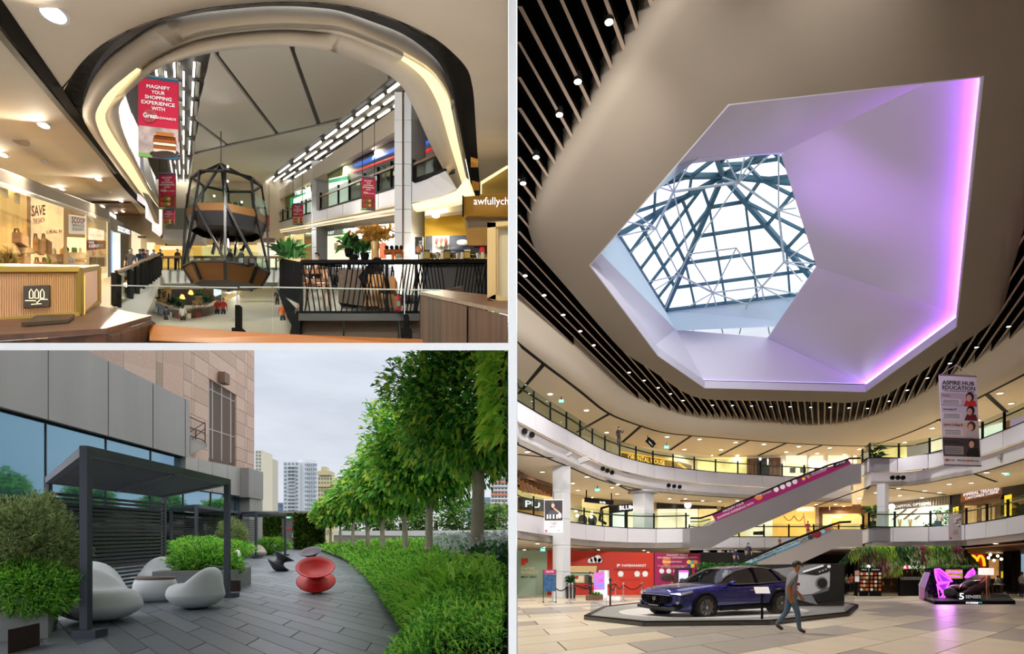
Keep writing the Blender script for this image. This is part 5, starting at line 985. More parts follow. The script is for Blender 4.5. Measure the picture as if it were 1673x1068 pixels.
MB().ball(cb + V((.30,-.05,.98)),(.62,.42,.2), 16,9, R=rot).put('backrest', M('plum_dark', (34,26,34), .5), t, smooth=True); MB().ball(cb + V((-.45,0,.62)),(.42,.42,.16), 16,9).put('seat', M('maroon_seat', (90,22,36), .5), t, smooth=True); MB().ball(cb + V((-.88,0,.34)),(.22,.42,.3), 16,9).put('leg_rest', M('plum_dark', (0,0,0)), t, smooth=True)
MB().tube([cb + V((-.75,-.45,.5)), cb + V((-.6,-.5,.85)), cb + V((-.2,-.52,.98)), cb + V((.3,-.5,1.0))], .05,7).put('armrest', CHROME, t, smooth=True); MB().ball(cb + V((.72,0,1.35)),(.22,.3,.14), 14,8, R=rot).put('head_cushion', M('plum_dark', (0,0,0)), t, smooth=True); MB().prism([cb + V((-.5,-.4,0)), cb + V((.4,-.4,0)), cb + V((.4,.4,0)), cb + V((-.5,.4,0))], (0,0,.3)).put('base', BLACK, t)
b = R.p(R.X(1611,31.5), 31.5,.17); t = thing('floor_lamp', 'floor lamp with a pinkish lit drum shade on a thin tripod', 'lamp', b); MB().lathe([(.32,1.28),(.32,1.62),(.3,1.62),(.3,1.28)], b, 20).put('shade', M('shade_lit', (255,214,206), .6, emit=1.1), t)
for a in (0,2.1,4.2): MB().tube([b + V((.22 * math.cos(a), .22 * math.sin(a), 0)), b + V((0,0,1.3))], .015,5).put('leg', M('copper', (190,130,90), .3,.8), t)
t = thing('sign_stand', 'slanted white information stand at the booth corner', 'sign', R.p(R.X(1507,35), 35,0)); px_poly('panel', [(1502,956),(1511,962),(1520,935),(1512,934)], 35,.1, M('stand_white', (206,204,216), .5), t); px_poly('post', [(1503,978),(1511,980),(1511,958),(1503,956)], 35.1,.1, M('stand_pink', (220,170,200), .5), t)
# ---- fast-food restaurant
Yr = 46.2; t = thing('restaurant_sign', 'red sign board with a golden double-arch emblem', 'sign', at(1596,930, Yr)); px_poly('board', [(1581,930),(1611,930),(1611,903.5),(1581,905)], Yr, .2, M('sign_red', (196,26,22), .5, emit=.25), t); GOLD = M('arch_gold', (255,200,30), .4, emit=1.2)
for x in (1589.5,1602): MB().tube([at(x + 6.3 * math.cos(a), 924.5 - 17 * math.sin(a), Yr - .08) for a in [math.pi * i / 14 for i in range(15)]], .085,8).put('arch', GOLD, t)
s = shop('dim timber-lined restaurant behind the booth with pendant lights', 'restaurant', R.p(R.X(1640,50), 50,0)); px_poly('back_wall', [(1575,972),(1735,972),(1735,880),(1575,886)], 52,.2, M('rest_back', (70,48,30), .6, var=.4, vs=.5), s)
MB().prism([R.on(1576,897,3.3), R.on(1735,884,3.3), R.p(R.X(1735,52), 52,3.3), R.p(R.X(1576,52), 52,3.3)], (0,0,.1)).put('timber_ceiling', M('rest_timber', (140,92,52), .6, var=.2, vs=1), s)
for i, (x, y) in enumerate([(1618,906),(1630,908),(1642,905),(1624,915),(1636,913),(1648,911),(1615,911)]): MB().ball(at(x, y, 49), .1,8,5).put('pendant', LAMPW, s)
px_poly('lit_panel', [(1616,945),(1632,945),(1632,913),(1616,913)], 51.5,.05, M('rest_lit', (190,140,86), .6, emit=.5, var=.3, vs=1), s); px_poly('red_panel', [(1641,932),(1653,932),(1653,926),(1641,926)], 51,.05, M('rest_red', (190,40,30), .6, emit=.4), s); px_poly('yellow_board', [(1636,944),(1648,944),(1648,933),(1636,933)], 49.5,.05, M('rest_yellow', (226,180,40), .6, emit=.5), s); px_poly('window', [(1669,960),(1735,962),(1735,900),(1669,902)], 51,.05, M('rest_window', (150,190,210), .5, emit=.6), s)
spot(R.p(R.X(1630,48), 48,3.2), 260, WARM, .2,160, s)
px_poly('black_pier', [(1653,967),(1667.5,967),(1667.5,897),(1653,899)], 45.5,.8, M('pier_black', (14,14,16), .15), label='glossy black pier at the restaurant entrance', cat='pillar', kind='structure')
b = R.p(R.X(1642,46.5), 46.5,0); t = thing('cafe_table', 'white cafe table with a curved pedestal in the restaurant', 'table', b); MB().box(b + V((0,0,.82)),(1.3,.7,.06)).put('table_top', PRINTW, t); MB().lathe([(.28,0),(.26,.03),(.08,.2),(.06,.5),(.2,.8)], b, 14).put('pedestal', PRINTW, t, smooth=True)
person(R.p(R.X(1630,48), 48,0), 1.5, math.radians(170),(214,214,216),(40,40,46), label='person in white shirt seated deep in the restaurant')
for i, x in enumerate((1618,1626,1660)):
 b = R.p(R.X(x, 47.5), 47.5,0); t = thing('bar_stool', 'dark stool in the restaurant, %s' % ['nearest the red sign', 'under the person in white', 'behind the black pier'][i], 'stool', b); MB().box(b + V((0,0,.7)),(.4,.4,.06)).put('seat', BLACK, t)
 for dx, dy in ((-.16,-.16),(.16,-.16),(.16,.16),(-.16,.16)): MB().box(b + V((dx, dy, .34)),(.03,.03,.68)).put('leg', BLACK, t)
# ================================================================== ROOF TERRACE (lower left)
REG = 'B'
T = Place(870,1.6)
d1, d2 = V((-.0965,1,0)), V((-.866,1,0))
X0 = -17.0
def fY(x, x0=X0): return x0 / ((x - 755) / 1000.0)            # distance of the facade line at column x
def fp(x, y, x0=X0): return at(x, y, fY(x, x0))
# ---- paving: slate planks
SL = [M('slate_%d' % i, c, .38, var=.12, vs=3, stretch=(1,3,1), spec=.45) for i, c in enumerate([(116,122,130),(104,111,119),(128,134,142),(110,116,122)])]
fl2 = MB().prism([T.p(-40,6.5,-.012), T.p(-.03,6.5,-.012), T.p(-.03,75,-.012), T.p(-40,75,-.012)], (0,0,-.15)).put('floor_terrace', M('slate_joint', (188,178,162), .9), label='dark slate plank paving of the roof terrace', cat='floor', kind='structure')
PWd, PLn = .62,2.3
def pl_mesh(mat):
 a, b = d1 * (PWd - .024), d2 * (PLn - .034); c = [V((0,0,0)), b, a + b, a]; c = [V((p.x, p.y, T.s * p.y)) for p in c]; me = bpy.data.meshes.new('plank'); me.from_pydata([tuple(p) for p in c] + [tuple(p - V((0,0,.012))) for p in c], [], [(3,2,1,0),(0,4,5,1),(1,5,6,2),(2,6,7,3),(3,7,4,0)]); me.materials.append(mat); return me
pm = [pl_mesh(m) for m in SL]; cl = []
for i in range(-80,140):
 for j in range(-40,40):
  p = d1 * (i * PWd) + d2 * ((j + (i % 3) * .37) * PLn) + V((0,6,0)); q = p + d1 * PWd * .5 + d2 * PLn * .5
  if 5.8 < q.y < 62 and q.x < .6 and q.x > -q.y * .86 - .5 and q.x > X0 - .08 * q.y: cl.append((q.y, i, j, p))
cl.sort(key=lambda c: c[0]); rest = MB()
for n, (yy, i, j, p) in enumerate(cl):
 if n < 300 and p.x < -.15: o = bpy.data.objects.new('plank', pm[(i * 7 + j * 3) % 4]); COL.objects.link(o); o.parent = fl2; o.location = T.p(p.x, p.y, 0)
 else: a, b = d1 * (PWd - .024), d2 * (PLn - .034); rest.cur = (i * 7 + j * 3) % 4; clip_tile(rest, [p, p + b, p + a + b, p + a], T, -1,.012)
rest.put('plank_field', SL, fl2, kind='stuff')
# ---- building facade
CLAD = M('cladding_grey', (158,154,152), .5,.15, var=.06, vs=.6, stretch=(1,1,.15)); MIRR = M('mirror_glass', (120,160,186), .04,.85); MULL = M('mullion', (52,60,68), .4)
fc = thing('wall_facade', 'grey clad upper facade over mirrored glass beside the pergola', 'facade', fp(0,1000), kind='structure'); back = V((-1.2,0,0))
def fquad(xa, xb, ta, tb, ba, bb, x0=X0): return [fp(xa, ba, x0), fp(xb, bb, x0), fp(xb, tb, x0), fp(xa, ta, x0)]
botl = lambda x: 663.7 + (x) * (748 - 663.7) / 310; topl = lambda x: 572 + (x - 141.6) * (655 - 572) / 168.4
JX = [-60,79,177,250,303]
for a, b in zip(JX, JX[1:]): MB().prism(fquad(a + .8, b - .8, topl(a + .8), topl(b - .8), botl(a + .8), botl(b - .8)), back).put('cladding_panel', CLAD, fc)
MB().prism([fp(303.5, botl(303)), fp(310, botl(310) - 1, X0 - .1), fp(310, topl(310), X0 - .1), fp(303.5, topl(303))], back).put('end_panel', CLAD, fc)
MB().prism(fquad(-60,306, botl(-60) - 1, botl(306) - 1, botl(-60) + 5, botl(306) + 3, X0 - .25), back).put('shadow_gap', BLACK, fc)
MB().prism(fquad(-60,303, topl(-60) + 1, topl(303) + 1, botl(-60) - 1, botl(303) - 1, X0 - .08), back).put('backing', MULL, fc)
GX = [-60,76,174,247,300,345,385,405]
def gtop(x): return botl(x) + 4 if x < 303 else 800 + (x - 303) * .1
def gbot(x): return 870 + 1600 / fY(x, X0 - .4)
for a, b in zip(GX, GX[1:]): MB().prism(fquad(a + .5, b - .5, gtop(a), gtop(b - .6), gbot(a + .5), gbot(b - .5), X0 - .4),(-.06,0,0)).put('mirror_pane', MIRR, fc)
DKG = M('glass_dark_reflection', (12,15,18), .08,0, spec=.35)  # dark reflection of the pergola put into the colour of the lower band
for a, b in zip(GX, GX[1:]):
 q = lambda x, h: (lambda Yq: T.p((x - CX) / F * Yq, Yq, h))(fY(x, X0 - .34)); MB().prism([q(a + .5,0), q(b - .5,0), q(b - .5,2.9), q(a + .5,2.9)], (-.04,0,0)).put('dark_reflection_pane', DKG, fc)
for x in GX[1:-1]: MB().prism(fquad(x - .6, x + .6, gtop(x), gtop(x), gbot(x), gbot(x), X0 - .36),(-.1,0,0)).put('mullion', MULL, fc)
LX = [303,324,347,372,393,407]
lt = lambda x: 746 + (x - 303) * (766 - 746) / 104; lb_ = lambda x: 797 + (x - 303) * (812 - 797) / 104
CL2 = M('cladding_light', (180,175,172), .5,.1, var=.05, vs=.6)
for a, b in zip(LX, LX[1:]): MB().prism(fquad(a + .4, b - .4, lt(a), lt(b), lb_(a), lb_(b), X0 - .05),(-.4,0,0)).put('cladding_panel', CL2, fc)
MB().prism(fquad(406.5,430,764,771,812,816, X0 + .6),(-1.2,0,0)).put('corner_panel', CLAD, fc); MB().prism(fquad(408,429,811,815,903,900, X0 + .4),(-1,0,0)).put('corner_pier', CL2, fc); MB().prism(fquad(398,408,811,812,905,904, X0 - .1),(-.4,0,0)).put('dark_jamb', M('jamb_blue', (34,48,58), .3), fc)
# granite tower, each slab of stone a part
GRN = [M('granite_%d' % i, c, .7, var=.1, vs=9) for i, c in enumerate([(206,174,158),(198,168,154),(212,182,168),(170,150,130)])]
gt = thing('wall_granite', 'pink granite tower wall rising over the terrace facade', 'facade', fp(350,800), kind='structure'); XT = X0 - 1.2
for x, y, w in [(140,168,0),(168,202,3),(202,255,2),(255,266,3),(266,300,0)]:
 for a, b, c, d in [(555,590,0,0),(590,690,0,0)]: MB().prism(fquad(x + .3, y - .3, a, a + (y - x) * .3, b, b + (y - x) * .3, XT),(-.3,0,0)).put('granite_slab', GRN[w if a > 560 else (w + 1) % 3], gt)
cols = [300,313,318,341,386,400,404,415]
for k, (a, b) in enumerate(zip(cols, cols[1:])):
 for r in range(-2,13):
  h0, h1 = 6.5 + r * 1.05,6.5 + (r + 1) * 1.05 - .03
  def Pq(x, h): Yq = fY(x, XT - .15); return T.p((x - CX) / F * Yq, Yq, h)
  w0, w1 = T.hat(748, fY(341, XT)), T.hat(612, fY(341, XT))
  if (a, b) == (341,386) and h1 > w0 - .3 and h0 < w1 - .4: continue
  MB().prism([Pq(a + .15, h0), Pq(b - .15, h0), Pq(b - .15, h1), Pq(a + .15, h1)], (-.3,0,0)).put('granite_slab', GRN[(r * 2 + k) % 3], gt)
MB().prism(fquad(138,415,540,540,800,800, XT - .3),(-.2,0,0)).put('granite_core', M('granite_core', (110,92,84), .9), gt)
Yt = fY(415, XT - .15); MB().prism([T.p(-.4215 * Yt, Yt, 3), T.p(-.4215 * Yt - 3, Yt + .2,3), T.p(-.4215 * Yt - 3, Yt + .2,20), T.p(-.4215 * Yt, Yt, 20)], (0,.05,0)).put('end_wall', GRN[1], gt)
win = thing('window_1', 'tall louvred window with blue side panes in the granite tower', 'window', fp(341,748, XT), kind='structure'); wl = lambda x: 612 + (x - 341) * .56; wb = lambda x: 748 + (x - 341) * .2
def wqd(xa, xb, fa, fb, x0, name, mat, th=-.1):
 y = lambda x, f: wl(x) + (wb(x) - wl(x)) * f
 MB().prism([fp(xa, y(xa, fb), x0), fp(xb, y(xb, fb), x0), fp(xb, y(xb, fa), x0), fp(xa, y(xa, fa), x0)], (th, 0,0)).put(name, mat, win)
BLUEG = M('window_blue', (84,160,190), .35); LOUV = M('louvre_brown', (112,98,92), .6)
for xa, xb in ((342,346.5),(378,384)): 
 for fa, fb in ((0.01,.17),(.19,.63),(.65,.99)): wqd(xa, xb, fa, fb, XT - .35, 'pane', BLUEG)
for xa, xb in ((348.5,360.5),(364,376)):
 for k in range(36):
  f = .01 + k * .0273
  if .145 < f < .17: continue
  wqd(xa, xb, f, f + .016, XT - .33, 'louvre', LOUV, -.05)
 wqd(xa, xb, 0,1, XT - .45, 'louvre_backing', M('louvre_dark', (54,46,44), .8))
for x in (341,347,362,377,385): wqd(x - .7, x + .9,0,1, XT - .28, 'frame', CL2,-.2)
for f in (.16,.64): wqd(341,386, f, f + .012, XT - .27, 'frame', CL2,-.15)
MB().box(fp(366,618, XT + .2),(.5,.8,.8)).put('lamp_box', M('lampbox', (124,96,80)), win)
bal = thing('service_ledge', 'grey service ledge with a tubular guard rail on the granite tower', 'ledge', fp(325,735, XT)); Yl = fY(310, XT) + .3
MB().prism([at(311,742, Yl), at(336,732, Yl + 1), at(338,727, Yl + 1), at(337,722, Yl + 1), at(311,715, Yl)], (-1,.6,0)).put('ledge', CL2, bal)
for y in (682,699,713): MB().tube([at(311, y - 1, Yl), at(330, y + 8 - (y - 682) * .1, Yl + 1), at(335, y + 9, Yl + 1)], .035,5).put('rail', MULL, bal)
for x, y0, y1 in ((320,702,718),(335,690,724)): MB().tube([at(x, y0, Yl + .7), at(x, y1, Yl + .7)], .035,5).put('rail_post', MULL, bal)
MB().tube([at(311,705, Yl), at(335,690, Yl + 1)], .03,5).put('brace', MULL, bal); MB().tube([at(314,717, Yl), at(335,700, Yl + 1)], .03,5).put('brace', MULL, bal)
# ---- pergolas
PG = M('pergola_grey', (76,80,92), .4,.2); PGL = M('pergola_louvre', (70,72,82), .5); SLD = M('screen_slat', (58,58,63), .45)
def pergola(A, B, C, D, h, label, nscreen=23, nroof=26, w=.12):
 """plan corners: A front-left, B front-right, C back-right, D back-left"""
 t = thing('pergola', label, 'pergola', T.p(*A, 0)); P = lambda q, z: T.p(q[0], q[1], z)
 for q in (A, B, C, D):
  MB().bar(P(q, 0), P(q, h), w, w, up=(0,1,0)).put('post', PG, t)
  MB().box(P(q, .05) + V((w * .5,0,0)),(w * 3, w * 2.4,.13)).put('post_foot', PG, t)
 for a, b in ((A, B),(B, C),(C, D),(D, A)): MB().bar(P(a, h - w * .6), P(b, h - w * .6), w, w * 1.25).put('beam', PG, t)
 for k in range(1, nroof):
  f = k / nroof; a = (A[0] + (D[0] - A[0]) * f, A[1] + (D[1] - A[1]) * f); b = (B[0] + (C[0] - B[0]) * f, B[1] + (C[1] - B[1]) * f)
  MB().bar(P(a, h - .1), P(b, h - .1), w * .75,.035).put('roof_louvre', PGL, t)
 mA = ((A[0] + B[0]) / 2,(A[1] + B[1]) / 2); mB = ((C[0] + D[0]) / 2,(C[1] + D[1]) / 2); MB().bar(P(mA, h - .14), P(mB, h - .14), .05,.06).put('roof_rib', PG, t)
 if nscreen:
  for k in range(nscreen):
   z = .08 + k * (h - .35) / nscreen; MB().bar(P(D, z), P(C, z), .06,(h - .35) / nscreen * .6).put('screen_slat', SLD, t)
 return t
A1, B1, C1, D1 = (-6.55,9.41),(-7.07,15.2),(-11.66,20.5),(-11.14,14.7)
pg1 = pergola(A1, B1, C1, D1,2.93, 'nearest dark grey pergola with a slatted rear screen')
MB().bar(at(105,947,10.5), at(131,959,9.6), .05,.05).put('side_rail', PG, pg1); MB().bar(at(349,925,16), at(368,928,15.3), .05,.05).put('side_rail', PG, pg1)
pergola((-14.9,28.9),(-17.5,39.6),(-20.0,43),(-17.6,31.6), 2.93, 'second dark grey pergola half hidden behind the round hedge', 22,14); pergola((-15.9,38),(-15.9,42.9),(-19.6,47.0),(-19.4,41.5), 2.93, 'farthest dark grey pergola beside the green wall', 20,12)
# ---- moulded lounge chairs
BLOB = M('moulded_pale', (240,243,246), .55, var=.02); BLOBB = M('moulded_beige', (186,172,162), .6)
def sst(x): x = max(0, min(1, x)); return x * x * (3 - 2 * x)
def lounge(loc, rx, ry, seat, backh, ang, mat, label, name='lounge_chair'):
 l = V(loc); t = thing(name, label, 'chair', l); Rm = Matrix.Rotation(ang, 3, 'Z')
 def fn(q):                       # squashed body whose top rises into a rounded back (towards local -x)
  r = math.hypot(q.x, q.y); g = (r ** .72) / max(r, 1e-6) if r > 1e-6 else 1; q = V((q.x * g, q.y * g, q.z)); r = r ** .72; z = q.z; s = sst((-q.x + .35) / .95)
  if z > 0:
   top = seat + (backh - seat) * s; dish = .10 * max(0,1 - (r / .62) ** 2) * (1 - .3 * s); zz = (z ** .5) * (top - .3) - dish * (z > .45) + .3
  else: zz = .3 - .3 * (-z) ** 1.35
  k = 1 + .10 * math.sin(max(0, min(1, zz / .5)) * math.pi); e = 1
  return V((q.x * k * e - .16 * s * max(0, zz - .4), q.y * k * e, zz))
 MB().ball(l, (rx, ry, 1), 36,24, R=Rm, fn=fn).put('shell', mat, t, smooth=True); return t
def lpx(px, Y): return T.p((px - CX) / F * Y, Y, 0)
lounge(lpx(161,11.1), .66,.62,.62,1.02, math.radians(-12), BLOB, 'large pale moulded lounge chair behind the front pergola post'); lounge(lpx(152,12.9), .6,.6,.58,1.05, math.radians(-40), BLOB, 'second pale moulded lounge chair tucked behind the large one')
lounge(lpx(320,13.0), .52,.54,.55,.92, math.radians(186), BLOB, 'pale moulded lounge chair with its back to the round hedge'); lounge(lpx(264,17.2), .58,.56,.56,.98, math.radians(-80), BLOB, 'pale moulded lounge chair facing out in front of the slatted screen')
p = lpx(254,14.4); t = thing('side_table', 'pale moulded drum table with a round brown top', 'table', p); MB().lathe([(.02,0),(.36,.0),(.45,.1),(.48,.25),(.46,.4),(.42,.5),(.02,.5)], p, 36).put('drum', BLOB, t, smooth=True); MB().lathe([(.40,.5),(.42,.52),(.42,.55),(.40,.57),(.01,.57)], p, 36).put('table_top', M('brown_top', (128,110,102), .5), t)
lounge(lpx(336,27), .5,.5,.45,1.0, math.radians(-90), BLOB, 'pale lounge chair back just showing over the round hedge'); lounge(lpx(380,25), .3,.5,.45,.95, math.radians(-140), BLOB, 'pale lounge chair edge beside the far pergola post')
lounge(lpx(418,39), .6,.6,.5,.9, math.radians(-60), BLOBB, 'beige lounge chair in front of the farthest pergola post'); lounge(lpx(437,45), .75,.65,.5,.85, math.radians(-100), BLOBB, 'wide beige lounge chair by the clipped hedge near the green wall')
# ---- spinning-top chairs
def spun(px, py, Y, k, tilt, az, mat, label):
 base = T.p((px - CX) / F * Y, Y, 0); t = thing('spinning_chair', label, 'chair', base); prof = [(.02,0),(.06,.0),(.16,.05),(.40,.20),(.47,.255),(.48,.275),(.455,.29),(.30,.30),(.20,.345),(.165,.41),(.18,.47),(.27,.55),(.40,.645),(.455,.69),(.465,.705),(.45,.712),(.36,.66),(.22,.58),(.10,.55),(.005,.545)]
 axis = V((math.cos(az), math.sin(az), 0)); Rm = Matrix.Rotation(tilt, 3, axis); pts = MB().lathe([(r * k, z * k) for r, z in prof], (0,0,0), 48, R=Rm)
 zmin = min(v[2] for v in pts.v); pts.v = [tuple(V(v) + base + V((0,0,-zmin))) for v in pts.v]; pts.put('seat_shell', mat, t, smooth=True)
 rr = MB().tube([base + V((0,0,-zmin)) + Rm @ V((.462 * k * math.cos(a), .462 * k * math.sin(a), .705 * k)) for a in [i * 2 * math.pi / 40 for i in range(41)]], .012 * k, 6); rr.put('rim', mat, t, smooth=True); return t
spun(517,965,16.6,1.06, math.radians(33), math.radians(14), M('spun_red', (226,44,40), .45), 'glossy red spinning-top chair tilted towards the viewer')
spun(449,934,25.5,1.02, math.radians(30), math.radians(110), M('spun_grey', (62,64,68), .5), 'charcoal spinning-top chair tipped on its side'); spun(513,925,29,1.1, math.radians(26), math.radians(-10), M('spun_plum', (86,78,88), .5), 'plum-grey spinning-top chair half hidden behind the red one')
# ---- planters and shrubs
CONC = M('planter_concrete', (150,150,150), .8, var=.08, vs=4, bump=.15)
LG = [leafmat('hedge_lime', (156,220,78)), leafmat('hedge_green', (112,186,66)), leafmat('hedge_deep', (70,140,56)), leafmat('hedge_bright', (186,236,104))]; LO = [leafmat('olive_a', (164,178,118)), leafmat('olive_b', (130,152,96)), leafmat('olive_c', (186,194,134)), leafmat('olive_d', (104,128,80))]
def cloud_fn(c, r, lo=-1, rough=.32):
 c = V(c); r = V(r)
 def f(i):
  while True:
   q = V((random.gauss(0,1), random.gauss(0,1), random.gauss(0,1))).normalized()
   if q.z > lo: break
  s = random.uniform(.72,1.03) * (1 + rough * mnoise.noise(q * 2.5 + c)); return c + V((q.x * r.x, q.y * r.y, q.z * r.z)) * s, q + V((0,0,.25))
 return f
q0 = T.on(0,1062); q1 = T.on(78,1045)
pl = thing('planter', 'rough concrete planter at the near corner with a tall feathery shrub', 'planter', T.p(-7.6,9.0,0)); MB().prism([T.p(-9.2,8.0,0), T.p(-7.05,9.3,0), T.p(-8.3,11.2,0), T.p(-10.6,10,0)], (0,0,.62)).put('trough', CONC, pl)
MB().prism([T.on(13,1068), T.on(56,1056), T.on(56,1056) + V((0,.1,0)), T.on(13,1068) + V((0,.1,0))], (0,0,.32)).put('garden_light', M('fixture_brown', (58,36,30), .5,.3), label='brown box light fixed to the concrete planter', cat='light')
def shrub(name, label, c, r, n, size, mats, parent=None, wide=.18, jit=.5, loc=None, cat='shrub', stems=5):
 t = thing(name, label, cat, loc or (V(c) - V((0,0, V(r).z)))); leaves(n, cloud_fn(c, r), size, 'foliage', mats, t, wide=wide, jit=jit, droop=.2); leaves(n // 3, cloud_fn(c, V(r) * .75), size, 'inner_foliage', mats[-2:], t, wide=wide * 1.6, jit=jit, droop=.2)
 b = V(c) - V((0,0, V(r).z))
 for k in range(stems): a = k * 2.4; MB().tube([b + V((.1 * math.cos(a), .1 * math.sin(a), -.1)), V(c) + V((V(r).x * .5 * math.cos(a), V(r).y * .5 * math.sin(a), V(r).z * .2))], .02,5).put('stem', M('twig', (120,104,84), .8), t)
 return t
shrub('feathery_shrub', 'tall olive-green feathery shrub at the near corner', at(35,893,9.6),(.85,.7,.72), 9000,.09, LO); shrub('feathery_shrub', 'upper plume of the olive shrub against the mirror glass', at(66,862,10.2),(.42,.4,.52), 3600,.085, LO); shrub('bright_shrub', 'bright green low shrub spilling over the concrete planter', at(35,962,9.3),(.8,.55,.42), 6500,.09, LG, cat='shrub')
shrub('bright_shrub', 'bright green shrub spilling towards the lounge chairs', at(98,948,10.0),(.3,.4,.34), 2600,.085, LG)
pl = thing('planter', 'low grey planter behind the lounge chairs under the round hedge', 'planter', T.p(-8.6,17.5,0)); MB().prism([T.p(-9.7,16.5,0), T.p(-7.8,16.8,0), T.p(-8.1,19.0,0), T.p(-10.2,19.2,0)], (0,0,.55)).put('trough', CONC, pl); MB().box(T.p(-7.55,16.7,.15),(.25,.1,.3)).put('garden_light', M('fixture_brown', (0,0,0)), label='small brown box light at the foot of the round hedge', cat='light')
shrub('round_hedge', 'broad round bright green hedge behind the lounge chairs', at(338,924,17.8),(1.0,.8,.5), 8500,.13, [LG[0], LG[3], LG[1], LG[2]], cat='hedge', wide=.16)
shrub('yellow_shrub', 'yellowish round shrub beside the second pergola', at(379,873,31),(.75,.6,.72), 3500,.13, LO); shrub('low_hedge', 'low green hedge under the yellowish shrub', at(372,897,30),(1.2,.7,.42), 3000,.15, LG); shrub('low_hedge', 'clipped low hedge near the green wall', at(446,890,44),(1.25,.6,.5), 3200,.17, LG); shrub('low_hedge', 'green planting at the foot of the second pergola', at(325,893,26),(1.2,.6,.4), 2400,.15, LG)
# ---- green wall with door
gw = thing('wall_green', 'ivy-covered end wall of the terrace', 'wall', T.p(-22,58,0), kind='structure'); Yg = 58.0; px_poly('wall', [(428,897.6),(530,897.6),(530,836),(428,836)], Yg, .3, M('ivy_wall_base', (54,74,36), .9), gw); px_poly('coping', [(426,838),(534,838),(534,834.5),(426,834.5)], Yg - .1,.5, M('coping_grey', (150,146,142)), gw)
leaves(5200, lambda i: (at(random.uniform(428,459) if i % 2 else random.uniform(481,530), random.uniform(838,897), Yg - .05), V((random.uniform(-.5,.5), -1, random.uniform(-.5,.3)))), .3, 'ivy', [leafmat('ivy_a', (110,140,40)), leafmat('ivy_b', (70,104,36)), leafmat('ivy_c', (40,70,30))], gw, wide=.5)
dr = thing('door_1', 'grey metal door in the ivy wall under a green exit sign', 'door', at(470,897, Yg), kind='structure'); px_poly('leaf', [(460,897.5),(480.5,897.5),(480.5,847),(460,847)], Yg - .1,.12, M('door_grey', (104,100,98), .5), dr); px_poly('handle', [(477,877),(478.5,877),(478.5,872),(477,872)], Yg - .2,.06, CHROME, dr); px_poly('notice', [(463,865),(476,865),(476,862.5),(463,862.5)], Yg - .15,.04, M('notice_red', (190,60,50)), dr)
t = thing('exit_sign', 'green exit sign over the grey terrace door', 'sign', at(471,846, Yg)); px_poly('panel', [(466,847),(476,847),(476,843),(466,843)], Yg - .25,.1, M('exit_green2', (40,150,100), .5, emit=.4), t); px_text('EXIT', 467.5,844,474.5,846, Yg - .27, SIGNW, t); MB().ball(at(478,845, Yg - .2), .09,8,6).put('alarm_bell', M('bell_red', (190,30,30)), t)
# ---- long planting bed on the right
BND = [(515,897),(560,915),(590,938),(618,972),(643,1010),(662,1040),(690,1085)]; bp = smooth_line([T.on(x, y) for x, y in BND], 8)
kerb = thing('planting_bed', 'long dark kerbed planting bed along the terrace edge', 'planter', bp[len(bp) // 2]); MB().prism([T.p(p.x + .12, p.y, 0) for p in bp] + [T.p(bp[-1].x, 4.8,0), T.p(-.06,4.8,0), T.p(-.06,57.5,0)], (0,0,.25)).put('soil', M('soil', (34,28,22), .95), kerb); MB().strip([T.p(p.x + .02, p.y, 0) for p in bp], [T.p(p.x + .02, p.y, .3) for p in bp], (.1,0,0)).put('kerb', M('kerb_dark', (44,46,50), .7), kerb)
def bedpt(Y):
 for a, b in zip(bp, bp[1:]):
  if b.y <= Y <= a.y: f = (Y - b.y) / (a.y - b.y); return b.x + (a.x - b.x) * f
 return bp[-1].x if Y < bp[-1].y else bp[0].x
seg = [(5.0,7.0),(7.0,9.4),(9.4,11.5),(11.5,14.5),(14.5,19),(19,26),(26,36),(36,60)]
def bed(name, label, ya, yb, t0, t1, n, size, hf, mats, wide, jit=.45, cat='shrub', lift_=0):
 tt = thing(name, label, cat, T.p((bedpt((ya + yb) / 2)) * (1 - (t0 + t1) / 2),(ya + yb) / 2,.25))
 def fn(i):
  Y = ya + (yb - ya) * random.random(); u = t0 + (t1 - t0) * (random.random() ** 1.3); xb = bedpt(Y); X = xb * (1 - u) - .06; h = hf(u, Y) * (1 + .22 * mnoise.noise(V((X * 1.6, Y * .8,0))))
  edge = (u - t0) / max(.02,.22); z = h * (random.random() ** .35 if edge > 1 else random.uniform(.1,1) * (.45 + .55 * edge ** .5))
  return T.p(X, Y, .12 + max(.05, z)), V((-.6 * (1 - min(1, edge)) - .15,-.55,.75))
 leaves(n, fn, size, 'foliage', mats, tt, wide=wide, jit=jit, droop=.25); return tt
names = ['lowest fringe of the feathery hedge at the frame edge', 'nearest feathery hedge clump at the frame corner', 'second feathery hedge clump with long arching sprays', 'third feathery hedge clump along the paving', 'fourth feathery hedge clump opposite the red chair', 'fifth feathery hedge clump before the distant bend', 'sixth hedge clump along the distant bend', 'farthest hedge clump by the ivy wall']
for k, (ya, yb) in enumerate(seg):
 bed('feathery_hedge', names[k], ya, yb, 0,.62 if k > 2 else .98, [6000,15000,14000,12000,9000,6500,5000,4500][k], [.075,.085,.095,.11,.13,.17,.23,.34][k], lambda u, Y: .5 + .36 * min(1, u * 2.2), [LG[3], LG[0], LG[1], LG[2]] if k < 6 else LG, .17,.42)
for k, (ya, yb) in enumerate(((7.4,9),(9,11),(11,14))):
 tt = bed('arching_sprays', 'long bright arching sprays over the hedge, ' + ['in the corner', 'beside the paving', 'below the flowers'][k], ya, yb, .05,.9,520,.24, lambda u, Y: .62 + .36 * min(1, u * 2.2), [LG[3], LG[0]], .06,.5)
FLW = leafmat('flower_white', (236,238,240), tl=.2)
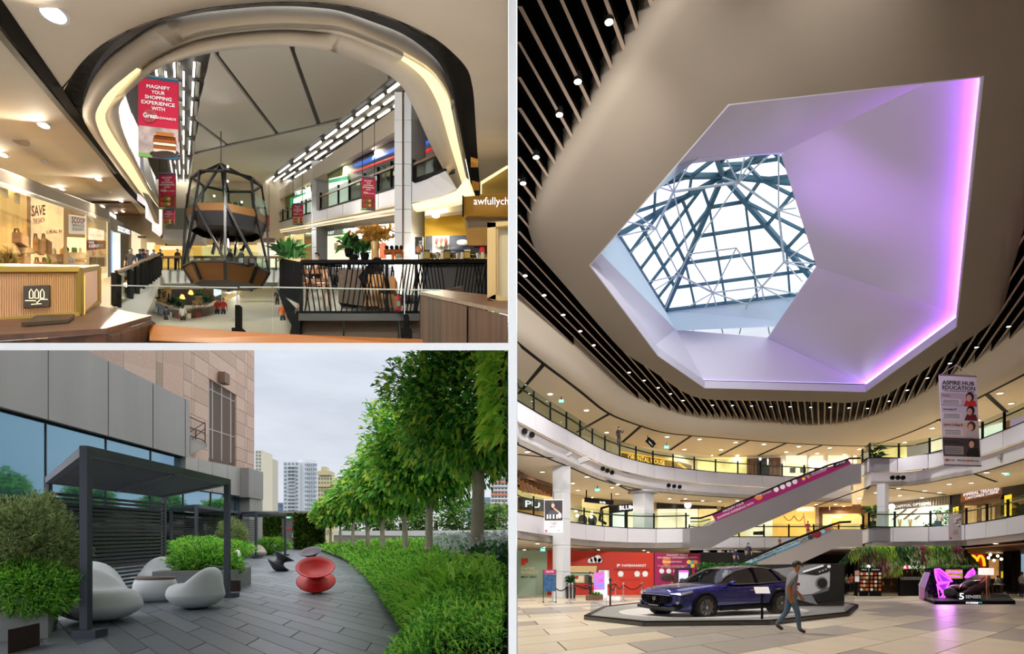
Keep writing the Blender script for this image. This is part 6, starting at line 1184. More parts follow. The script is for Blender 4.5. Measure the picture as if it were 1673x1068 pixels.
for k, (ya, yb) in enumerate([(11,15),(15,21),(21,30),(30,46)]):
 tt = bed('flowering_shrub', ['white-flowered dark shrub nearest the thick trunk', 'white-flowered dark shrub between the first two trunks', 'white-flowered dark shrub under the middle trees', 'white-flowered dark shrub under the far trees'][k], ya, yb, .45,1.0, [5200,5200,4200,3600][k], [.12,.15,.2,.28][k], lambda u, Y: 1.0 + .25 * u, [leafmat('shrub_dark', (64,118,66)), leafmat('shrub_mid', (90,148,78)), leafmat('shrub_blue', (96,140,106))], .45)
 def ff(i, ya=ya, yb=yb):
  Y = random.uniform(ya, yb); u = random.uniform(.5,.98); return T.p(bedpt(Y) * (1 - u) - .06, Y, 1.25 + .27 * u + random.uniform(-.4,.1)), V((random.uniform(-1,1), -.6,1))
 leaves(260, ff, .05 + .006 * ya, 'flowers', [FLW], tt, wide=.7, kind='stuff')
# ---- row of clipped trees
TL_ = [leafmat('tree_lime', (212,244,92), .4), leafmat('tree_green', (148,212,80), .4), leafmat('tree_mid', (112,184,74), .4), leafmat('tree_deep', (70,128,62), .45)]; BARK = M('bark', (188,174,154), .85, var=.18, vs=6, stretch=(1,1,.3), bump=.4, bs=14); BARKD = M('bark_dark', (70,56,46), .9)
def tree(bx, Y, base_h, fork_px, crown_px, r, n, size, label, trunk_r, lean=0, rz=.75):
 X = (bx - CX) / F * Y; b = T.p(X, Y, base_h); t = thing('clipped_tree', label, 'tree', b, 'clipped trees along the bed'); fk = at(*fork_px, Y); cc = at(*crown_px, Y)
 MB().tube(smooth_line([b, b.lerp(fk, .4) + V((lean * .4,0,0)), fk], 4), [trunk_r * (1.2 - .35 * i / 8) for i in range(9)], 12).put('trunk', BARK, t, smooth=True)
 for k in range(7):
  a = k * .9 + .3; e = cc + V((math.cos(a) * r * .62, math.sin(a) * r * .5,-r * rz * .35 + .1 * k * r * .2)); MB().tube([fk, fk.lerp(e, .5) + V((0,0, r * .02)), e], [trunk_r * .55, trunk_r * .32, trunk_r * .12], 6).put('branch', BARKD, t, smooth=True)
 f0 = cloud_fn(cc, (r, r, r * rz))
 def fn(i):
  p, d = f0(i); 
  if p.x > -.05: p.x = -.05 - random.random() * .1
  return p, d + V((0,0,-.1))
 leaves(n, fn, size, 'foliage', TL_, t, wide=.5, jit=.5, droop=.5, curl=.08); leaves(n // 2, lambda i: (lambda pd: (V((min(-.05, pd[0].x), pd[0].y, pd[0].z)), pd[1]))(cloud_fn(cc, V((r, r, r * rz)) * .72)(i)), size * 1.2, 'inner_foliage', TL_[2:], t, wide=.55, jit=.7, droop=.4)  # shade inside the crown put into the colour: inner leaves take the deeper greens
 return t
tree(777,12.6,.4,(783,752),(782,650), 1.75,9000,.17, 'clipped tree with the thickest pale trunk, nearest in full view', .14, rz=.88)
tree(700,21,.4,(702,806),(698,735), 2.15,8000,.22, 'second clipped tree with a straight pale trunk', .13, rz=.82)
tree(664,27,.4,(660,838),(652,778), 2.0,4600,.3, 'third clipped tree with a short trunk forking left', .13)
tree(629,33,.4,(625,842),(618,798), 1.9,3600,.34, 'fourth clipped tree in the row', .12, lean=-.2); tree(601,39,.4,(600,846),(592,811), 1.8,3000,.38, 'fifth clipped tree in the row', .12); tree(576,45,.4,(577,855),(572,818), 1.6,2200,.33, 'sixth clipped tree in the row', .12); tree(556,51,.4,(556,858),(552,828), 1.6,2000,.36, 'seventh clipped tree in the row', .12); tree(540,57,.4,(540,862),(536,838), 1.5,1800,.38, 'last clipped tree beside the ivy wall', .12)
t = thing('overhanging_branch', 'close branch of large bright leaves hanging into the upper corner', 'branch', at(826,600,7.5)); MB().tube([at(829.5,560,7.5), at(815,610,7.3), at(822,660,7.2), at(808,700,7.2)], [.03,.025,.018,.01], 6).put('twig', BARKD, t)
leaves(520, lambda i: (lambda x, y: (V((min(-.06, at(x, y, 7.3).x), random.uniform(7.0,7.7), at(x, y, 7.3).z)), V((-.7,-.4,-.25))))(random.uniform(792,829), random.uniform(565,715)), .17, 'foliage', [TL_[0], leafmat('tree_yellow', (176,236,76), .4), TL_[1]], t, wide=.36, jit=.3, droop=.5)
# ---- parapet, far trees, city
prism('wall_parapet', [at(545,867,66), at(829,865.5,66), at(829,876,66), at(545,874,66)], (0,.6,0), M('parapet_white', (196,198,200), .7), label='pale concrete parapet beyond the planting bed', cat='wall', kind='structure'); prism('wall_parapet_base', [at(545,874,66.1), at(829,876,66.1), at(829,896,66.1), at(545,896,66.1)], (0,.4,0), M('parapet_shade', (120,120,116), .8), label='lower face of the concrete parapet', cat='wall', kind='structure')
FT = [leafmat('far_tree_a', (120,156,70)), leafmat('far_tree_b', (84,122,54)), leafmat('far_tree_c', (60,92,44))]
for k, (x, y, w, h) in enumerate([(600,860,40,22),(655,855,46,28),(712,850,50,34),(768,852,44,34),(812,856,40,30)]):
 t = thing('far_tree', 'pale green treetop beyond the parapet, ' + ['behind the far trunks', 'behind the fourth trunk', 'behind the second trunk', 'beside the thick trunk', 'before the banded housing block'][k], 'tree', at(x, y + h, 110)); c = at(x, y, 110); s_ = .11; leaves(1500, cloud_fn(c, (w * s_, 3, h * s_)), .8, 'foliage', FT, t, wide=.6, jit=.6); MB().tube([V((c.x, 110,-21)), c], .4,6).put('trunk', BARKD, t)
prism('ground_city', [V((-420,75,-21)), V((-2,75,-21)), V((-2,700,-21)), V((-420,700,-21))], (0,0,-1), M('city_ground', (110,116,104), .9, var=.2, vs=.02), label='distant city ground far below the terrace', cat='ground', kind='structure')
def tower(x0, x1, y0, Y, label, wall, wins, nx, ny, y1=870, depth=14, round_=False, wcol=None, top=None):
 t = thing('tower_block', label, 'building', at(x0, y1, Y)); w0 = MB(); MB().prism([V((at(x0 + 1,0, Y).x, Y + 1,-21)), V((at(x1 - 1,0, Y).x, Y + 1,-21)), V((at(x1 - 1,0, Y).x, Y + 10,-21)), V((at(x0 + 1,0, Y).x, Y + 10,-21))], (0,0,21 + at(0, y1, Y).z)).put('podium', wall, t)
 if round_:
  c = at((x0 + x1) / 2, y1, Y + 6); rx = (x1 - x0) / 2000 * Y; z = (y1 - y0) / 1000 * Y; w0.lathe([(rx, 0),(rx, z),(rx * .93, z),(rx * .9, z + 1.5)], c, 32).put('wall', wall, t)
 else: w0.prism([at(x0, y1, Y), at(x1, y1, Y), at(x1, y0, Y), at(x0, y0, Y)], (0, depth, 0)).put('wall', wall, t)
 for i in range(nx):
  for j in range(ny):
   xa = x0 + (x1 - x0) * (i + .2) / nx; xb = x0 + (x1 - x0) * (i + .8) / nx; ya = y0 + (y1 - y0) * (j + .3) / ny; yb = y0 + (y1 - y0) * (j + .8) / ny
   if ya > 868: continue
   if round_:
    u0, u1 = [((x - (x0 + x1) / 2) / ((x1 - x0) / 2)) for x in (xa, xb)]; g = lambda u: Y + 6 - math.sqrt(max(0,1 - u * u)) * (x1 - x0) / 2000 * Y - .15
    MB().prism([at(xa, yb, g(u0)), at(xb, yb, g(u1)), at(xb, ya, g(u1)), at(xa, ya, g(u0))], (0,.2,0)).put('window', wins, t)
   else: MB().prism([at(xa, yb, Y - .2), at(xb, yb, Y - .2), at(xb, ya, Y - .2), at(xa, ya, Y - .2)], (0,.25,0)).put('window', wins, t)
 return t
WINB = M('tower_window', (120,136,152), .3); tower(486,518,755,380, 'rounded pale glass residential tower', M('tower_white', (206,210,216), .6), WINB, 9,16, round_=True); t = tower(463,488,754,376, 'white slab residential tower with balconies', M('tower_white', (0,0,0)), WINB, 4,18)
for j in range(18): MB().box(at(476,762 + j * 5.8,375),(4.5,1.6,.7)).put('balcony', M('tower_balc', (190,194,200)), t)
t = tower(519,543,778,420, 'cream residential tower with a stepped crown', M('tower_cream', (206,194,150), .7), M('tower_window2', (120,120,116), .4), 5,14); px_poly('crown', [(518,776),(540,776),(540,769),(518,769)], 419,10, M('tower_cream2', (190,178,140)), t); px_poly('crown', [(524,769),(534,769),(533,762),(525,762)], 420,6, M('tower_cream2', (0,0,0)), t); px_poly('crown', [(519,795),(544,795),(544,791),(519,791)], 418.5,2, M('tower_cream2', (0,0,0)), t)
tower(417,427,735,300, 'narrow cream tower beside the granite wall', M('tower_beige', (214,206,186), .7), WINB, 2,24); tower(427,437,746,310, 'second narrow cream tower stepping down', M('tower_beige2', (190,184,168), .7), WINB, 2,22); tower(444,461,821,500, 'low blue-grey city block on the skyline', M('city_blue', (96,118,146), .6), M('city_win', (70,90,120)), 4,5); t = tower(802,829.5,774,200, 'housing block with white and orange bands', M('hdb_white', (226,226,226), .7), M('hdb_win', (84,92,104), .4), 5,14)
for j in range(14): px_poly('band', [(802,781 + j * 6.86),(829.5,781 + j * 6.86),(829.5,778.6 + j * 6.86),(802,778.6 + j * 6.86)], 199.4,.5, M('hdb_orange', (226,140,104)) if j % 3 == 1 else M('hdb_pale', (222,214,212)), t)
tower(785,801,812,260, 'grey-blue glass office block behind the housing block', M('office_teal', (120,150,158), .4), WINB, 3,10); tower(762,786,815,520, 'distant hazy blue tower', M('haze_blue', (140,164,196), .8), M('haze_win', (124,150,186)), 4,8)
# ================================================================== GALLERY (upper left)
REG = 'T'
G = Place(400,.48); SG = .3
def gprism(name, pts, h0, h1, mat, parent=None, **k): return MB().prism([G.p(x, y, h0) for x, y in pts], (0,0, h1 - h0)).put(name, mat, parent, **k)
def gon(l, h): return [G.on(x, y, h) for x, y in l]
GCE = M('gallery_ceiling', (242,228,208), .8, var=.02); GLIP = M('gallery_lip', (240,228,210), .7); BRON = M('bronze_band', (14,11,9), .9, spec=.1); COVE = M('cove_light', (255,240,190), .6, emit=.9)
HC = 1.2
R0 = [(240,345),(212,318),(188,290),(160,250),(130,205),(101,155),(115,128),(136,100),(168,73),(210,50),(262,31),(315,18),(367,10.5),(420,6),(462,4),(515,5),(567,10.5),(609,20),(659,38),(711,64),(745,92),(764,115),(770.5,136),(774.5,163),(778,220),(782,278),(785,312),(788,335)]
R1 = [(246,342),(222,316),(200,288),(176,255),(152,222),(135,190),(141.6,157),(155,128),(178,100),(210,76),(252,50),(315,34),(367,27),(420,22),(465,21),(512,23),(557,29),(609,46),(659,65.5),(698,92),(720,115),(732,140),(740,165),(746,195),(753,232),(763,278),(770,312),(776,335)]
R2 = [(252,342),(232,318),(212,290),(190,260),(170,230),(156,195),(163,170),(180,147),(202,128),(236,102),(275,80),(318,62),(367,53),(420,47.5),(465,46),(512,48),(557,52),(609,71),(659,92),(698,115),(715,132),(727,150),(735,168),(741,195),(748,230),(759,278),(767,312),(773,335)]
R3 = [(262,342),(245,318),(228,290),(212,262),(190,230),(172,195),(180,170),(198,147),(216,128),(243,108),(276,86),(318,68),(367,58),(420,52),(465,50),(512,53),(557,58),(609,78),(655,98),(686,122),(700,140),(710,158),(718,176),(726,202),(736,238),(750,284),(759,316),(765,338)]
R4 = [(266,342),(250,318),(236,292),(222,265),(203,225),(194,185),(202,160),(223,139),(240,125),(262,110),(301,97),(330,90),(367,83),(420,78),(475,76),(512,79),(541,84),(593,102),(635,123),(657,142),(667,160),(677,178),(686,198),(695,218),(709,248),(726,280),(740,308),(748,330)]
cg = thing('ceiling_gallery', 'cream gallery ceiling with a sweeping oval opening and dark band', 'ceiling', G.p(-2,3, HC), kind='structure')
UP = gon(R0, HC) + gon([(830.5,322),(830.5,-160),(-260,-160),(-260,165),(0,275),(180,345),(235,352)], HC)
def poly_fill(pts, name, mat, parent, th=.03):
 vs, _, fs, _, _, _ = delaunay_2d_cdt([p.xy for p in pts], [(i, (i + 1) % len(pts)) for i in range(len(pts))], [], 1,1e-6)
 mb = MB(); up = [G.p(v.x, v.y, HC) for v in vs]; mb.add(up, [tuple(f) for f in fs]); mb.add([p + V((0,0, th)) for p in up], [tuple(f) for f in fs]); return mb.put(name, mat, parent)
poly_fill(UP, 'ceiling_board', GCE, cg)
r0, r1, r2, r3, r4 = [smooth_line(gon(r, h), 3) for r, h in ((R0, HC - .002),(R1, HC - .02),(R2, HC - .09),(R3, HC - .085),(R4, HC - .14))]
MB().strip(r0, [p + V((0,0,.05)) for p in r1], (0,0,.02)).put('dark_band', BRON, cg)
MB().strip(r1, r2,(0,0,.02)).put('outer_lip', GLIP, cg, smooth=True); MB().strip(r3, r4,(0,0,.02)).put('inner_lip', GLIP, cg, smooth=True)
n3 = len(r2); a, b = int(n3 * .34), int(n3 * .66)
MB().strip(r2[:a], r3[:a], (0,0,.015)).put('cove_strip', COVE, cg); MB().strip(r2[a - 1:b + 1], r3[a - 1:b + 1], (0,0,.015)).put('cove_board', GLIP, cg); MB().strip(r2[b:], r3[b:], (0,0,.015)).put('cove_strip', COVE, cg)
for q in ([(-40,-60),(-40,0),(192,284),(197,283)], [(-40,-10),(-40,18),(186,284),(191,284)]): MB().prism(gon(q, HC - .006),(0,0,.004)).put('track_groove', BRON if q[0][1] < -20 else M('groove_olive', (86,80,64), .6), cg)
MB().prism(gon([(140,332),(215,332),(250,378),(236,380),(180,346)], HC - .03),(0,0,.02)).put('timber_panel', M('timber_ceiling_brown', (128,84,40), .6, var=.15, vs=6), cg)
for x, y in ((775,262),(777,300)): MB().prism([at(x - 6, y + 10,.72 / (.4 - y / 1000) * .98), at(x + 6, y + 10,.72 / (.4 - y / 1000) * .98), at(x + 6, y - 10,.72 / (.4 - y / 1000) * .98), at(x - 6, y - 10,.72 / (.4 - y / 1000) * .98)], (0,.01,0)).put('lit_grille', M('grille_amber', (190,130,60), .5, emit=.4), cg)
GW = (1.0,.86,.66)
for i, (x, y, r) in enumerate([(87,20,.034),(71,203,.03),(5,252,.03),(161,292,.03),(101,308,.03),(198,328,.03),(190,290,.02),(168,337,.028),(189,347,.028),(201,345,.028),(204,362,.026),(224,364,.026),(188,355,.026)]):
 if i in (6,): continue
 q = G.on(x, y, HC - .032 if y > 330 else HC - .004); t = thing('downlight', ['large oval-looking downlight at the top corner of the gallery ceiling', 'downlight over the pine shop in the gallery ceiling', 'downlight at the edge above the pine shop', 'downlight before the timber ceiling panel', 'downlight over the wholefood sign', 'downlight at the end of the cream ceiling'][i] if i < 6 else 'small downlight in the brown timber ceiling panel', 'downlight', q, 'gallery downlights' if i > 5 else None)
 MB().lathe([(r * 1.25,0),(r * 1.25,-.006),(r, -.007),(r, 0)], q, 18).put('rim', WHITE, t); MB().lathe([(r, -.004),(r * .6,-.008),(.002,-.008)], q, 18).put('lens', LAMPC, t)
 spot(q - V((0,0,.03)),(22 if i == 0 else 60) if i < 6 else 14, GW, .1,165, t, rad=.03)
MB().lathe([(.05,0),(.05,-.006),(.01,-.007)], G.on(34,230, HC - .003), 20).put('ceiling_speaker', M('speaker_grille', (190,178,160), .8), label='round ceiling speaker beside the pine shop downlights', cat='speaker'); 
for x, y in ((73,262),(180,312)): MB().lathe([(.03,0),(.03,-.012),(.012,-.03),(.002,-.03)], G.on(x, y, HC - .003), 14).put('smoke_detector', WHITE, label='white smoke detector %s' % ('above the shop window' if x < 100 else 'before the timber panel'), cat='detector')
for k, (x, y) in enumerate(((330,-70),(560,-80),(760,-60),(120,-90))): q = G.on(x, y, HC - .004); t = thing('downlight', 'unseen added downlight over ' + ['the near edge of the oval opening', 'the near timber handrail', 'the walnut counter with the window frame', 'the gold display box'][k], 'downlight', q); MB().lathe([(.03,-.004),(.02,-.008),(.002,-.008)], q, 18).put('lens', LAMPC, t); spot(q - V((0,0,.03)), 6, GW, .1,165, t, rad=.03)  # extra lamps out of view, added to brighten the gallery fronts
# ---- high ceiling over the void
H2 = .48 + 1.45; hc2 = thing('ceiling_high', 'pale high ceiling cut by black strips over the void', 'ceiling', G.p(-3,8, H2), kind='structure')
GREYC = M('high_ceiling_grey', (226,224,216), .85); BLK = M('strip_black', (10,10,12), .6)
def c2(l, dz=0): return gon(l, H2 + dz)
MB().prism([G.p(-9,2.5, H2 + .05), G.p(-.05,2.5, H2 + .05), G.p(-.05,8, H2 + .05), G.p(-3.5,14, H2 + .05), G.p(-11,14, H2 + .05), G.p(-9.5,8, H2 + .05)], (0,0,.05)).put('ceiling_board', BLK, hc2)
for pan in ([(356,60),(470,60),(472,77),(517,203),(455,217),(358,90)], [(479,60),(620,60),(634,130),(562,191),(524,201),(482,84)], [(347,80),(351,92),(449,219),(372,235),(326,200),(320,196)], [(324,204),(368,237),(316,249)], [(316,253),(372,240),(520,206),(552,199),(452,278),(440,300),(300,330)]):
 MB().prism(c2(pan, .02),(0,0,.03)).put('ceiling_panel', GREYC, hc2)
LED = M('led_white', (255,250,240), .5, emit=3.5)
def ledbar(x0, y0, x1, y1, w=.03): MB().bar(G.on(x0, y0, H2 + .01), G.on(x1, y1, H2 + .01), w, .02).put('led_line', LED, hc2)
VPL = (318,400)
for k, xt in enumerate((318,300,284,268,252)):          # dashes running towards the vanishing point
 for j in range(7):
  t0 = .03 + j * .115 + (k % 2) * .055; t1 = t0 + .075; y0, y1 = 95 + (372 - 95) * t0,95 + (372 - 95) * t1; f = lambda y: xt + (300 - xt) * (y - 95) / 305
  ledbar(f(y0), y0, f(y1), y1,.016)
  if k % 2 == 0: MB().bar(G.on(f(y0) + 7, y0, H2 + .03), G.on(f(y1) + 7, y1, H2 + .03), .03,.02).put('ceiling_rib', M('rib_grey', (150,148,140), .7), hc2)
for k in range(4):
 for j in range(9):
  t0 = j * .112 + (k % 2) * .05; t1 = t0 + .08; xa, ya = 652 + k * 5,136 + k * 13; xb, yb = 424 + k * 4,306 + k * 4; ledbar(xa + (xb - xa) * t0, ya + (yb - ya) * t0, xa + (xb - xa) * t1, ya + (yb - ya) * t1,.018)
 MB().bar(G.on(660 + k * 6,140 + k * 14, H2 + .03), G.on(424 + k * 4,312 + k * 5, H2 + .03), .06,.02).put('ceiling_rib', M('rib_grey', (0,0,0)), hc2)
for q, g, w in ((G.p(-3.0,6.5, H2 - .1), None, 150),(G.p(-4.5,9.5, H2 - .1), None, 150),(G.p(-1.5,3.0, H2 - .15), G.p(-1.5,6.5,.6), 90),(G.p(-2.4,3.0, H2 - .15), G.p(-3.4,6.5,.5), 90)): spot(q, w, (1,.95,.88), .2,150, None, rad=.15, target=g)  # bare spots added; the aimed pair brightens the column and left wall
# ---- left shop row
LXV, RXV = 300.0,330.0
def lY(x): return -1.0 / ((x - LXV) / 1000.0)
def lq(name, x0, t0, b0, x1, t1, b1, mat, parent=None, dy=0, th=.02, **k):
 ya, yb = lY(x0) + dy, lY(x1) + dy; return prism(name, [at(x0, b0, ya), at(x1, b1, yb), at(x1, t1, yb), at(x0, t0, ya)], (-.3 * th, th, 0), mat, parent, **k)
def ltext(s_, x0, t0, b0, x1, b1, mat, parent, dy=-.03, **k): return lettering(s_, at(x0, b0, lY(x0) + dy), at(x1, b1, lY(x1) + dy), at(x0, t0, lY(x0) + dy), mat, parent, ext=.004, **k)
PINE = M('pine_lit', (240,196,116), .6, emit=.65, var=.12, vs=5, stretch=(3,3,.5)); PINED = M('pine', (214,176,116), .6, var=.1, vs=5); WARMI = M('interior_warm', (255,228,176), .6, emit=1.0, var=.15, vs=3)  # pine and back wall glow: shop lighting put into their colour
tb = lambda x: 275 + x * (345 - 275) / 180.0; bb = lambda x: 400 + 480 / lY(x)
s = thing('shop', 'pine-lined wholefood shop with big windows and red letters', 'shop', at(80,480, lY(80))); GLS = glass('shop_glass', (252,250,246), .96, refl=.25)
lq('beam', -120, tb(-120), tb(-120) + 26,178, tb(178) - 2, tb(178) + 14, M('beam_grey', (150,140,128), .6), s); lq('beam_edge', -120, tb(-120) + 26, tb(-120) + 34,178, tb(178) + 14, tb(178) + 18, M('beam_pale', (206,198,186), .5), s, -.02)
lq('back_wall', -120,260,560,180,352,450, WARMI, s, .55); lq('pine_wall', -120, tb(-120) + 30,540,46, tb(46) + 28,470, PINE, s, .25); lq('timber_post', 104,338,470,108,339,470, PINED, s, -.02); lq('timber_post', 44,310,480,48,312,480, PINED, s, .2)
lq('pane', -120, tb(-120) + 30,560,47, tb(47) + 28,480, GLS, s, 0,.01); lq('pane', 48, tb(48) + 28,480,104,339,462, GLS, s, 0,.01); lq('pane', 140,347,450,174,360,445, GLS, s, 0,.01)
lq('hiring_backing', 141,350,436,173,362,434, M('backing_cream', (240,214,160), .6, emit=.3), s, .06)
lq('sign_panel', 108,338,385,138,349,387, PINED, s, -.03)
REDL = M('letter_red', (130,14,20), .5); 
for s_, q in (('SAVE', (50,335,354,73,351)),('THE EARTH', (53,357,366,72,363)),('URAL N', (75,376,382,100,380))): ltext(s_, *q, REDL, s, -.01, bold=.03)
ltext('SCOOP', 116,353,364,138,366, REDL, s, -.1, bold=.03); ltext('WHOLE\nFOODS', 117,365,377,137,377, M('letter_dark', (44,40,60)), s, -.1, bold=.02); lq('halo', 112,350,380,140,354,381, M('halo_white', (250,240,224), .5, emit=.25), s, -.06)
lq('white_sign', 144,372,390,169,376,391, M('sign_soft', (250,238,210), .5, emit=1.0), s, .03); ltext('SCOOP\nWHOLEFOODS', 147,374,386,166,387, M('letter_tan', (190,130,90)), s, .0); lq('hiring_board', 142,392,407,172,393,405, REDL, s, .02); ltext("WE'RE", 144,393.5,398,153,398, PRINTW, s, -.02, bold=.02); ltext('HIRING', 145,399,405,168,403.5, PRINTW, s, -.02, bold=.03)
for x in (151,164):
 MB().ball(at(x, 413, lY(x) + .02),(.03,.01,.035), 10,7).put('printed_head', M('print_face', (200,150,120)), s); lq('printed_torso', x - 6,419,434, x + 6,419,434, M('print_apron', (150,116,60)), s, .04); lq('printed_sleeve', x - 7,418,428, x + 7,418,428, PRINTW, s, .05)
for (x0, x1, y) in ((2,44,397),(2,44,432),(76,103,415),(76,103,430),(110,138,412),(110,138,425),(110,138,438)): lq('shelf', x0, y, y + 3, x1, y, y + 3, PINED, s, .15,.12)
k = 0
BAGS = []
for (x, y, w, h) in ((27,385,15,22),(30,420,16,22),(58,396,9,28),(71,396,8,28),(60,434,10,26),(72,434,8,26),(8,422,8,14)):
 q = thing('paper_bag', ['brown paper carrier bag on the upper pine shelf', 'brown paper carrier bag on the lower pine shelf', 'brown tote hanging beside the red letters, upper left', 'brown tote hanging beside the red letters, upper right', 'brown tote hanging lower left of the shelf', 'brown tote hanging lower right of the shelf', 'small brown bag at the frame edge'][k], 'bag', at(x, y + h / 2, lY(x) + .12)); Yb_ = lY(x) + .12
 px_poly('bag', [(x - w / 2, y + h / 2),(x + w / 2, y + h / 2),(x + w / 2, y - h / 4),(x - w / 2, y - h / 4)], Yb_, .06, M('kraft', (176,140,96), .8), q); MB().tube([at(x - w / 4, y - h / 4, Yb_), at(x - w / 6, y - h / 2, Yb_), at(x + w / 6, y - h / 2, Yb_), at(x + w / 4, y - h / 4, Yb_)], .006,5).put('handle', M('kraft_dark', (120,90,60)), q); px_text('SCOOP', x - w / 3, y, x + w / 3, y + 4, Yb_ - .005, REDL, q, ext=.002); k += 1
for i in range(22):
 x = random.uniform(77,101) if i % 2 else random.uniform(111,137); y = random.choice([415,430]) if i % 2 else random.choice([412,425,438]); Yj = lY(x) + .2
 c = random.choice([(230,220,190),(200,60,50),(90,130,60),(240,200,90)]); MB().lathe([(.014,0),(.014,.035),(.008,.045)], at(x, y, Yj), 8).put('jar', M('jar_%d' % c[0], c, .4), label='small grocery jar on the wholefood shop shelves', cat='jar', grp='jars on the wholefood shelves')
t = thing('dried_bouquet', 'bunch of pale dried grasses behind the gold counter box', 'plant', at(8,440,2.9)); leaves(160, lambda i: (at(random.uniform(2,18), random.uniform(424,440), 2.9), V((random.uniform(-1,1), -.2,.6))), .07, 'stems', [leafmat('dry_straw', (226,196,130))], t, wide=.12)
for x, y in ((8,306),(28,317),(2,300)): MB().lathe([(.014,0),(.018,-.05),(.01,-.055)], at(x, y, lY(x) + .08), 10).put('track_spotlight', WHITE, label='white track spotlight over the pine wall, %s' % ('at the edge' if x < 5 else 'middle one' if x < 20 else 'nearest the letters'), cat='spotlight')
spot(at(60,330, lY(60) + .3), 14,(1,.8,.5), .1,170, None, rad=.05); spot(at(-10,330, lY(-10) + .15), 8,(1,.8,.5), .1,170, None, rad=.05)
s = thing('shop', 'black-fronted shoe shop with glowing white letters', 'shop', at(200,450, lY(200))); lq('front', 180,352,450,214,374,440, M('front_black', (22,22,24), .4), s); lq('lit_doorway', 183,378,445,196,381,442, SHOPW, s, -.06); ltext('SKECHERS', 192,368,377,212,383, SIGNW, s, -.12, bold=.03); lq('jamb', 176,346,452,180,352,450, M('jamb_grey', (140,134,126)), s, -.02); lq('black_door', 197,382,442,210,384,440, PRINTK, s, -.05); lq('frame', 181.5,376,446,183,376,446, M('frame_blue', (120,170,230), .5, emit=1.0), s, -.08); lq('far_fronts', 214,376,440,236,386,432, SHOPC, s); lq('hanging_sign', 225,385,388,247,386,389, NAVY, s, -1.5)
# ---- far end of the gallery
fe = thing('wall_far', 'cream far end of the gallery with bright shops', 'wall', at(300,440,14), kind='structure'); px_poly('wall', [(190,480),(470,480),(470,240),(190,240)], 14.2,.2, M('far_cream', (222,208,184), .8), fe)
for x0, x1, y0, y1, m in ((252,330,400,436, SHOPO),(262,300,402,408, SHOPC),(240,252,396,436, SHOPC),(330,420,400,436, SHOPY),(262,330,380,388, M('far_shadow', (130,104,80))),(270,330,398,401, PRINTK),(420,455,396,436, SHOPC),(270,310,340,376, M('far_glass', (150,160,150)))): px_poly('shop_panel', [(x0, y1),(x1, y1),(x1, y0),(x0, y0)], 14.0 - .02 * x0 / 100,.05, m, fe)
MB().prism([at(262,463,10.5), at(460,461,10.5), at(460,437,10.5), at(262,441,10.5)], (0,.2,0)).put('bridge_fascia', M('bridge_white', (206,206,206), .6), fe); px_poly('bridge_upper', [(265,392),(330,394),(330,376),(268,374)], 13,.2, PANEL, fe)
bal = thing('glass_balustrade', 'glass balustrade with black posts across the far bridge', 'balustrade', at(300,440,10.4)); 
for x in range(264,462,11): MB().bar(at(x, 441,10.4), at(x, 421,10.4), .02,.02).put('post', BLACK, bal)
px_poly('pane', [(264,441),(460,440),(460,420),(264,420)], 10.42,.01, GLASS, bal); MB().bar(at(264,420,10.4), at(460,420,10.4), .03,.03).put('handrail', BRASS, bal)
# upper-left luminous wall over the opening
lw = thing('light_wall', 'tall white luminous wall panel seen through the ceiling opening', 'wall', at(215,270,6), kind='structure')
for k, (x, y0, y1) in enumerate([(190,140,215),(203,140,250),(216,170,285),(229,215,320),(242,265,350),(253,310,372)]): MB().prism([at(x, y1,5 + k), at(x + 12, y1 + 10,6 + k), at(x + 12, y0 + 24,6 + k), at(x, y0,5 + k)], (-.1,.1,0)).put('light_panel', M('panel_lit', (250,238,240), .5, emit=.85, var=.08, vs=4), lw)
MB().prism([at(233,230,7.0), at(262,330,11), at(262,372,11), at(236,300,7.0)], (-.1,.1,0)).put('glass_band', M('band_dark', (70,74,76), .3), lw)
# ---- walkway on the left with posts and glass
wk = thing('glass_balustrade', 'glass balustrade with black posts along the shoe-shop walkway', 'balustrade', at(230,470,6)); POSTS = [(190,448,500),(211,441,486),(222,436,478),(231,430,470),(238,428,466),(244,426,462),(249,424,458),(253,422,455),(257,421,452),(260,420,449)]
prev = None
for x, y0, y1 in POSTS:
 Yp = 480.0 / (y1 - 400); MB().bar(at(x, y1, Yp), at(x, y0, Yp), .045,.06).put('post', BLACK, wk)
 if prev: MB().prism([at(prev[0], prev[2], prev[3]), at(x, y1, Yp), at(x, y0 - 6, Yp), at(prev[0], prev[1] - 6, prev[3])], (.005,.005,0)).put('pane', GLASS, wk)
 prev = (x, y0, y1, Yp)
MB().tube([at(x, y0 - 4,480.0 / (y1 - 400)) for x, y0, y1 in POSTS], .014,6).put('handrail', BRASS, wk)
prism('floor_walkway', [G.on(188,502,0), G.on(262,447,0), G.on(262,440,0), G.on(150,440,0), G.on(60,480,0), G.on(60,560,0)], (0,0,-.06), M('walkway_tile', (196,180,156), .4), label='beige tiled walkway in front of the gallery shops', cat='floor', kind='structure')
prism('trim_6', [G.on(188,503,0), G.on(262,448,0), G.on(262,463,-.16), G.on(225,545,-.3)], (-.03,0,0), M('fascia_white', (210,208,206), .5), label='white fascia of the gallery walkway over the void', cat='fascia', kind='structure')
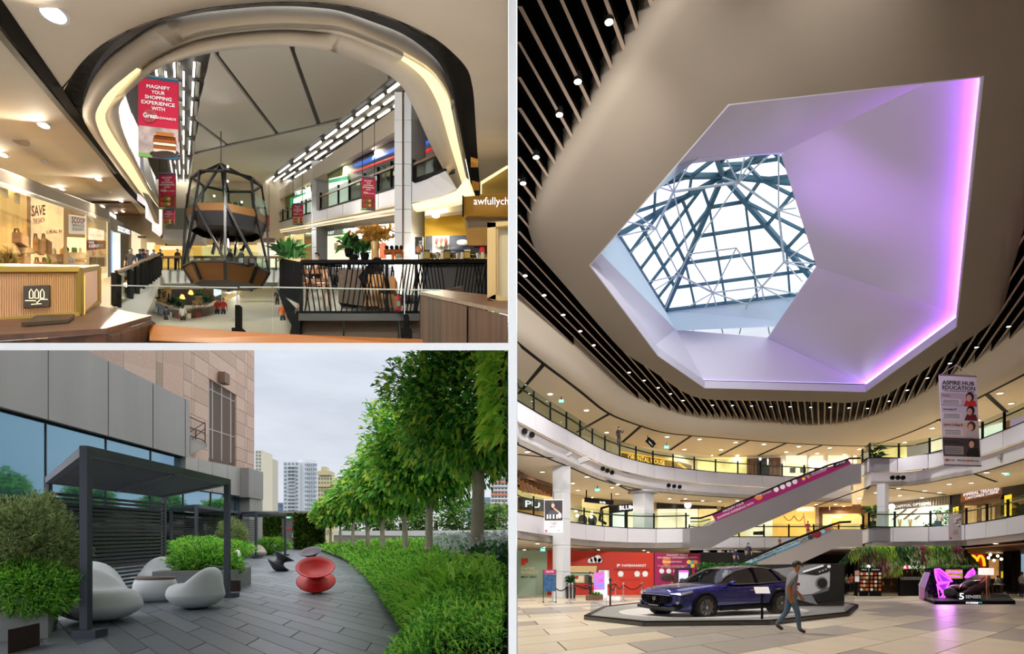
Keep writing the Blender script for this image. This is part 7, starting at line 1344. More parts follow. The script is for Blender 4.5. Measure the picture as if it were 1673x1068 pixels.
# ---- lower floor seen through the void
LF = -.6; LT = [M('lower_tile_%d' % i, c, .35, var=.04) for i, c in enumerate([(198,190,172),(184,178,162),(168,162,150),(208,200,184)])]
lf = prism('floor_lower', [G.p(-8,5.5, LF - .01), G.p(-.8,5.5, LF - .01), G.p(-3,16, LF - .01), G.p(-11,16, LF - .01)], (0,0,-.05), LT[1], label='pale tiled floor of the level below the gallery', cat='floor', kind='structure')
for i in range(30):
 for j in range(26):
  p = G.p(-7.5 + j * .34 - i * .1,6.0 + i * .34, LF); x, y = CX + p.x / p.y * F, HY - p.z / p.y * F
  if 235 < x < 480 and 466 < y < 552: MB().prism([p, p + V((.33,0,0)), p + V((.33 - .1,.33, G.s * .33)), p + V((-.1,.33, G.s * .33))], (0,0,.004)).put('tile', LT[(i * 5 + j * 3 + (i * j) % 3) % 4], lf)
st = thing('food_stall', 'dark timber food stall with curved counter on the lower level', 'stall', G.on(310,530, LF)); DKW = M('dark_timber', (58,42,30), .6)
ctr = smooth_line([G.on(x, y, LF) for x, y in [(254,522),(275,533),(305,537),(335,532),(352,520)]], 4); MB().strip(ctr, [p + V((0,0,.24)) for p in ctr], (0,.05,.01)).put('counter', M('counter_wood', (92,70,50), .5), st); MB().strip([p + V((0,-.02,.24)) for p in ctr], [p + V((0,.14,.3)) for p in ctr], (0,0,.015)).put('counter_top', M('counter_oak', (150,112,70), .5), st); cf = [p + V((0,-.015,.03)) for p in ctr]
for k in range(0, len(cf) - 4,2): MB().strip(cf[k:k + 2], [p + V((0,0,.16)) for p in cf[k:k + 2]], (0,.008,0)).put('striped_panel', M('stripe_red', (170,60,46)) if k % 4 else M('stripe_white', (226,220,208)), st)
px_poly('back_wall', [(258,512),(352,508),(352,472),(258,472)], 10.0,.2, DKW, st); px_poly('pillar', [(332,524),(350,522),(350,473),(332,473)], 9.2,.2, M('pillar_brown', (110,82,56), .6), st); px_poly('lightbox', [(349,482),(359,478),(359,466),(349,468)], 9.0,.05, M('lightbox_cool', (220,232,240), .5, emit=1.2), st)
for x, y in ((298,487),(327,486),(312,480),(342,492)): MB().lathe([(.02,.05),(.04,0),(.002,0)], at(x, y, 9.3), 10).put('pendant_lamp', M('pendant_amber', (255,170,80), .5, emit=3), st); spot(at(x, y + 3,9.2), 2.0, WARM, .1,170, st, rad=.03)
for x, y in ((267,490),(285,495),(292,500),(326,488),(338,494)): leaves(40, lambda i, x=x, y=y: (at(x + random.uniform(-5,5), y + random.uniform(-4,4), 9.1), V((random.uniform(-1,1), -.4,.6))), .1, 'potted_greenery', PALM, st)
for k, (x, y) in enumerate(((264,502),(322,505),(271,488))):
 b = at(x, y, 9.0); t = thing('stall_chair', 'small wooden chair inside the food stall, ' + ['by its left end', 'by the pillar', 'at the back'][k], 'chair', b); MB().box(b + V((0,0,.1)),(.1,.1,.015)).put('seat', PINED, t); MB().box(b + V((0,.05,.17)),(.1,.012,.1)).put('backrest', PINED, t)
 for dx in (-.04,.04):
  for dy in (-.04,.04): MB().box(b + V((dx, dy, .05)),(.01,.01,.1)).put('leg', PINED, t)
MB().prism([at(360,512,10.8), at(388,482,14), at(388,470,14), at(360,490,10.8)], (.1,.1,0)).put('stall_counter', M('gold_counter', (206,166,90), .5, emit=.25, var=.3, vs=6), label='gold-lit market counter receding along the lower level', cat='counter'); 
for q in ((290,478,11),(380,470,13.5)): spot(at(*q), 16,(1,.9,.75), .1,170, None, rad=.1)
for k, (x, y, c, p_) in enumerate([(355,527,(200,40,36),(40,44,60)),(365,527,(206,44,40),(40,50,90))]): person(G.on(x, y, LF), .34,.3 * k, c, p_, label='person in red top standing on the lower level, ' + ['nearer the food stall', 'with arms folded'][k], mask=False)
person(G.on(299,541, LF), .34, math.pi, (226,222,220),(40,30,34), label='person in white top at the striped stall counter', long_hair=True); person(G.on(272,540, LF), .3, math.pi, (40,44,50),(30,30,34), label='person in dark top seated at the stall counter end')
person(G.on(462,541, LF), .36,.4,(240,110,40),(40,60,50), label='person in orange vest on the lower level beside the dark planter'); person(G.on(453,507, LF), .36,.2,(50,60,50),(34,34,38), label='person in dark clothes farther off on the lower level')
# ---- lantern tower kiosk
Yt_ = 7.6; u_ = Yt_ / 1000; tw = thing('lantern_kiosk', 'black steel lantern tower with a bronze platform hung in the void', 'kiosk', at(368,466, Yt_)); cx0 = at(371,400, Yt_).x; BRZ = M('bronze_panel', (122,86,46), .45,.3); INK = M('tower_steel', (26,28,32), .45)
def ring8(y, rpx, n=8, ph=.39, sq=.55): c = at(371, y, Yt_); return [c + V((math.cos(ph + i * 2 * math.pi / n) * rpx * u_, math.sin(ph + i * 2 * math.pi / n) * rpx * u_, math.sin(ph + i * 2 * math.pi / n) * rpx * u_ * (G.s * .5))) for i in range(n)]
apx = at(361,268, Yt_); sh8 = ring8(297,52); pf8 = ring8(350,60); bt8 = ring8(440,64); po8 = ring8(466,50); mid8 = ring8(420,62)
for i in range(8):
 MB().bar(sh8[i], sh8[(i + 1) % 8], .022,.022).put('frame_bar', INK, tw)
 if i % 2 == 0: MB().bar(apx, sh8[i], .024,.024).put('frame_bar', INK, tw)
 MB().bar(sh8[i], pf8[i], .022,.022).put('frame_bar', INK, tw); MB().bar(pf8[i], bt8[(i + (1 if i % 2 else -1)) % 8 if i % 2 else i], .026,.026).put('leg_bar', INK, tw)
 a, b = pf8[i], pf8[(i + 1) % 8]; lo = V((0,0,-.10)); MB().prism([a + lo * .9, b + lo * .9, b - lo * .1, a - lo * .1], (b - a).cross(UPZ).normalized() * -.02).put('platform_panel', BRZ, tw)
 MB().prism([a + lo * .9, b + lo * .9, b * .9 + (at(371,385, Yt_)) * .1 + lo * 2.2, a * .9 + at(371,385, Yt_) * .1 + lo * 2.2], (0,0,.01)).put('under_panel', INK, tw)
 MB().prism([a + V((0,0,.01)), b + V((0,0,.01)), b + V((0,0,.2)), a + V((0,0,.2))], (0,.004,0)).put('upper_glass', GLASS, tw)
 c, d, e, f = bt8[i], bt8[(i + 1) % 8], po8[(i + 1) % 8], po8[i]; MB().prism([f, e, d, c], (0,.01,0)).put('pod_panel', BRZ, tw); MB().bar(c, f, .035,.035).put('pod_rib', INK, tw); MB().bar(c, d, .02,.02).put('pod_rim', INK, tw)
 MB().prism([c + V((0,0,.0)), d, d + V((0,0,.17)), c + V((0,0,.17))], (0,.004,0)).put('lower_glass', GLASS, tw)
MB().bar(apx, pf8[5], .026,.026).put('frame_bar', INK, tw); MB().bar(apx, pf8[6], .026,.026).put('frame_bar', INK, tw); MB().bar(pf8[5], bt8[4], .03,.03).put('leg_bar', INK, tw); MB().bar(pf8[6], bt8[7], .03,.03).put('leg_bar', INK, tw)
MB().prism(ring8(351,57),(0,0,.02)).put('platform_floor', INK, tw); MB().prism(ring8(374,48),(0,0,.1)).put('platform_core', M('core_dark', (40,36,34), .6), tw); MB().prism(ring8(441,62),(0,0,.02)).put('deck', M('deck_pale', (150,140,124), .5), tw); MB().prism(ring8(466,49),(0,0,.02)).put('pod_base', INK, tw)
for (x0, y0, x1, y1) in ((347,415,357,378),(360,415,366,372),(374,410,371,372),(384,418,388,378),(349,400,366,382)): MB().tube([at(x0, y0, Yt_ + .1), at(x1, y1, Yt_ + .1)], .02,8).put('chrome_tube', CHROME, tw)
for k in range(10): MB().box(at(332 + k * 9,428, Yt_ - .28),(.05,.06,.05 + .02 * (k % 3))).put('bar_equipment', M('equip_%d' % (k % 3), [(60,60,64),(150,150,150),(40,36,34)][k % 3], .4), tw)
px_poly('bar_counter', [(345,440),(412,440),(412,432),(345,432)], Yt_ - .1,.1, M('bar_white', (216,214,204), .5), tw)
for k in range(7): MB().box(at(340 + k * 9,336, Yt_ + .1),(.04,.04,.07)).put('upper_display', M('disp_green', (70,110,80), .5), tw)
for x, y in ((372,272),(372,296),(350,320),(395,330)): MB().ball(at(x, y, Yt_), .012,8,5).put('lamp', LAMPW, tw)
spot(at(371,385, Yt_), 5, WARM, .1,170, tw, rad=.05)
MB().tube([apx, at(361,215, Yt_)], .006,5).put('hanger', INK, tw)
for k, (x, y) in enumerate(((376,432),(394,432))): person(at(x, y + 22, Yt_ - .05), .36, math.pi * .9,(30,30,34),(30,30,34), label='staff member in black inside the lantern kiosk, ' + ['centre', 'towards the far side'][k])
# ---- banners
def rewards_banner(x0, x1, y0, y1, Y, label, food, sk=0, ks=0):
 t = thing('hanging_banner', label, 'banner', at(x0, y1, Y)); q = lambda u, v: (x0 + (x1 - x0) * u + sk * u, y0 + (y1 - y0) * v + ks * u * (1 - .3 * v)); P = lambda u, v, d=0: at(*q(u, v), Y - d)
 MB().prism([P(0,1), P(1,1), P(1,0), P(0,0)], (0,.01,0)).put('cloth', M('banner_crimson', (186,34,66), .6), t)
 MB().prism([P(0,.95,.006), P(1,.95,.006), P(1,.62,.006), P(0,.62,.006)], (0,.003,0)).put('photo', M('banner_food_%s' % food, {'cake': (176,160,156), 'salad': (140,60,40), 'mix': (200,140,110)}[food], .6, var=.4, vs=12), t)
 MB().prism([P(0,1,.006), P(1,1,.006), P(1,.95,.006), P(0,.95,.006)], (0,.003,0)).put('footer', M('footer_teal', (40,90,110)), t); MB().prism([P(0,1,.008), P(.35,1,.008), P(.35,.95,.008), P(0,.95,.008)], (0,.003,0)).put('footer', M('footer_green', (120,170,90)), t)
 MB().prism([P(0,.03,.006), P(1,.03,.006), P(1,0,.006), P(0,0,.006)], (0,.003,0)).put('header_strip', M('footer_teal', (0,0,0)), t)
 for k, s_ in enumerate(('MAGNIFY', 'YOUR', 'SHOPPING', 'EXPERIENCE', 'WITH')): w = len(s_) * .042; v = .10 + k * .067; lettering(s_, P(.5 - w, v + .045,.012), P(.5 + w, v + .045,.012), P(.5 - w, v, .012), PRINTW, t, ext=.001, bold=.015)
 rr = (x1 - x0) * .17 / 1000 * Y; MB().lathe([(rr, 0),(rr, .003)], P(.29,.49,.01), 24, R=Matrix.Rotation(math.pi / 2,3, 'X')).put('round_logo', M('logo_swirl', (226,130,40), .5, rgb2=(120,20,90), vs=9), t); lettering('Great', P(.12,.515,.018), P(.48,.515,.018), P(.12,.455,.018), PRINTW, t, ext=.001, bold=.02); lettering('REWARDS', P(.48,.515,.018), P(.95,.515,.018), P(.48,.485,.018), PRINTW, t, ext=.001)
 if food == 'cake':
  kx_ = (x1 - x0) / 1000 * Y
  for v, h, c, rw in ((.90,.035,(226,206,176), .28),(.86,.04,(150,84,44), .28),(.82,.04,(236,220,194), .28),(.78,.04,(160,84,36), .29),(.74,.035,(112,54,28), .27),(.70,.05,(176,110,54), .22)): MB().prism([P(.66 - rw, v + h * .6,.014), P(.66 + rw, v + h * .6,.014), P(.66 + rw, v - h * .6,.014), P(.66 - rw, v - h * .6,.014)], (0,.004,0)).put('printed_cake_layer', M('cake_%d' % c[0], c), t)
  MB().ball(P(.66,.935,.011),(kx_ * .38,.004, kx_ * .1), 14,8).put('printed_plate', M('plate_dark', (60,46,44)), t)
 else:
  for k in range(8): MB().ball(P(.2 + .2 * (k % 4), .72 + .14 * (k // 4), .012),((x1 - x0) / 1000 * Y * .11,.004,(x1 - x0) / 1000 * Y * .11), 10,6).put('printed_dish', M('dish_%d' % (k % 4), [(200,70,40),(90,130,60),(226,180,90),(120,40,50)][k % 4]), t)
 MB().tube([P(0,0), P(1,0)], .008,6).put('top_rail', PANELB, t)
 for u in (.05,.95): MB().tube([P(u, 0), P(u, 0) + V((0,0,.5))], .003,4).put('cord', BLACK, t)
rewards_banner(226,291,122,255,4.6, 'largest crimson rewards banner with a layer cake photograph', 'cake', 0,9); rewards_banner(259,287,283,341,7.5, 'crimson rewards banner with salad plates hung behind the cake banner', 'salad'); rewards_banner(267,285,342,367,9.5, 'smallest crimson banner hung lowest by the walkway', 'mix'); rewards_banner(428,440,352,378,9.5, 'small crimson banner beside the lantern tower', 'mix'); rewards_banner(478,495,333,367,8.0, 'crimson banner with four dots on the right-hand gallery front', 'mix'); rewards_banner(591,611,288,342,5.6, 'tilted crimson banner on the right-hand gallery front', 'salad', 2,2)
# ---- right-hand gallery front
def rY(x): return 1.8 / ((x - RXV) / 1000.0)
def rq(name, x0, t0, b0, x1, t1, b1, mat, parent=None, dy=0, th=.03, **k):
 ya, yb = rY(x0) + dy, rY(x1) + dy; return prism(name, [at(x0, b0, ya), at(x1, b1, yb), at(x1, t1, yb), at(x0, t0, ya)], (th * .5, th, 0), mat, parent, **k)
def rtext(s_, x0, t0, b0, x1, b1, mat, parent, dy=-.04, **k): return lettering(s_, at(x0, b0, rY(x0) + dy), at(x1, b1, rY(x1) + dy), at(x0, t0, rY(x0) + dy), mat, parent, ext=.004, **k)
vl = lambda x, y645: 400 + (y645 - 400) * (x - RXV) / (645 - RXV)         # a row that runs to the vanishing point
gr = thing('wall_gallery', 'white two-storey gallery front with cove light opposite the shops', 'wall', at(560,380,7), kind='structure')
JN = [440,452,470,493,509,535,560,590,618,645]
for a, b in zip(JN, JN[1:]): rq('fascia_panel', a + .4, vl(a, 306), vl(a, 334), b - .4, vl(b, 306), vl(b, 334), PANEL, gr, -.02)
rq('cove_light', 440, vl(440,335), vl(440,347), 700, vl(700,335), vl(700,347), COVE, gr, .05); rq('cove_ledge', 440, vl(440,333), vl(440,337), 645, vl(645,333), vl(645,337), GLIP, gr, -.05,.05)
MB().prism([at(440, vl(440,347), rY(440)), at(700, vl(700,347), rY(700)), at(700, vl(700,347), rY(700)) + V((1.4,1.2,.55)), at(440, vl(440,347), rY(440)) + V((1.4,1.2,.55))], (0,0,.02)).put('soffit', CEIL, gr)
MB().prism([at(440, vl(440,215), rY(440)), at(700, vl(700,215), rY(700)), at(700, vl(700,215), rY(700)) + V((1.0,1.2,.55)), at(440, vl(440,215), rY(440)) + V((1.0,1.2,.55))], (0,0,.02)).put('upper_soffit', CEIL, gr)
rq('upper_bulkhead', 440, vl(440,178), vl(440,215), 690, vl(690,178), vl(690,215), BULK, gr, -.01)
for x, y in ((609,233),(624,231),(575,252),(567,264),(603,260),(548,280),(500,305),(489,314)): MB().ball(at(x, y, rY(x) + .5), .012,8,5).put('soffit_lamp', LAMPW, gr); 
for x in (500,560,610): spot(at(x, vl(x, 230), rY(x) + .35), 22, GW, .1,170, None, rad=.03); spot(at(x, vl(x, 358), rY(x) + .35), 22, GW, .1,170, None, rad=.03)
ub = thing('glass_balustrade', 'glass balustrade with bronze rail on the upper right-hand gallery', 'balustrade', at(560,340,7))
for x in (455,462,470,478,486,493,500,524,553,571,596,618,640): MB().bar(at(x, vl(x, 306), rY(x)), at(x, vl(x, 262), rY(x)), .022,.022).put('post', BLACK, ub)
for a, b in ((452,508),(522,645)): rq('pane', a, vl(a, 262), vl(a, 306), b, vl(b, 262), vl(b, 306), GLASS, ub, .01,.006); MB().bar(at(a, vl(a, 272), rY(a) - .01), at(b, vl(b, 272), rY(b) - .01), .02,.02).put('handrail', BRASS, ub); MB().bar(at(a, vl(a, 307), rY(a)), at(b, vl(b, 307), rY(b)), .02,.02).put('bottom_rail', BLACK, ub)
for nm, x0, x1, y0, y1, lb in (('column', 645,672,160,475, 'near'),('column', 509,535,262,432, 'second white panelled column of the gallery front'),('column', 447,465,305,436, 'third white panelled column of the gallery front')):
 if lb == 'near': continue
 t = thing('column', lb, 'column', at(x0, y1, rY(x0)), kind='structure'); k = 6; xm = x0 + (x1 - x0) * .3; Yc_ = rY(x0) - .12
 for i in range(k):
  a, b = y0 + (y1 - y0) * i / k + .4, y0 + (y1 - y0) * (i + 1) / k - .4; MB().prism([at(x0, b, Yc_), at(xm, b, Yc_ - .06), at(x1, b, Yc_ + .1), at(x1, a, Yc_ + .1), at(xm, a, Yc_ - .06), at(x0, a, Yc_)], (.05,.2,0)).put('panel', COLM, t)
t = thing('column', 'nearest white panelled column with a thin brown seam', 'column', at(668,475,5.0), kind='structure'); ys = [150,196,232,268,303,342,380,420,482]
for a, b in zip(ys, ys[1:]): MB().prism([at(644.5, b - .4,5.0), at(657, b - .4,4.95), at(657, a + .4,4.95), at(644.5, a + .4,5.0)], (.05,.2,0)).put('panel', COLM, t); MB().prism([at(659, b - .4,4.95), at(672, b - .4,4.95), at(672, a + .4,4.95), at(659, a + .4,4.95)], (0,.2,0)).put('panel', COLM, t); MB().prism([at(672, b - .4,4.95), at(694, b + 2,5.2), at(694, a + 2,5.2), at(672, a + .4,4.95)], (-.02,.2,0)).put('panel', M('column_side', (196,200,206), .45), t)
MB().prism([at(657,482,4.94), at(659,482,4.94), at(659,150,4.94), at(657,150,4.94)], (0,.05,0)).put('seam', M('seam_brown', (90,56,40), .5), t)
# upper shops
s = thing('shop', 'olive timber cafe with a green lit frame on the upper gallery', 'shop', at(490,340,10)); LIME = M('timber_lime', (110,120,50), .6, var=.2, vs=8); rq('timber_front', 466,318,356,508,292,345, LIME, s, .5); rq('window', 478,326,356,508,308,345, SHOPW, s, .45); rtext('STREET BAR', 482,313,319,502,314, SIGNW, s, .4, bold=.03); rq('green_frame', 474,326,358,479,323,357, M('frame_green', (30,170,110), .5, emit=.6), s, .42); rq('green_frame', 474,324,327,508,308,312, M('frame_green', (0,0,0)), s, .42)
s = thing('shop', 'lime timber shop with green interior on the upper gallery', 'shop', at(555,320,8)); rq('timber_front', 535,280,345,576,268,330, LIME, s, .4); rq('window', 537,292,345,568,285,332, SHOPW, s, .36); rq('green_strip', 537,294,299,568,287,293, M('frame_green', (0,0,0)), s, .34)
s = thing('shop', 'dark sports shop with blue and red neon lines on the upper gallery', 'shop', at(610,300,7)); rq('front', 576,262,332,645,226,312, M('front_ink', (24,26,30), .5), s, .4); rq('neon_blue', 578,268,274,645,240,247, M('neon_blue', (40,90,190), .5, emit=.9), s, .36); rq('neon_red', 576,280,282,645,254,256, M('neon_red', (200,30,30), .5, emit=1.0), s, .36)
for k in range(9): rq('shoe_shelf', 582 + k * 7,296 - k * 2,302 - k * 2,587 + k * 7,295 - k * 2,301 - k * 2, [SHOPC, M('goods_red', (160,50,40)), M('goods_grey', (150,150,150)), M('goods_yel', (200,180,60))][k % 4], s, .36)
rq('front', 694,200,290,740,190,280, M('front_ink', (0,0,0)), s, .6); rq('neon_blue', 694,232,236,712,222,226, M('neon_blue', (0,0,0)), s, .55); rq('neon_red', 694,246,248,716,235,237, M('neon_red', (0,0,0)), s, .55)
t = thing('glass_balustrade', 'glass balustrade with black frame at the curved end of the upper gallery', 'balustrade', at(700,290,5)); MB().bar(at(677,295,4.9), at(677,263,4.9), .03,.03).put('post', BLACK, t); MB().bar(at(677,295,4.9), at(728,279,4.6), .02,.03).put('bottom_rail', BLACK, t); MB().bar(at(677,269,4.88), at(716,252,4.6), .02,.02).put('handrail', BRASS, t); MB().prism([at(678,294,4.9), at(722,279,4.65), at(712,252,4.65), at(678,266,4.9)], (0,.006,0)).put('pane', GLASS, t)
MB().strip([at(x, y, Y) for x, y, Y in ((673,297,4.95),(695,292,4.8),(715,285,4.65),(728,279,4.5))], [at(x, y, Y) for x, y, Y in ((673,331,4.95),(700,326,4.8),(728,318,4.65),(746,308,4.5))], (.02,.05,0)).put('curved_fascia', PANEL, gr); MB().strip([at(x, y, Y) for x, y, Y in ((673,333,4.9),(710,326,4.7),(745,312,4.45),(762,290,4.1))], [at(x, y, Y) for x, y, Y in ((676,343,4.9),(716,338,4.7),(750,330,4.45),(772,318,4.1))], (.02,.03,0)).put('curved_cove', COVE, gr)
# lower shops
s = thing('shop', 'white-lit shoe shop with an orange frame at cafe level', 'shop', at(600,425,7)); rq('window', 576,376,432,646,368,432, SHOPW, s, .5); rq('orange_frame', 570,374,430,576,373,430, M('frame_orange', (226,96,24), .5, emit=.3), s, .45); rq('orange_frame', 570,373,380,646,364,372, M('frame_orange', (0,0,0)), s, .45); rq('sign_band', 580,371,378,610,367,375, M('band_red', (170,40,20)), s, .4); rtext('sunnystep', 582,372,377,607,374, SIGNW, s, .35, bold=.03); rtext('sunnystep', 628,393,397,644,396, M('letter_orange', (226,110,30)), s, .42); rq('drape', 620,398,420,628,396,420, M('frame_orange', (0,0,0)), s, .42); rq('poster', 576,396,420,585,396,420, M('poster_dusk', (60,70,90)), s, .42)
s = thing('shop', 'white-lit shop with a green fascia at cafe level', 'shop', at(552,425,8)); rq('window', 535,384,432,570,378,430, SHOPC, s, .5); rq('green_fascia', 535,378,385,570,373,381, M('fascia_green', (20,80,40), .5), s, .45); rtext('107', 537,378.5,383,546,382, SIGNW, s, .4); 
for x in (546,556,563): rq('framed_print', x, 397,408, x + 5,396,407, M('print_beige', (206,180,140)), s, .44)
s = thing('shop', 'fashion shop with portrait posters between the two columns', 'shop', at(485,425,10)); rq('window', 465,386,434,509,380,432, SHOPY, s, .5); rq('poster', 484,391,422,494,391,421, M('poster_pale2', (220,214,206)), s, .4); MB().ball(at(489,398, rY(489) + .38),(.05,.01,.06), 10,6).put('printed_face', M('print_face', (0,0,0)), s); rq('poster', 497,382,424,508,381,424, WOODO, s, .4); rq('green_fascia', 497,383,388,509,381,387, M('fascia_green', (0,0,0)), s, .35)
s = thing('shop', 'cosmetics shop front beyond the third column', 'shop', at(440,425,12)); px_poly('window', [(430,436),(452,436),(452,392),(430,392)], 11,.05, SHOPC, s); px_poly('fascia', [(430,394),(448,394),(448,389),(430,389)], 10.9,.05, M('fascia_maroon', (90,30,36)), s)
# ---- yellow cafe wall and sign
yw = thing('wall_cafe', 'yellow cafe wall with a strip of food photographs', 'wall', at(740,420,5.0), kind='structure'); px_poly('wall', [(694,440),(830,445),(830,335),(694,352)], 5.1,.1, M('wall_yellow', (222,180,56), .7), yw)
for x0, x1, c in ((695,706,(36,44,60)),(706.5,734,(190,186,182)),(734.5,768,(60,70,92)),(768.5,800,(40,32,34))): px_poly('food_photo', [(x0,412.5),(x1,412.5),(x1,385 - (x0 - 695) * .03),(x0,386 - (x0 - 695) * .03)], 5.05,.02, M('photo_%d' % c[0], c, .6, var=.15, vs=10), yw)
MB().ball(at(756,396,5.02),(.05,.01,.025), 12,7).put('printed_cup', PRINTW, yw); MB().ball(at(748,407,5.02),(.07,.01,.02), 12,7).put('printed_plate', M('plate_navy', (30,40,70)), yw)
for k in range(12): MB().ball(at(774 + (k % 4) * 6,388 + (k // 4) * 5,5.02),(.02,.008,.02), 8,6).put('printed_flower', M('flower_red', (170,24,26)), yw)
px_poly('printed_vase', [(783,412),(792,412),(791,403),(784,403)], 5.03,.01, M('vase_red', (190,30,36)), yw)
for k in range(5): MB().ball(at(714 + k * 3.4,394 + (k % 2) * 4,5.02),(.018,.008,.03), 8,6).put('printed_pastry', M('pastry_%d' % (k % 2), [(120,60,50),(214,190,160)][k % 2]), yw)
for x, y in ((703,345),(712,351),(724,342)): q = at(x, y, 4.9); MB().lathe([(.03,0),(.03,-.008),(.005,-.01)], q, 14).put('downlight', LAMPW, label='warm downlight over the yellow cafe wall', cat='downlight', grp='downlights over the cafe wall'); spot(q - V((0,0,.03)), 3, GW, .1,160, None, rad=.03)
px_poly('ceiling_cafe', [(694,352),(830,335),(830,322),(772,320),(694,344)], 4.95,.05, CEIL, label='cream cafe soffit above the yellow wall', cat='ceiling', kind='structure')
t = thing('shop_sign', 'gold lightbox sign with white rounded letters over the cafe', 'sign', at(756,352,2.6)); px_poly('box', [(757,352),(830,352),(830,316.5),(757,321)], 2.6,.25, M('sign_gold', (190,140,50), .4,.4), t); px_poly('under_panel', [(757,352),(830,352),(829,359),(764,362)], 2.62,.05, M('sign_under', (130,110,84), .5), t); px_text('awfullych', 774,323,831,339,2.58, SIGNW, t, ext=.004); MB().bar(at(756.5,320,2.59), at(756.5,353,2.59), .006,.01).put('edge', BLACK, t)
px_poly('ceiling_fin', [(784,318),(830,316),(830,277),(786,300)], 2.9,.03, M('fin_gold', (170,140,60), .6, var=.2, vs=6, stretch=(.3,1,3)), label='gold timber ceiling fin behind the cafe sign', cat='ceiling', kind='structure'); MB().bar(at(786,299,2.88), at(830,272,2.88), .006,.012).put('linear_lamp', COVE, label='slim warm light strip above the gold cafe sign', cat='light'); MB().bar(at(786,299,2.88), at(786,316,2.88), .006,.008).put('linear_lamp', COVE, label='short upright warm light strip beside the gold cafe sign', cat='light')
# ---- cafe terrace
CB = M('cafe_black', (10,9,9), .8, spec=.15); cft = prism('floor_cafe', [G.on(488,512,0), G.on(795,512,0), G.on(795,440,0), G.on(700,436,0), G.on(460,438,0), G.on(452,470,0)], (0,0,-.05), M('cafe_floor', (62,58,54), .4), label='dark floor of the cafe terrace', cat='floor', kind='structure')
fa = thing('trim_7', 'bronze mirrored fascia under the cafe railing', 'fascia', at(570,555,4.3), kind='structure')
for x0, x1 in ((487,560),(562,650),(652,690)): px_poly('fascia_panel', [(x0 + 2,562),(x1,562),(x1,516),(x0,512)], 4.35,.05, M('bronze_dark', (84,60,34), .4,.2), fa)
px_poly('edge', [(470,562),(487,562),(492,510),(480,512)], 4.3,.05, CB, fa); px_poly('edge', [(484,514),(690,514),(690,508),(484,508)], 4.3,.05, CB, fa)
rl = thing('slanted_railing', 'black railing of slanted bars in front of the cafe', 'railing', at(640,510,4.3)); MB().bar(at(492,428.5,4.3), at(796,427,4.3), .025,.025).put('top_rail', CB, rl); MB().bar(at(492,511,4.3), at(690,511,4.3), .02,.02).put('bottom_rail', CB, rl)
x = 498
while x < 796:
 sl_ = 12 if (int(x) // 46) % 2 == 0 else -12
 MB().bar(at(x, 510,4.3), at(x + sl_, 429,4.3), .006,.008).put('slanted_bar', CB, rl); x += 5.6 if x > 590 else 8.5
for x in (492,632,680,794): MB().bar(at(x, 511,4.3), at(x, 428,4.3), .02,.02).put('post', CB, rl)
t = thing('slatted_planter', 'tall black slatted planter box at the cafe corner', 'planter', at(470,470,4.8))
for k in range(9): x = 456.5 + k * 4; px_poly('slat', [(x, 478 + k * 2),(x + 3.6,480 + k * 2),(x + 3.6,421.5 + k * .8),(x, 421 + k * .8)], 4.9 - k * .05,.05, CB, t)
px_poly('lower_wing', [(452,470),(490,510),(484,545),(470,520)], 4.6,.05, CB, t); leaves(90, lambda i: (at(random.uniform(456,490), 420,4.85), V((random.uniform(-.9,.6), -.2,.9))), .14, 'foliage', PALM, t, wide=.14); leaves(9, lambda i: (at(466 + i * 2.2,424,4.8), V((-.25 + i * .07,0,1))), .17, 'broad_leaf', [leafmat('leaf_broad', (58,120,50))], t, wide=.34, jit=.08)
def cafe_chair(px, py, ang, label, mat=CB, k=1.0):
 b = G.on(px, py, 0); t = thing('cafe_chair', label, 'chair', b); Rm = Matrix.Rotation(ang, 3, 'Z'); S = lambda x, y, z: b + Rm @ V((x * k, y * k, 0)) + V((0,0, z * k + (Rm @ V((x * k, y * k, 0))).y * G.s))
 MB().prism([S(-.07,-.07,.135), S(.07,-.07,.135), S(.07,.07,.135), S(-.07,.07,.135)], (0,0,.012)).put('seat', mat, t)
 for x, y in ((-.06,-.06),(.06,-.06),(.06,.06),(-.06,.06)): MB().bar(S(x * 1.2, y * 1.2,0), S(x, y, .14), .013,.013).put('leg', mat, t)
 MB().tube([S(.075 * math.cos(a), .075 * math.sin(a), .24) for a in [math.pi * i / 8 for i in range(9)]], .012,6).put('backrest', mat, t)
 for i in range(0,9,2): a = math.pi * i / 8; MB().tube([S(.07 * math.cos(a), .07 * math.sin(a), .14), S(.075 * math.cos(a), .075 * math.sin(a), .24)], .006,5).put('back_rod', mat, t)
 return t
def cafe_table(px, py, label, r=.11):
 b = G.on(px, py, 0); t = thing('cafe_table', label, 'table', b); MB().prism([G.p(b.x + r * math.cos(a), b.y + r * math.sin(a), .22) for a in [i * math.pi / 8 for i in range(16)]], (0,0,.01)).put('table_top', M('table_oak', (170,130,80), .5), t); MB().tube([b, b + V((0,0,.22))], .014,8).put('pedestal', CB, t); MB().prism([G.p(b.x + .06 * math.cos(a), b.y + .06 * math.sin(a), 0) for a in [i * math.pi / 6 for i in range(12)]], (0,0,.01)).put('foot', CB, t)
OAK = M('chair_oak', (150,96,48), .5)
ch = G.on(511,503,0); t = thing('wooden_chair', 'wooden armchair with a cut-out curved back behind the railing', 'chair', ch); S = lambda x, y, z: ch + V((x, y, z + y * G.s)); MB().prism([S(-.09,-.02,.17), S(.09,-.02,.17), S(.08,.14,.17), S(-.08,.14,.17)], (0,0,.02)).put('seat', OAK, t)
for x, y in ((-.085,-.03),(.085,-.03),(.08,.13),(-.08,.13)): MB().bar(S(x * 1.15, y, 0), S(x, y, .18), .018,.018).put('leg', OAK, t)
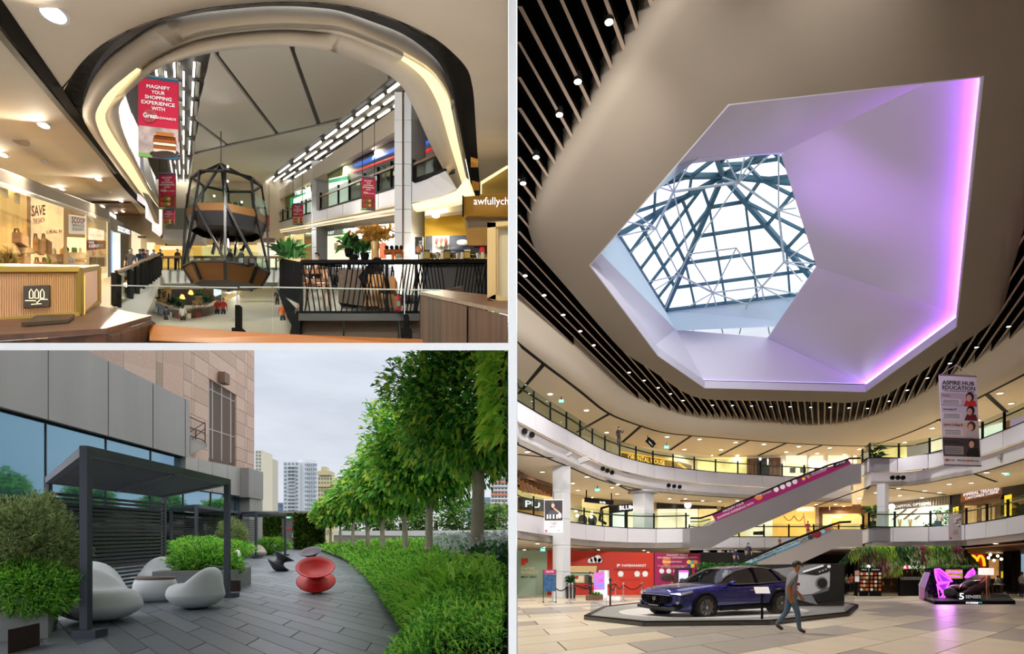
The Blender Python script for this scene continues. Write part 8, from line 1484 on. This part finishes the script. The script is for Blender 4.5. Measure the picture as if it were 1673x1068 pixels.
arc = [S(.10 * math.cos(a), .04 - .09 * math.sin(a), 0) for a in [math.pi * i / 10 for i in range(11)]]; MB().strip([p + V((0,0,.20)) for p in arc], [p + V((0,0,.225)) for p in arc], (0,.012,0)).put('back_band', OAK, t); MB().strip([p + V((0,0,.265)) for p in arc], [p + V((0,0,.295)) for p in arc], (0,.012,0)).put('back_band', OAK, t); MB().strip([p + V((0,0,.2)) for p in arc[:3]], [p + V((0,0,.29)) for p in arc[:3]], (0,.012,0)).put('back_side', OAK, t); MB().strip([p + V((0,0,.2)) for p in arc[-3:]], [p + V((0,0,.29)) for p in arc[-3:]], (0,.012,0)).put('back_side', OAK, t)
for k, (x, y, a) in enumerate(((535,470,.5),(548,472,2.8),(560,462,1.6),(500,466,-1.2),(578,462,.9),(525,455,3.4),(615,470,2.0),(650,462,.4))): cafe_chair(x, y, a, 'black cafe chair with a curved rail back, ' + ['beside the seated diner', 'second from the diner', 'under the framed prints', 'behind the wooden armchair', 'left of the brown cabinet', 'behind the diner table', 'behind the paper boxes', 'beside the near column'][k], k=1.05)
for k, (x, y) in enumerate(((520,468),(572,458),(600,455))): cafe_table(x, y, 'round oak cafe table, ' + ['in front of the seated diner', 'below the green-fascia shop', 'below the orange-framed shop'][k])
person(G.on(518,476,0), .40, math.radians(-70),(206,190,180),(40,40,48), pose={'lkn': (-.1,-.36,.62), 'rkn': (.1,-.36,.62), 'lan': (-.1,-.36,.2), 'ran': (.1,-.36,.2), 'lto': (-.1,-.5,.16), 'rto': (.1,-.5,.16), 'lwr': (-.15,-.3,1.2), 'lha': (-.08,-.32,1.35), 'lel': (-.24,-.12,1.1)}, label='diner in pale top seated at the cafe table', mask=False); person(G.on(495,474,0), .36, math.radians(80),(150,140,130),(40,40,48), pose={'lkn': (-.1,-.36,.62), 'rkn': (.1,-.36,.62), 'lan': (-.1,-.36,.2), 'ran': (.1,-.36,.2), 'lto': (-.1,-.5,.16), 'rto': (.1,-.5,.16)}, label='second diner partly hidden by the slatted planter', mask=False)
cbn = thing('service_cabinet', 'brown woven service cabinet with a slanted black lid behind the railing', 'cabinet', at(575,490,4.7)); px_poly('body', [(553,494),(594,500),(590,440),(553,441)], 4.7,.2, M('woven_brown', (84,66,48), .7, var=.2, vs=40), cbn); px_poly('lid', [(585,452),(612,420),(622,421),(598,470)], 4.65,.15, CB, cbn)
for k, (x, y, w, h) in enumerate(((606,485,24,30),(630,492,26,22),(612,458,26,20),(634,462,22,22))): t = thing('cardboard_box', 'cardboard box behind the slanted railing, ' + ['lower left', 'lower right', 'upper left', 'upper right'][k], 'box', at(x, y + h / 2,4.55)); px_poly('box', [(x - w / 2, y + h / 2),(x + w / 2, y + h / 2),(x + w / 2, y - h / 2),(x - w / 2, y - h / 2)], 4.55 + .02 * k, .12, M('cardboard', (176,128,76), .8, var=.06, vs=8), t); px_poly('tape', [(x - 2, y + h / 2),(x + 2, y + h / 2),(x + 2, y - h / 2),(x - 2, y - h / 2)], 4.545 + .02 * k, .004, M('tape', (200,160,110)), t)
b = at(613,425,5.2); t = thing('pampas_vase', 'tall vase of golden pampas grass on the cafe bar', 'vase', b); MB().lathe([(.03,0),(.035,.02),(.03,.08),(.04,.14),(.035,.15),(.01,.13)], b, 16).put('vase', M('vase_glass', (190,150,90), .3), t); leaves(220, lambda i: (b + V((random.gauss(0,.05), 0,.15 + random.random() * .09)), V((random.gauss(0,.8), -.1,1))), .1, 'plumes', [leafmat('plume', (206,164,80)), leafmat('plume_b', (176,132,56))], t, wide=.3, jit=.35, droop=.9)
for k, (x, y, n) in enumerate(((578,428,40),(596,425,50),(570,418,24))): b = at(x, y, 5.3); t = thing('potted_plant', 'leafy green plant on the cafe bar, ' + ['broad-leaved', 'fine-leaved beside the pampas', 'tall one at the end'][k], 'plant', b); MB().lathe([(.03,0),(.04,.05),(.005,.05)], b, 12).put('pot', CB, t); leaves(n, lambda i, b=b: (b + V((random.gauss(0,.03), 0,.05 + random.random() * .08)), V((random.gauss(0,.7), -.2,1))), .11, 'foliage', PALM + [leafmat('leaf_bright', (60,150,50))], t, wide=.35)
bc = thing('coffee_bar', 'dark coffee bar counter behind the slanted railing', 'counter', at(740,440,4.7)); px_poly('front', [(690,500),(796,500),(796,428),(690,430)], 4.7,.15, M('bar_dark', (34,30,28), .5), bc); px_poly('worktop', [(686,428),(796,427),(796,424),(686,425)], 4.65,.3, M('bar_steel', (120,116,110), .3,.6), bc)
for k in range(13):
 x = 690 + k * 8.2; h = [12,9,7,11][k % 4]; b = at(x, 424,4.75); nm = ['glass_jar', 'coffee_machine', 'cake_stand', 'metal_jug'][k % 4]; t = thing(nm, ['clear glass jar', 'brass and steel coffee machine', 'domed cake stand', 'steel milk jug'][k % 4] + ' on the coffee bar, ' + ['first', 'second', 'third', 'fourth', 'fifth', 'sixth', 'seventh', 'eighth', 'ninth', 'tenth', 'eleventh', 'twelfth', 'last'][k] + ' item from the near column', ['jar', 'coffee machine', 'cake stand', 'jug'][k % 4], b); r = .016
 if k % 4 == 1: MB().box(b + V((0,0,.025)),(.045,.05,.05)).put('body', M('machine_brass', (190,160,90), .25,.7), t); MB().box(b + V((0,-.02,.055)),(.05,.03,.012)).put('tray', CHROME, t)
 elif k % 4 == 2: MB().lathe([(.018,0),(.003,.005),(.003,.02),(.03,.024),(.03,.028)], b, 14).put('stand', CHROME, t); MB().ball(b + V((0,0,.03)),(.024,.024,.022), 12,8).put('dome', GLASS, t)
 else: MB().lathe([(r, 0),(r, h / 1000 * 4.0),(r * .7, h / 1000 * 4.4),(r * .8, h / 1000 * 4.6)], b, 12).put('body', CHROME if k % 4 == 3 else M('jar_clear', (200,196,180), .15), t); MB().lathe([(r * .85, h / 1000 * 4.6),(r * .85, h / 1000 * 4.9),(.002, h / 1000 * 5)], b, 12).put('lid', CB, t)
t = thing('tap_tower', 'copper tap rail with round handles at the cafe bar', 'tap', at(643,425,4.9)); MB().tube([at(628,412,4.9), at(659,410,4.9)], .02,10).put('rail', M('copper_tap', (170,96,50), .3,.6), t); MB().tube([at(643,428,4.9), at(643,412,4.9)], .018,10).put('stand', M('copper_tap', (0,0,0)), t)
for x in (632,640,648,656): MB().ball(at(x, 404,4.88), .016,10,7).put('handle', CB, t)
t = thing('menu_poster', 'dark menu poster on a stand beside the near column', 'poster', at(684,425,4.85)); px_poly('panel', [(678,414),(691,414),(691,387),(678,387)], 4.85,.02, M('poster_ink', (26,22,22)), t); px_text('NEW\nMENU', 684,393,690,402,4.84, PRINTW, t, ext=.002); MB().ball(at(684,407,4.84),(.025,.006,.03), 10,6).put('printed_dessert', M('dessert', (170,110,60)), t); MB().bar(at(684,428,4.85), at(684,414,4.85), .008,.008).put('stem', CHROME, t)
t = thing('fire_extinguisher', 'red fire extinguisher standing behind the glass balustrade', 'extinguisher', at(651,507,4.25)); b = at(651,507,4.25); MB().lathe([(.018,0),(.02,.01),(.02,.08),(.008,.1),(.006,.11)], b, 14).put('cylinder', M('ext_red', (180,20,24), .35), t); MB().tube([b + V((.0,-.01,.11)), b + V((.03,-.01,.1)), b + V((.03,-.01,.03))], .004,5).put('hose', CB, t); px_poly('label', [(648,500),(654,500),(654,492),(648,492)], 4.22,.004, M('label_green', (60,150,120)), t)
for x, y in ((520,420),(700,420),(600,440)): spot(at(x, y - 30,4.9), 18, GW, .1,170, None, rad=.05)
# ---- near glass balustrade, timber handrail, counters
ng = thing('glass_balustrade', 'near frameless glass balustrade with dark clamp posts', 'balustrade', at(390,556,2.1)); NG = glass('near_glass', (244,248,246), .985, refl=.06)
for x0, x1, ya, yb in ((180,388,466,470),(392,444,469,469),(446,659,469,473),(670,720,473,474)): MB().prism([at(x0,575,2.1), at(x1,575,2.1), at(x1, yb, 2.1), at(x0, ya, 2.1)], (0,.006,0)).put('pane', NG, ng); MB().bar(at(x0, ya, 2.098), at(x1, yb, 2.098), .003,.003).put('pane_edge', M('glass_edge', (190,206,200), .3), ng)
for x in (390,664): MB().bar(at(x, 575,2.08), at(x, 500 if x < 500 else 515,2.08), .016,.02).put('clamp_post', CB, ng); MB().box(at(x, 545,2.06),(.034,.03,.03)).put('clamp_foot', CB, ng); MB().bar(at(x - 3,475,2.09), at(x - 3,545,2.09), .003,.004).put('seal', CHROME, ng)
OAKR = M('oak_rail', (160,92,10), .4, var=.12, vs=6, stretch=(.4,3,3)); MB().prism([at(244,529,2.0), at(381,541,1.95), at(480,546,1.93), at(690,554,1.9), at(690,575,1.9), at(480,575,1.9), at(244,556,1.92)], (0,.05,0)).put('timber_handrail', OAKR, label='orange-brown timber handrail sweeping along the near edge', cat='handrail')
WAL = M('walnut', (88,58,40), .6, spec=.2, rgb2=(54,34,24), vs=1.0, stretch=(42,42,1.5)); WALT = M('walnut_top', (96,64,44), .4, spec=.4, rgb2=(70,44,30), vs=1.0, stretch=(3,40,3))
HT = .25
t = thing('walnut_counter', 'walnut counter with a chamfered corner under the gold display box', 'counter', at(120,560,1.7)); tp = gon([(-60,552),(0,547),(174,536),(247,515.5),(163,499.5),(-60,512)], HT); MB().prism(tp, (0,0,-.015)).put('top', WALT, t)
for a, b in ((0,1),(1,2),(2,3)): p, q = tp[a], tp[b]; MB().prism([p + V((.001,.004,-.015)), q + V((0,.004,-.015)), q + V((0,.004,-.2)), p + V((0,.004,-.2))], (0,.02,0)).put('front_panel', WAL, t)
CB2 = M('seam_dark', (24,18,14), .8); HT2 = .3; t = thing('walnut_counter', 'walnut counter with dark seams beside the cream window frame', 'counter', at(760,560,1.9)); tp = gon([(685,476),(830,507),(830,490),(795,481),(717,472.5)], HT2); MB().prism(tp, (0,0,-.012)).put('top', WALT, t); p, q = tp[0], tp[1]
for f0, f1 in ((0,.62),(.625,1)): a, b = p.lerp(q, f0), p.lerp(q, f1); MB().prism([a + V((.003,.006,-.012)), b + V((-.001,.006,-.012)), b + V((-.001,.006,-.25)), a + V((.003,.006,-.25))], (0,.02,0)).put('front_panel', WAL, t)
MB().prism([p + V((.004,.014,-.02)), q + V((-.002,.014,-.02)), q + V((-.002,.014,-.25)), p + V((.004,.014,-.25))], (0,.02,0)).put('backing', CB2, t); MB().prism([p + V((0,.006,-.012)), p + V((.12,.5,.24)), p + V((.12,.5,-.2)), p + V((0,.006,-.25))], (.01,0,0)).put('side_panel', WAL, t)
t = thing('framed_screen', 'cream timber frame with a frosted pane standing on the walnut counter', 'frame', at(800,490,2.0)); CRM = M('frame_cream', (206,178,122), .5); Yf = 1.98
for pts in ([(796,487),(810,491),(810,363),(796,363)], [(796,372),(830,368),(830,361),(796,363)], [(796,487),(830,494),(830,486),(808,481)]): px_poly('frame_bar', pts, Yf, .04, CRM, t)
px_poly('frosted_pane', [(813,486),(830,489),(830,368),(813,369)], Yf + .02,.01, M('frosted', (206,196,160), .6), t); px_poly('inner_bar', [(810,487),(814,487),(814,369),(810,369)], Yf + .005,.02, M('frame_tan', (190,160,110), .5), t)
GOLDF = M('gold_frame', (176,144,60), .35,.5); t = thing('display_box', 'gold-framed fluted light box with a dark tower logo', 'display', at(60,520,2.0)); bx3 = {'a': (-40,528), 'b': (130.6,515), 'c': (160,493.7)}; ya, yb, yc = 1.86,2.0,2.42
FLUT = M('fluted_panel', (206,160,130), .5, emit=.2, rgb2=(196,150,90), vs=3); hb = lambda x, y, Y: at(x, y, Y)
A0, A1_, B0, B1_, C0, C1_ = hb(-40,528, ya), hb(-40,441, ya), hb(130.6,515, yb), hb(130.6,441, yb), hb(160,493.7, yc), hb(160,436, yc)
MB().prism([A0, B0, C0, hb(-40,500,2.45)], (0,0,.012)).put('base_plate', GOLDF, t); MB().prism([A1_, B1_, C1_, hb(-40,432,2.5)], (0,0,.006)).put('top_plate', M('gold_top', (196,170,110), .3,.4), t)
N = 44
for k in range(N): f0, f1 = k / N, (k + .6) / N; p, q = A0.lerp(B0, f0), A0.lerp(B0, f1); p1, q1 = A1_.lerp(B1_, f0), A1_.lerp(B1_, f1); MB().prism([p + V((0,.006,.01)), q + V((0,.006,.01)), q1 + V((0,.006,-.008)), p1 + V((0,.006,-.008))], (0,.01,0)).put('flute', FLUT, t)
MB().prism([A0 + V((0,.02,.01)), B0 + V((0,.02,.01)), B1_ + V((0,.02,-.008)), A1_ + V((0,.02,-.008))], (0,.004,0)).put('backlight', M('backlight', (255,200,110), .5, emit=1.0), t); MB().prism([B0 + V((0,.01,.01)), C0 + V((0,.0,.01)), C1_ + V((0,0,-.008)), B1_ + V((0,.01,-.008))], (-.005,.005,0)).put('side_glass', M('side_pink', (214,170,150), .3, emit=.3, rgb2=(230,180,110), vs=6), t)
for p, q in ((A0, B0),(A1_, B1_),(B0, C0),(B1_, C1_),(B0, B1_),(C0, C1_)): MB().bar(p, q, .016,.016).put('frame_bar', GOLDF, t)
lp = lambda x, y: at(x, y, 1.86 + .14 * (x + 40) / 170 - .012)
MB().prism([lp(38,503), lp(80.5,500), lp(80.5,465.5), lp(38,467)], (0,.006,0)).put('logo_plate', M('plate_taupe', (70,60,44), .5), t); LGT = M('logo_glow', (255,226,180), .5, emit=1.2)
for k, x in enumerate((48,57,66)): MB().tube([lp(x, 487), lp(x, 477), lp(x + 3,472), lp(x + 6,477), lp(x + 6,487), lp(x, 487)], .0016,5).put('logo_tower', LGT, t)
MB().tube([lp(41,491), lp(58,491), lp(60,495), lp(66,489), lp(78,489)], .0014,5).put('logo_line', LGT, t); MB().tube([lp(51,497), lp(68,496)], .0012,5).put('logo_line', LGT, t)
gon_ = gon([(35,533),(112,527),(122,518),(60,520)], HT + .002); MB().prism(gon_, (0,0,.01)).put('foot_plate', M('foot_bronze', (70,54,34), .4,.4), t)
# ---- people on the walkway
for k, (x, y, hh, sh_, rz_, lb) in enumerate(((213,466,.44,(22,22,26), .3, 'woman in a black top with a blue mask on the shop walkway'),(229,458,.42,(60,80,130), .6, 'person in blue patterned top behind the woman in black'),(234,455,.42,(50,50,70), 2.5, 'person in dark top farther along the walkway'),(241,450,.40,(120,60,60), 1.2, 'person in reddish top near the far end of the walkway'),(251,447,.40,(60,90,150), .2, 'person in blue shirt at the far end of the walkway'),(262,443,.40,(70,70,80), .5, 'person in grey by the far bridge'),(290,441,.40,(90,60,60), .1, 'person crossing the far bridge beside the lantern tower'))):
 person(G.on(x, y, 0), hh, rz_, sh_, (36,36,42), label=lb, long_hair=(k == 0))
q = at(108,400, lY(108) + .25); person(V((q.x, q.y, G.p(0, q.y, 0).z)), .46, math.radians(35),(190,196,200),(60,60,66), label='shop assistant in grey shirt looking at a phone in the wholefood shop', long_hair=True, sleeve=True, pose={'lwr': (-.12,-.28,1.15), 'lha': (-.08,-.33,1.22), 'rwr': (.12,-.28,1.15), 'rha': (.08,-.33,1.22)})
# ---- shell of the gallery
SHELL = M('gallery_shell', (120,112,100), .9)
prism('wall_left', [G.p(-2.3,.7,-.1), G.p(-10.3,15.5,-.1), G.p(-10.3,15.5,2.2), G.p(-2.3,.7,2.2)], (-.1,0,0), SHELL, label='hidden rear wall of the gallery shop row', cat='wall', kind='structure')
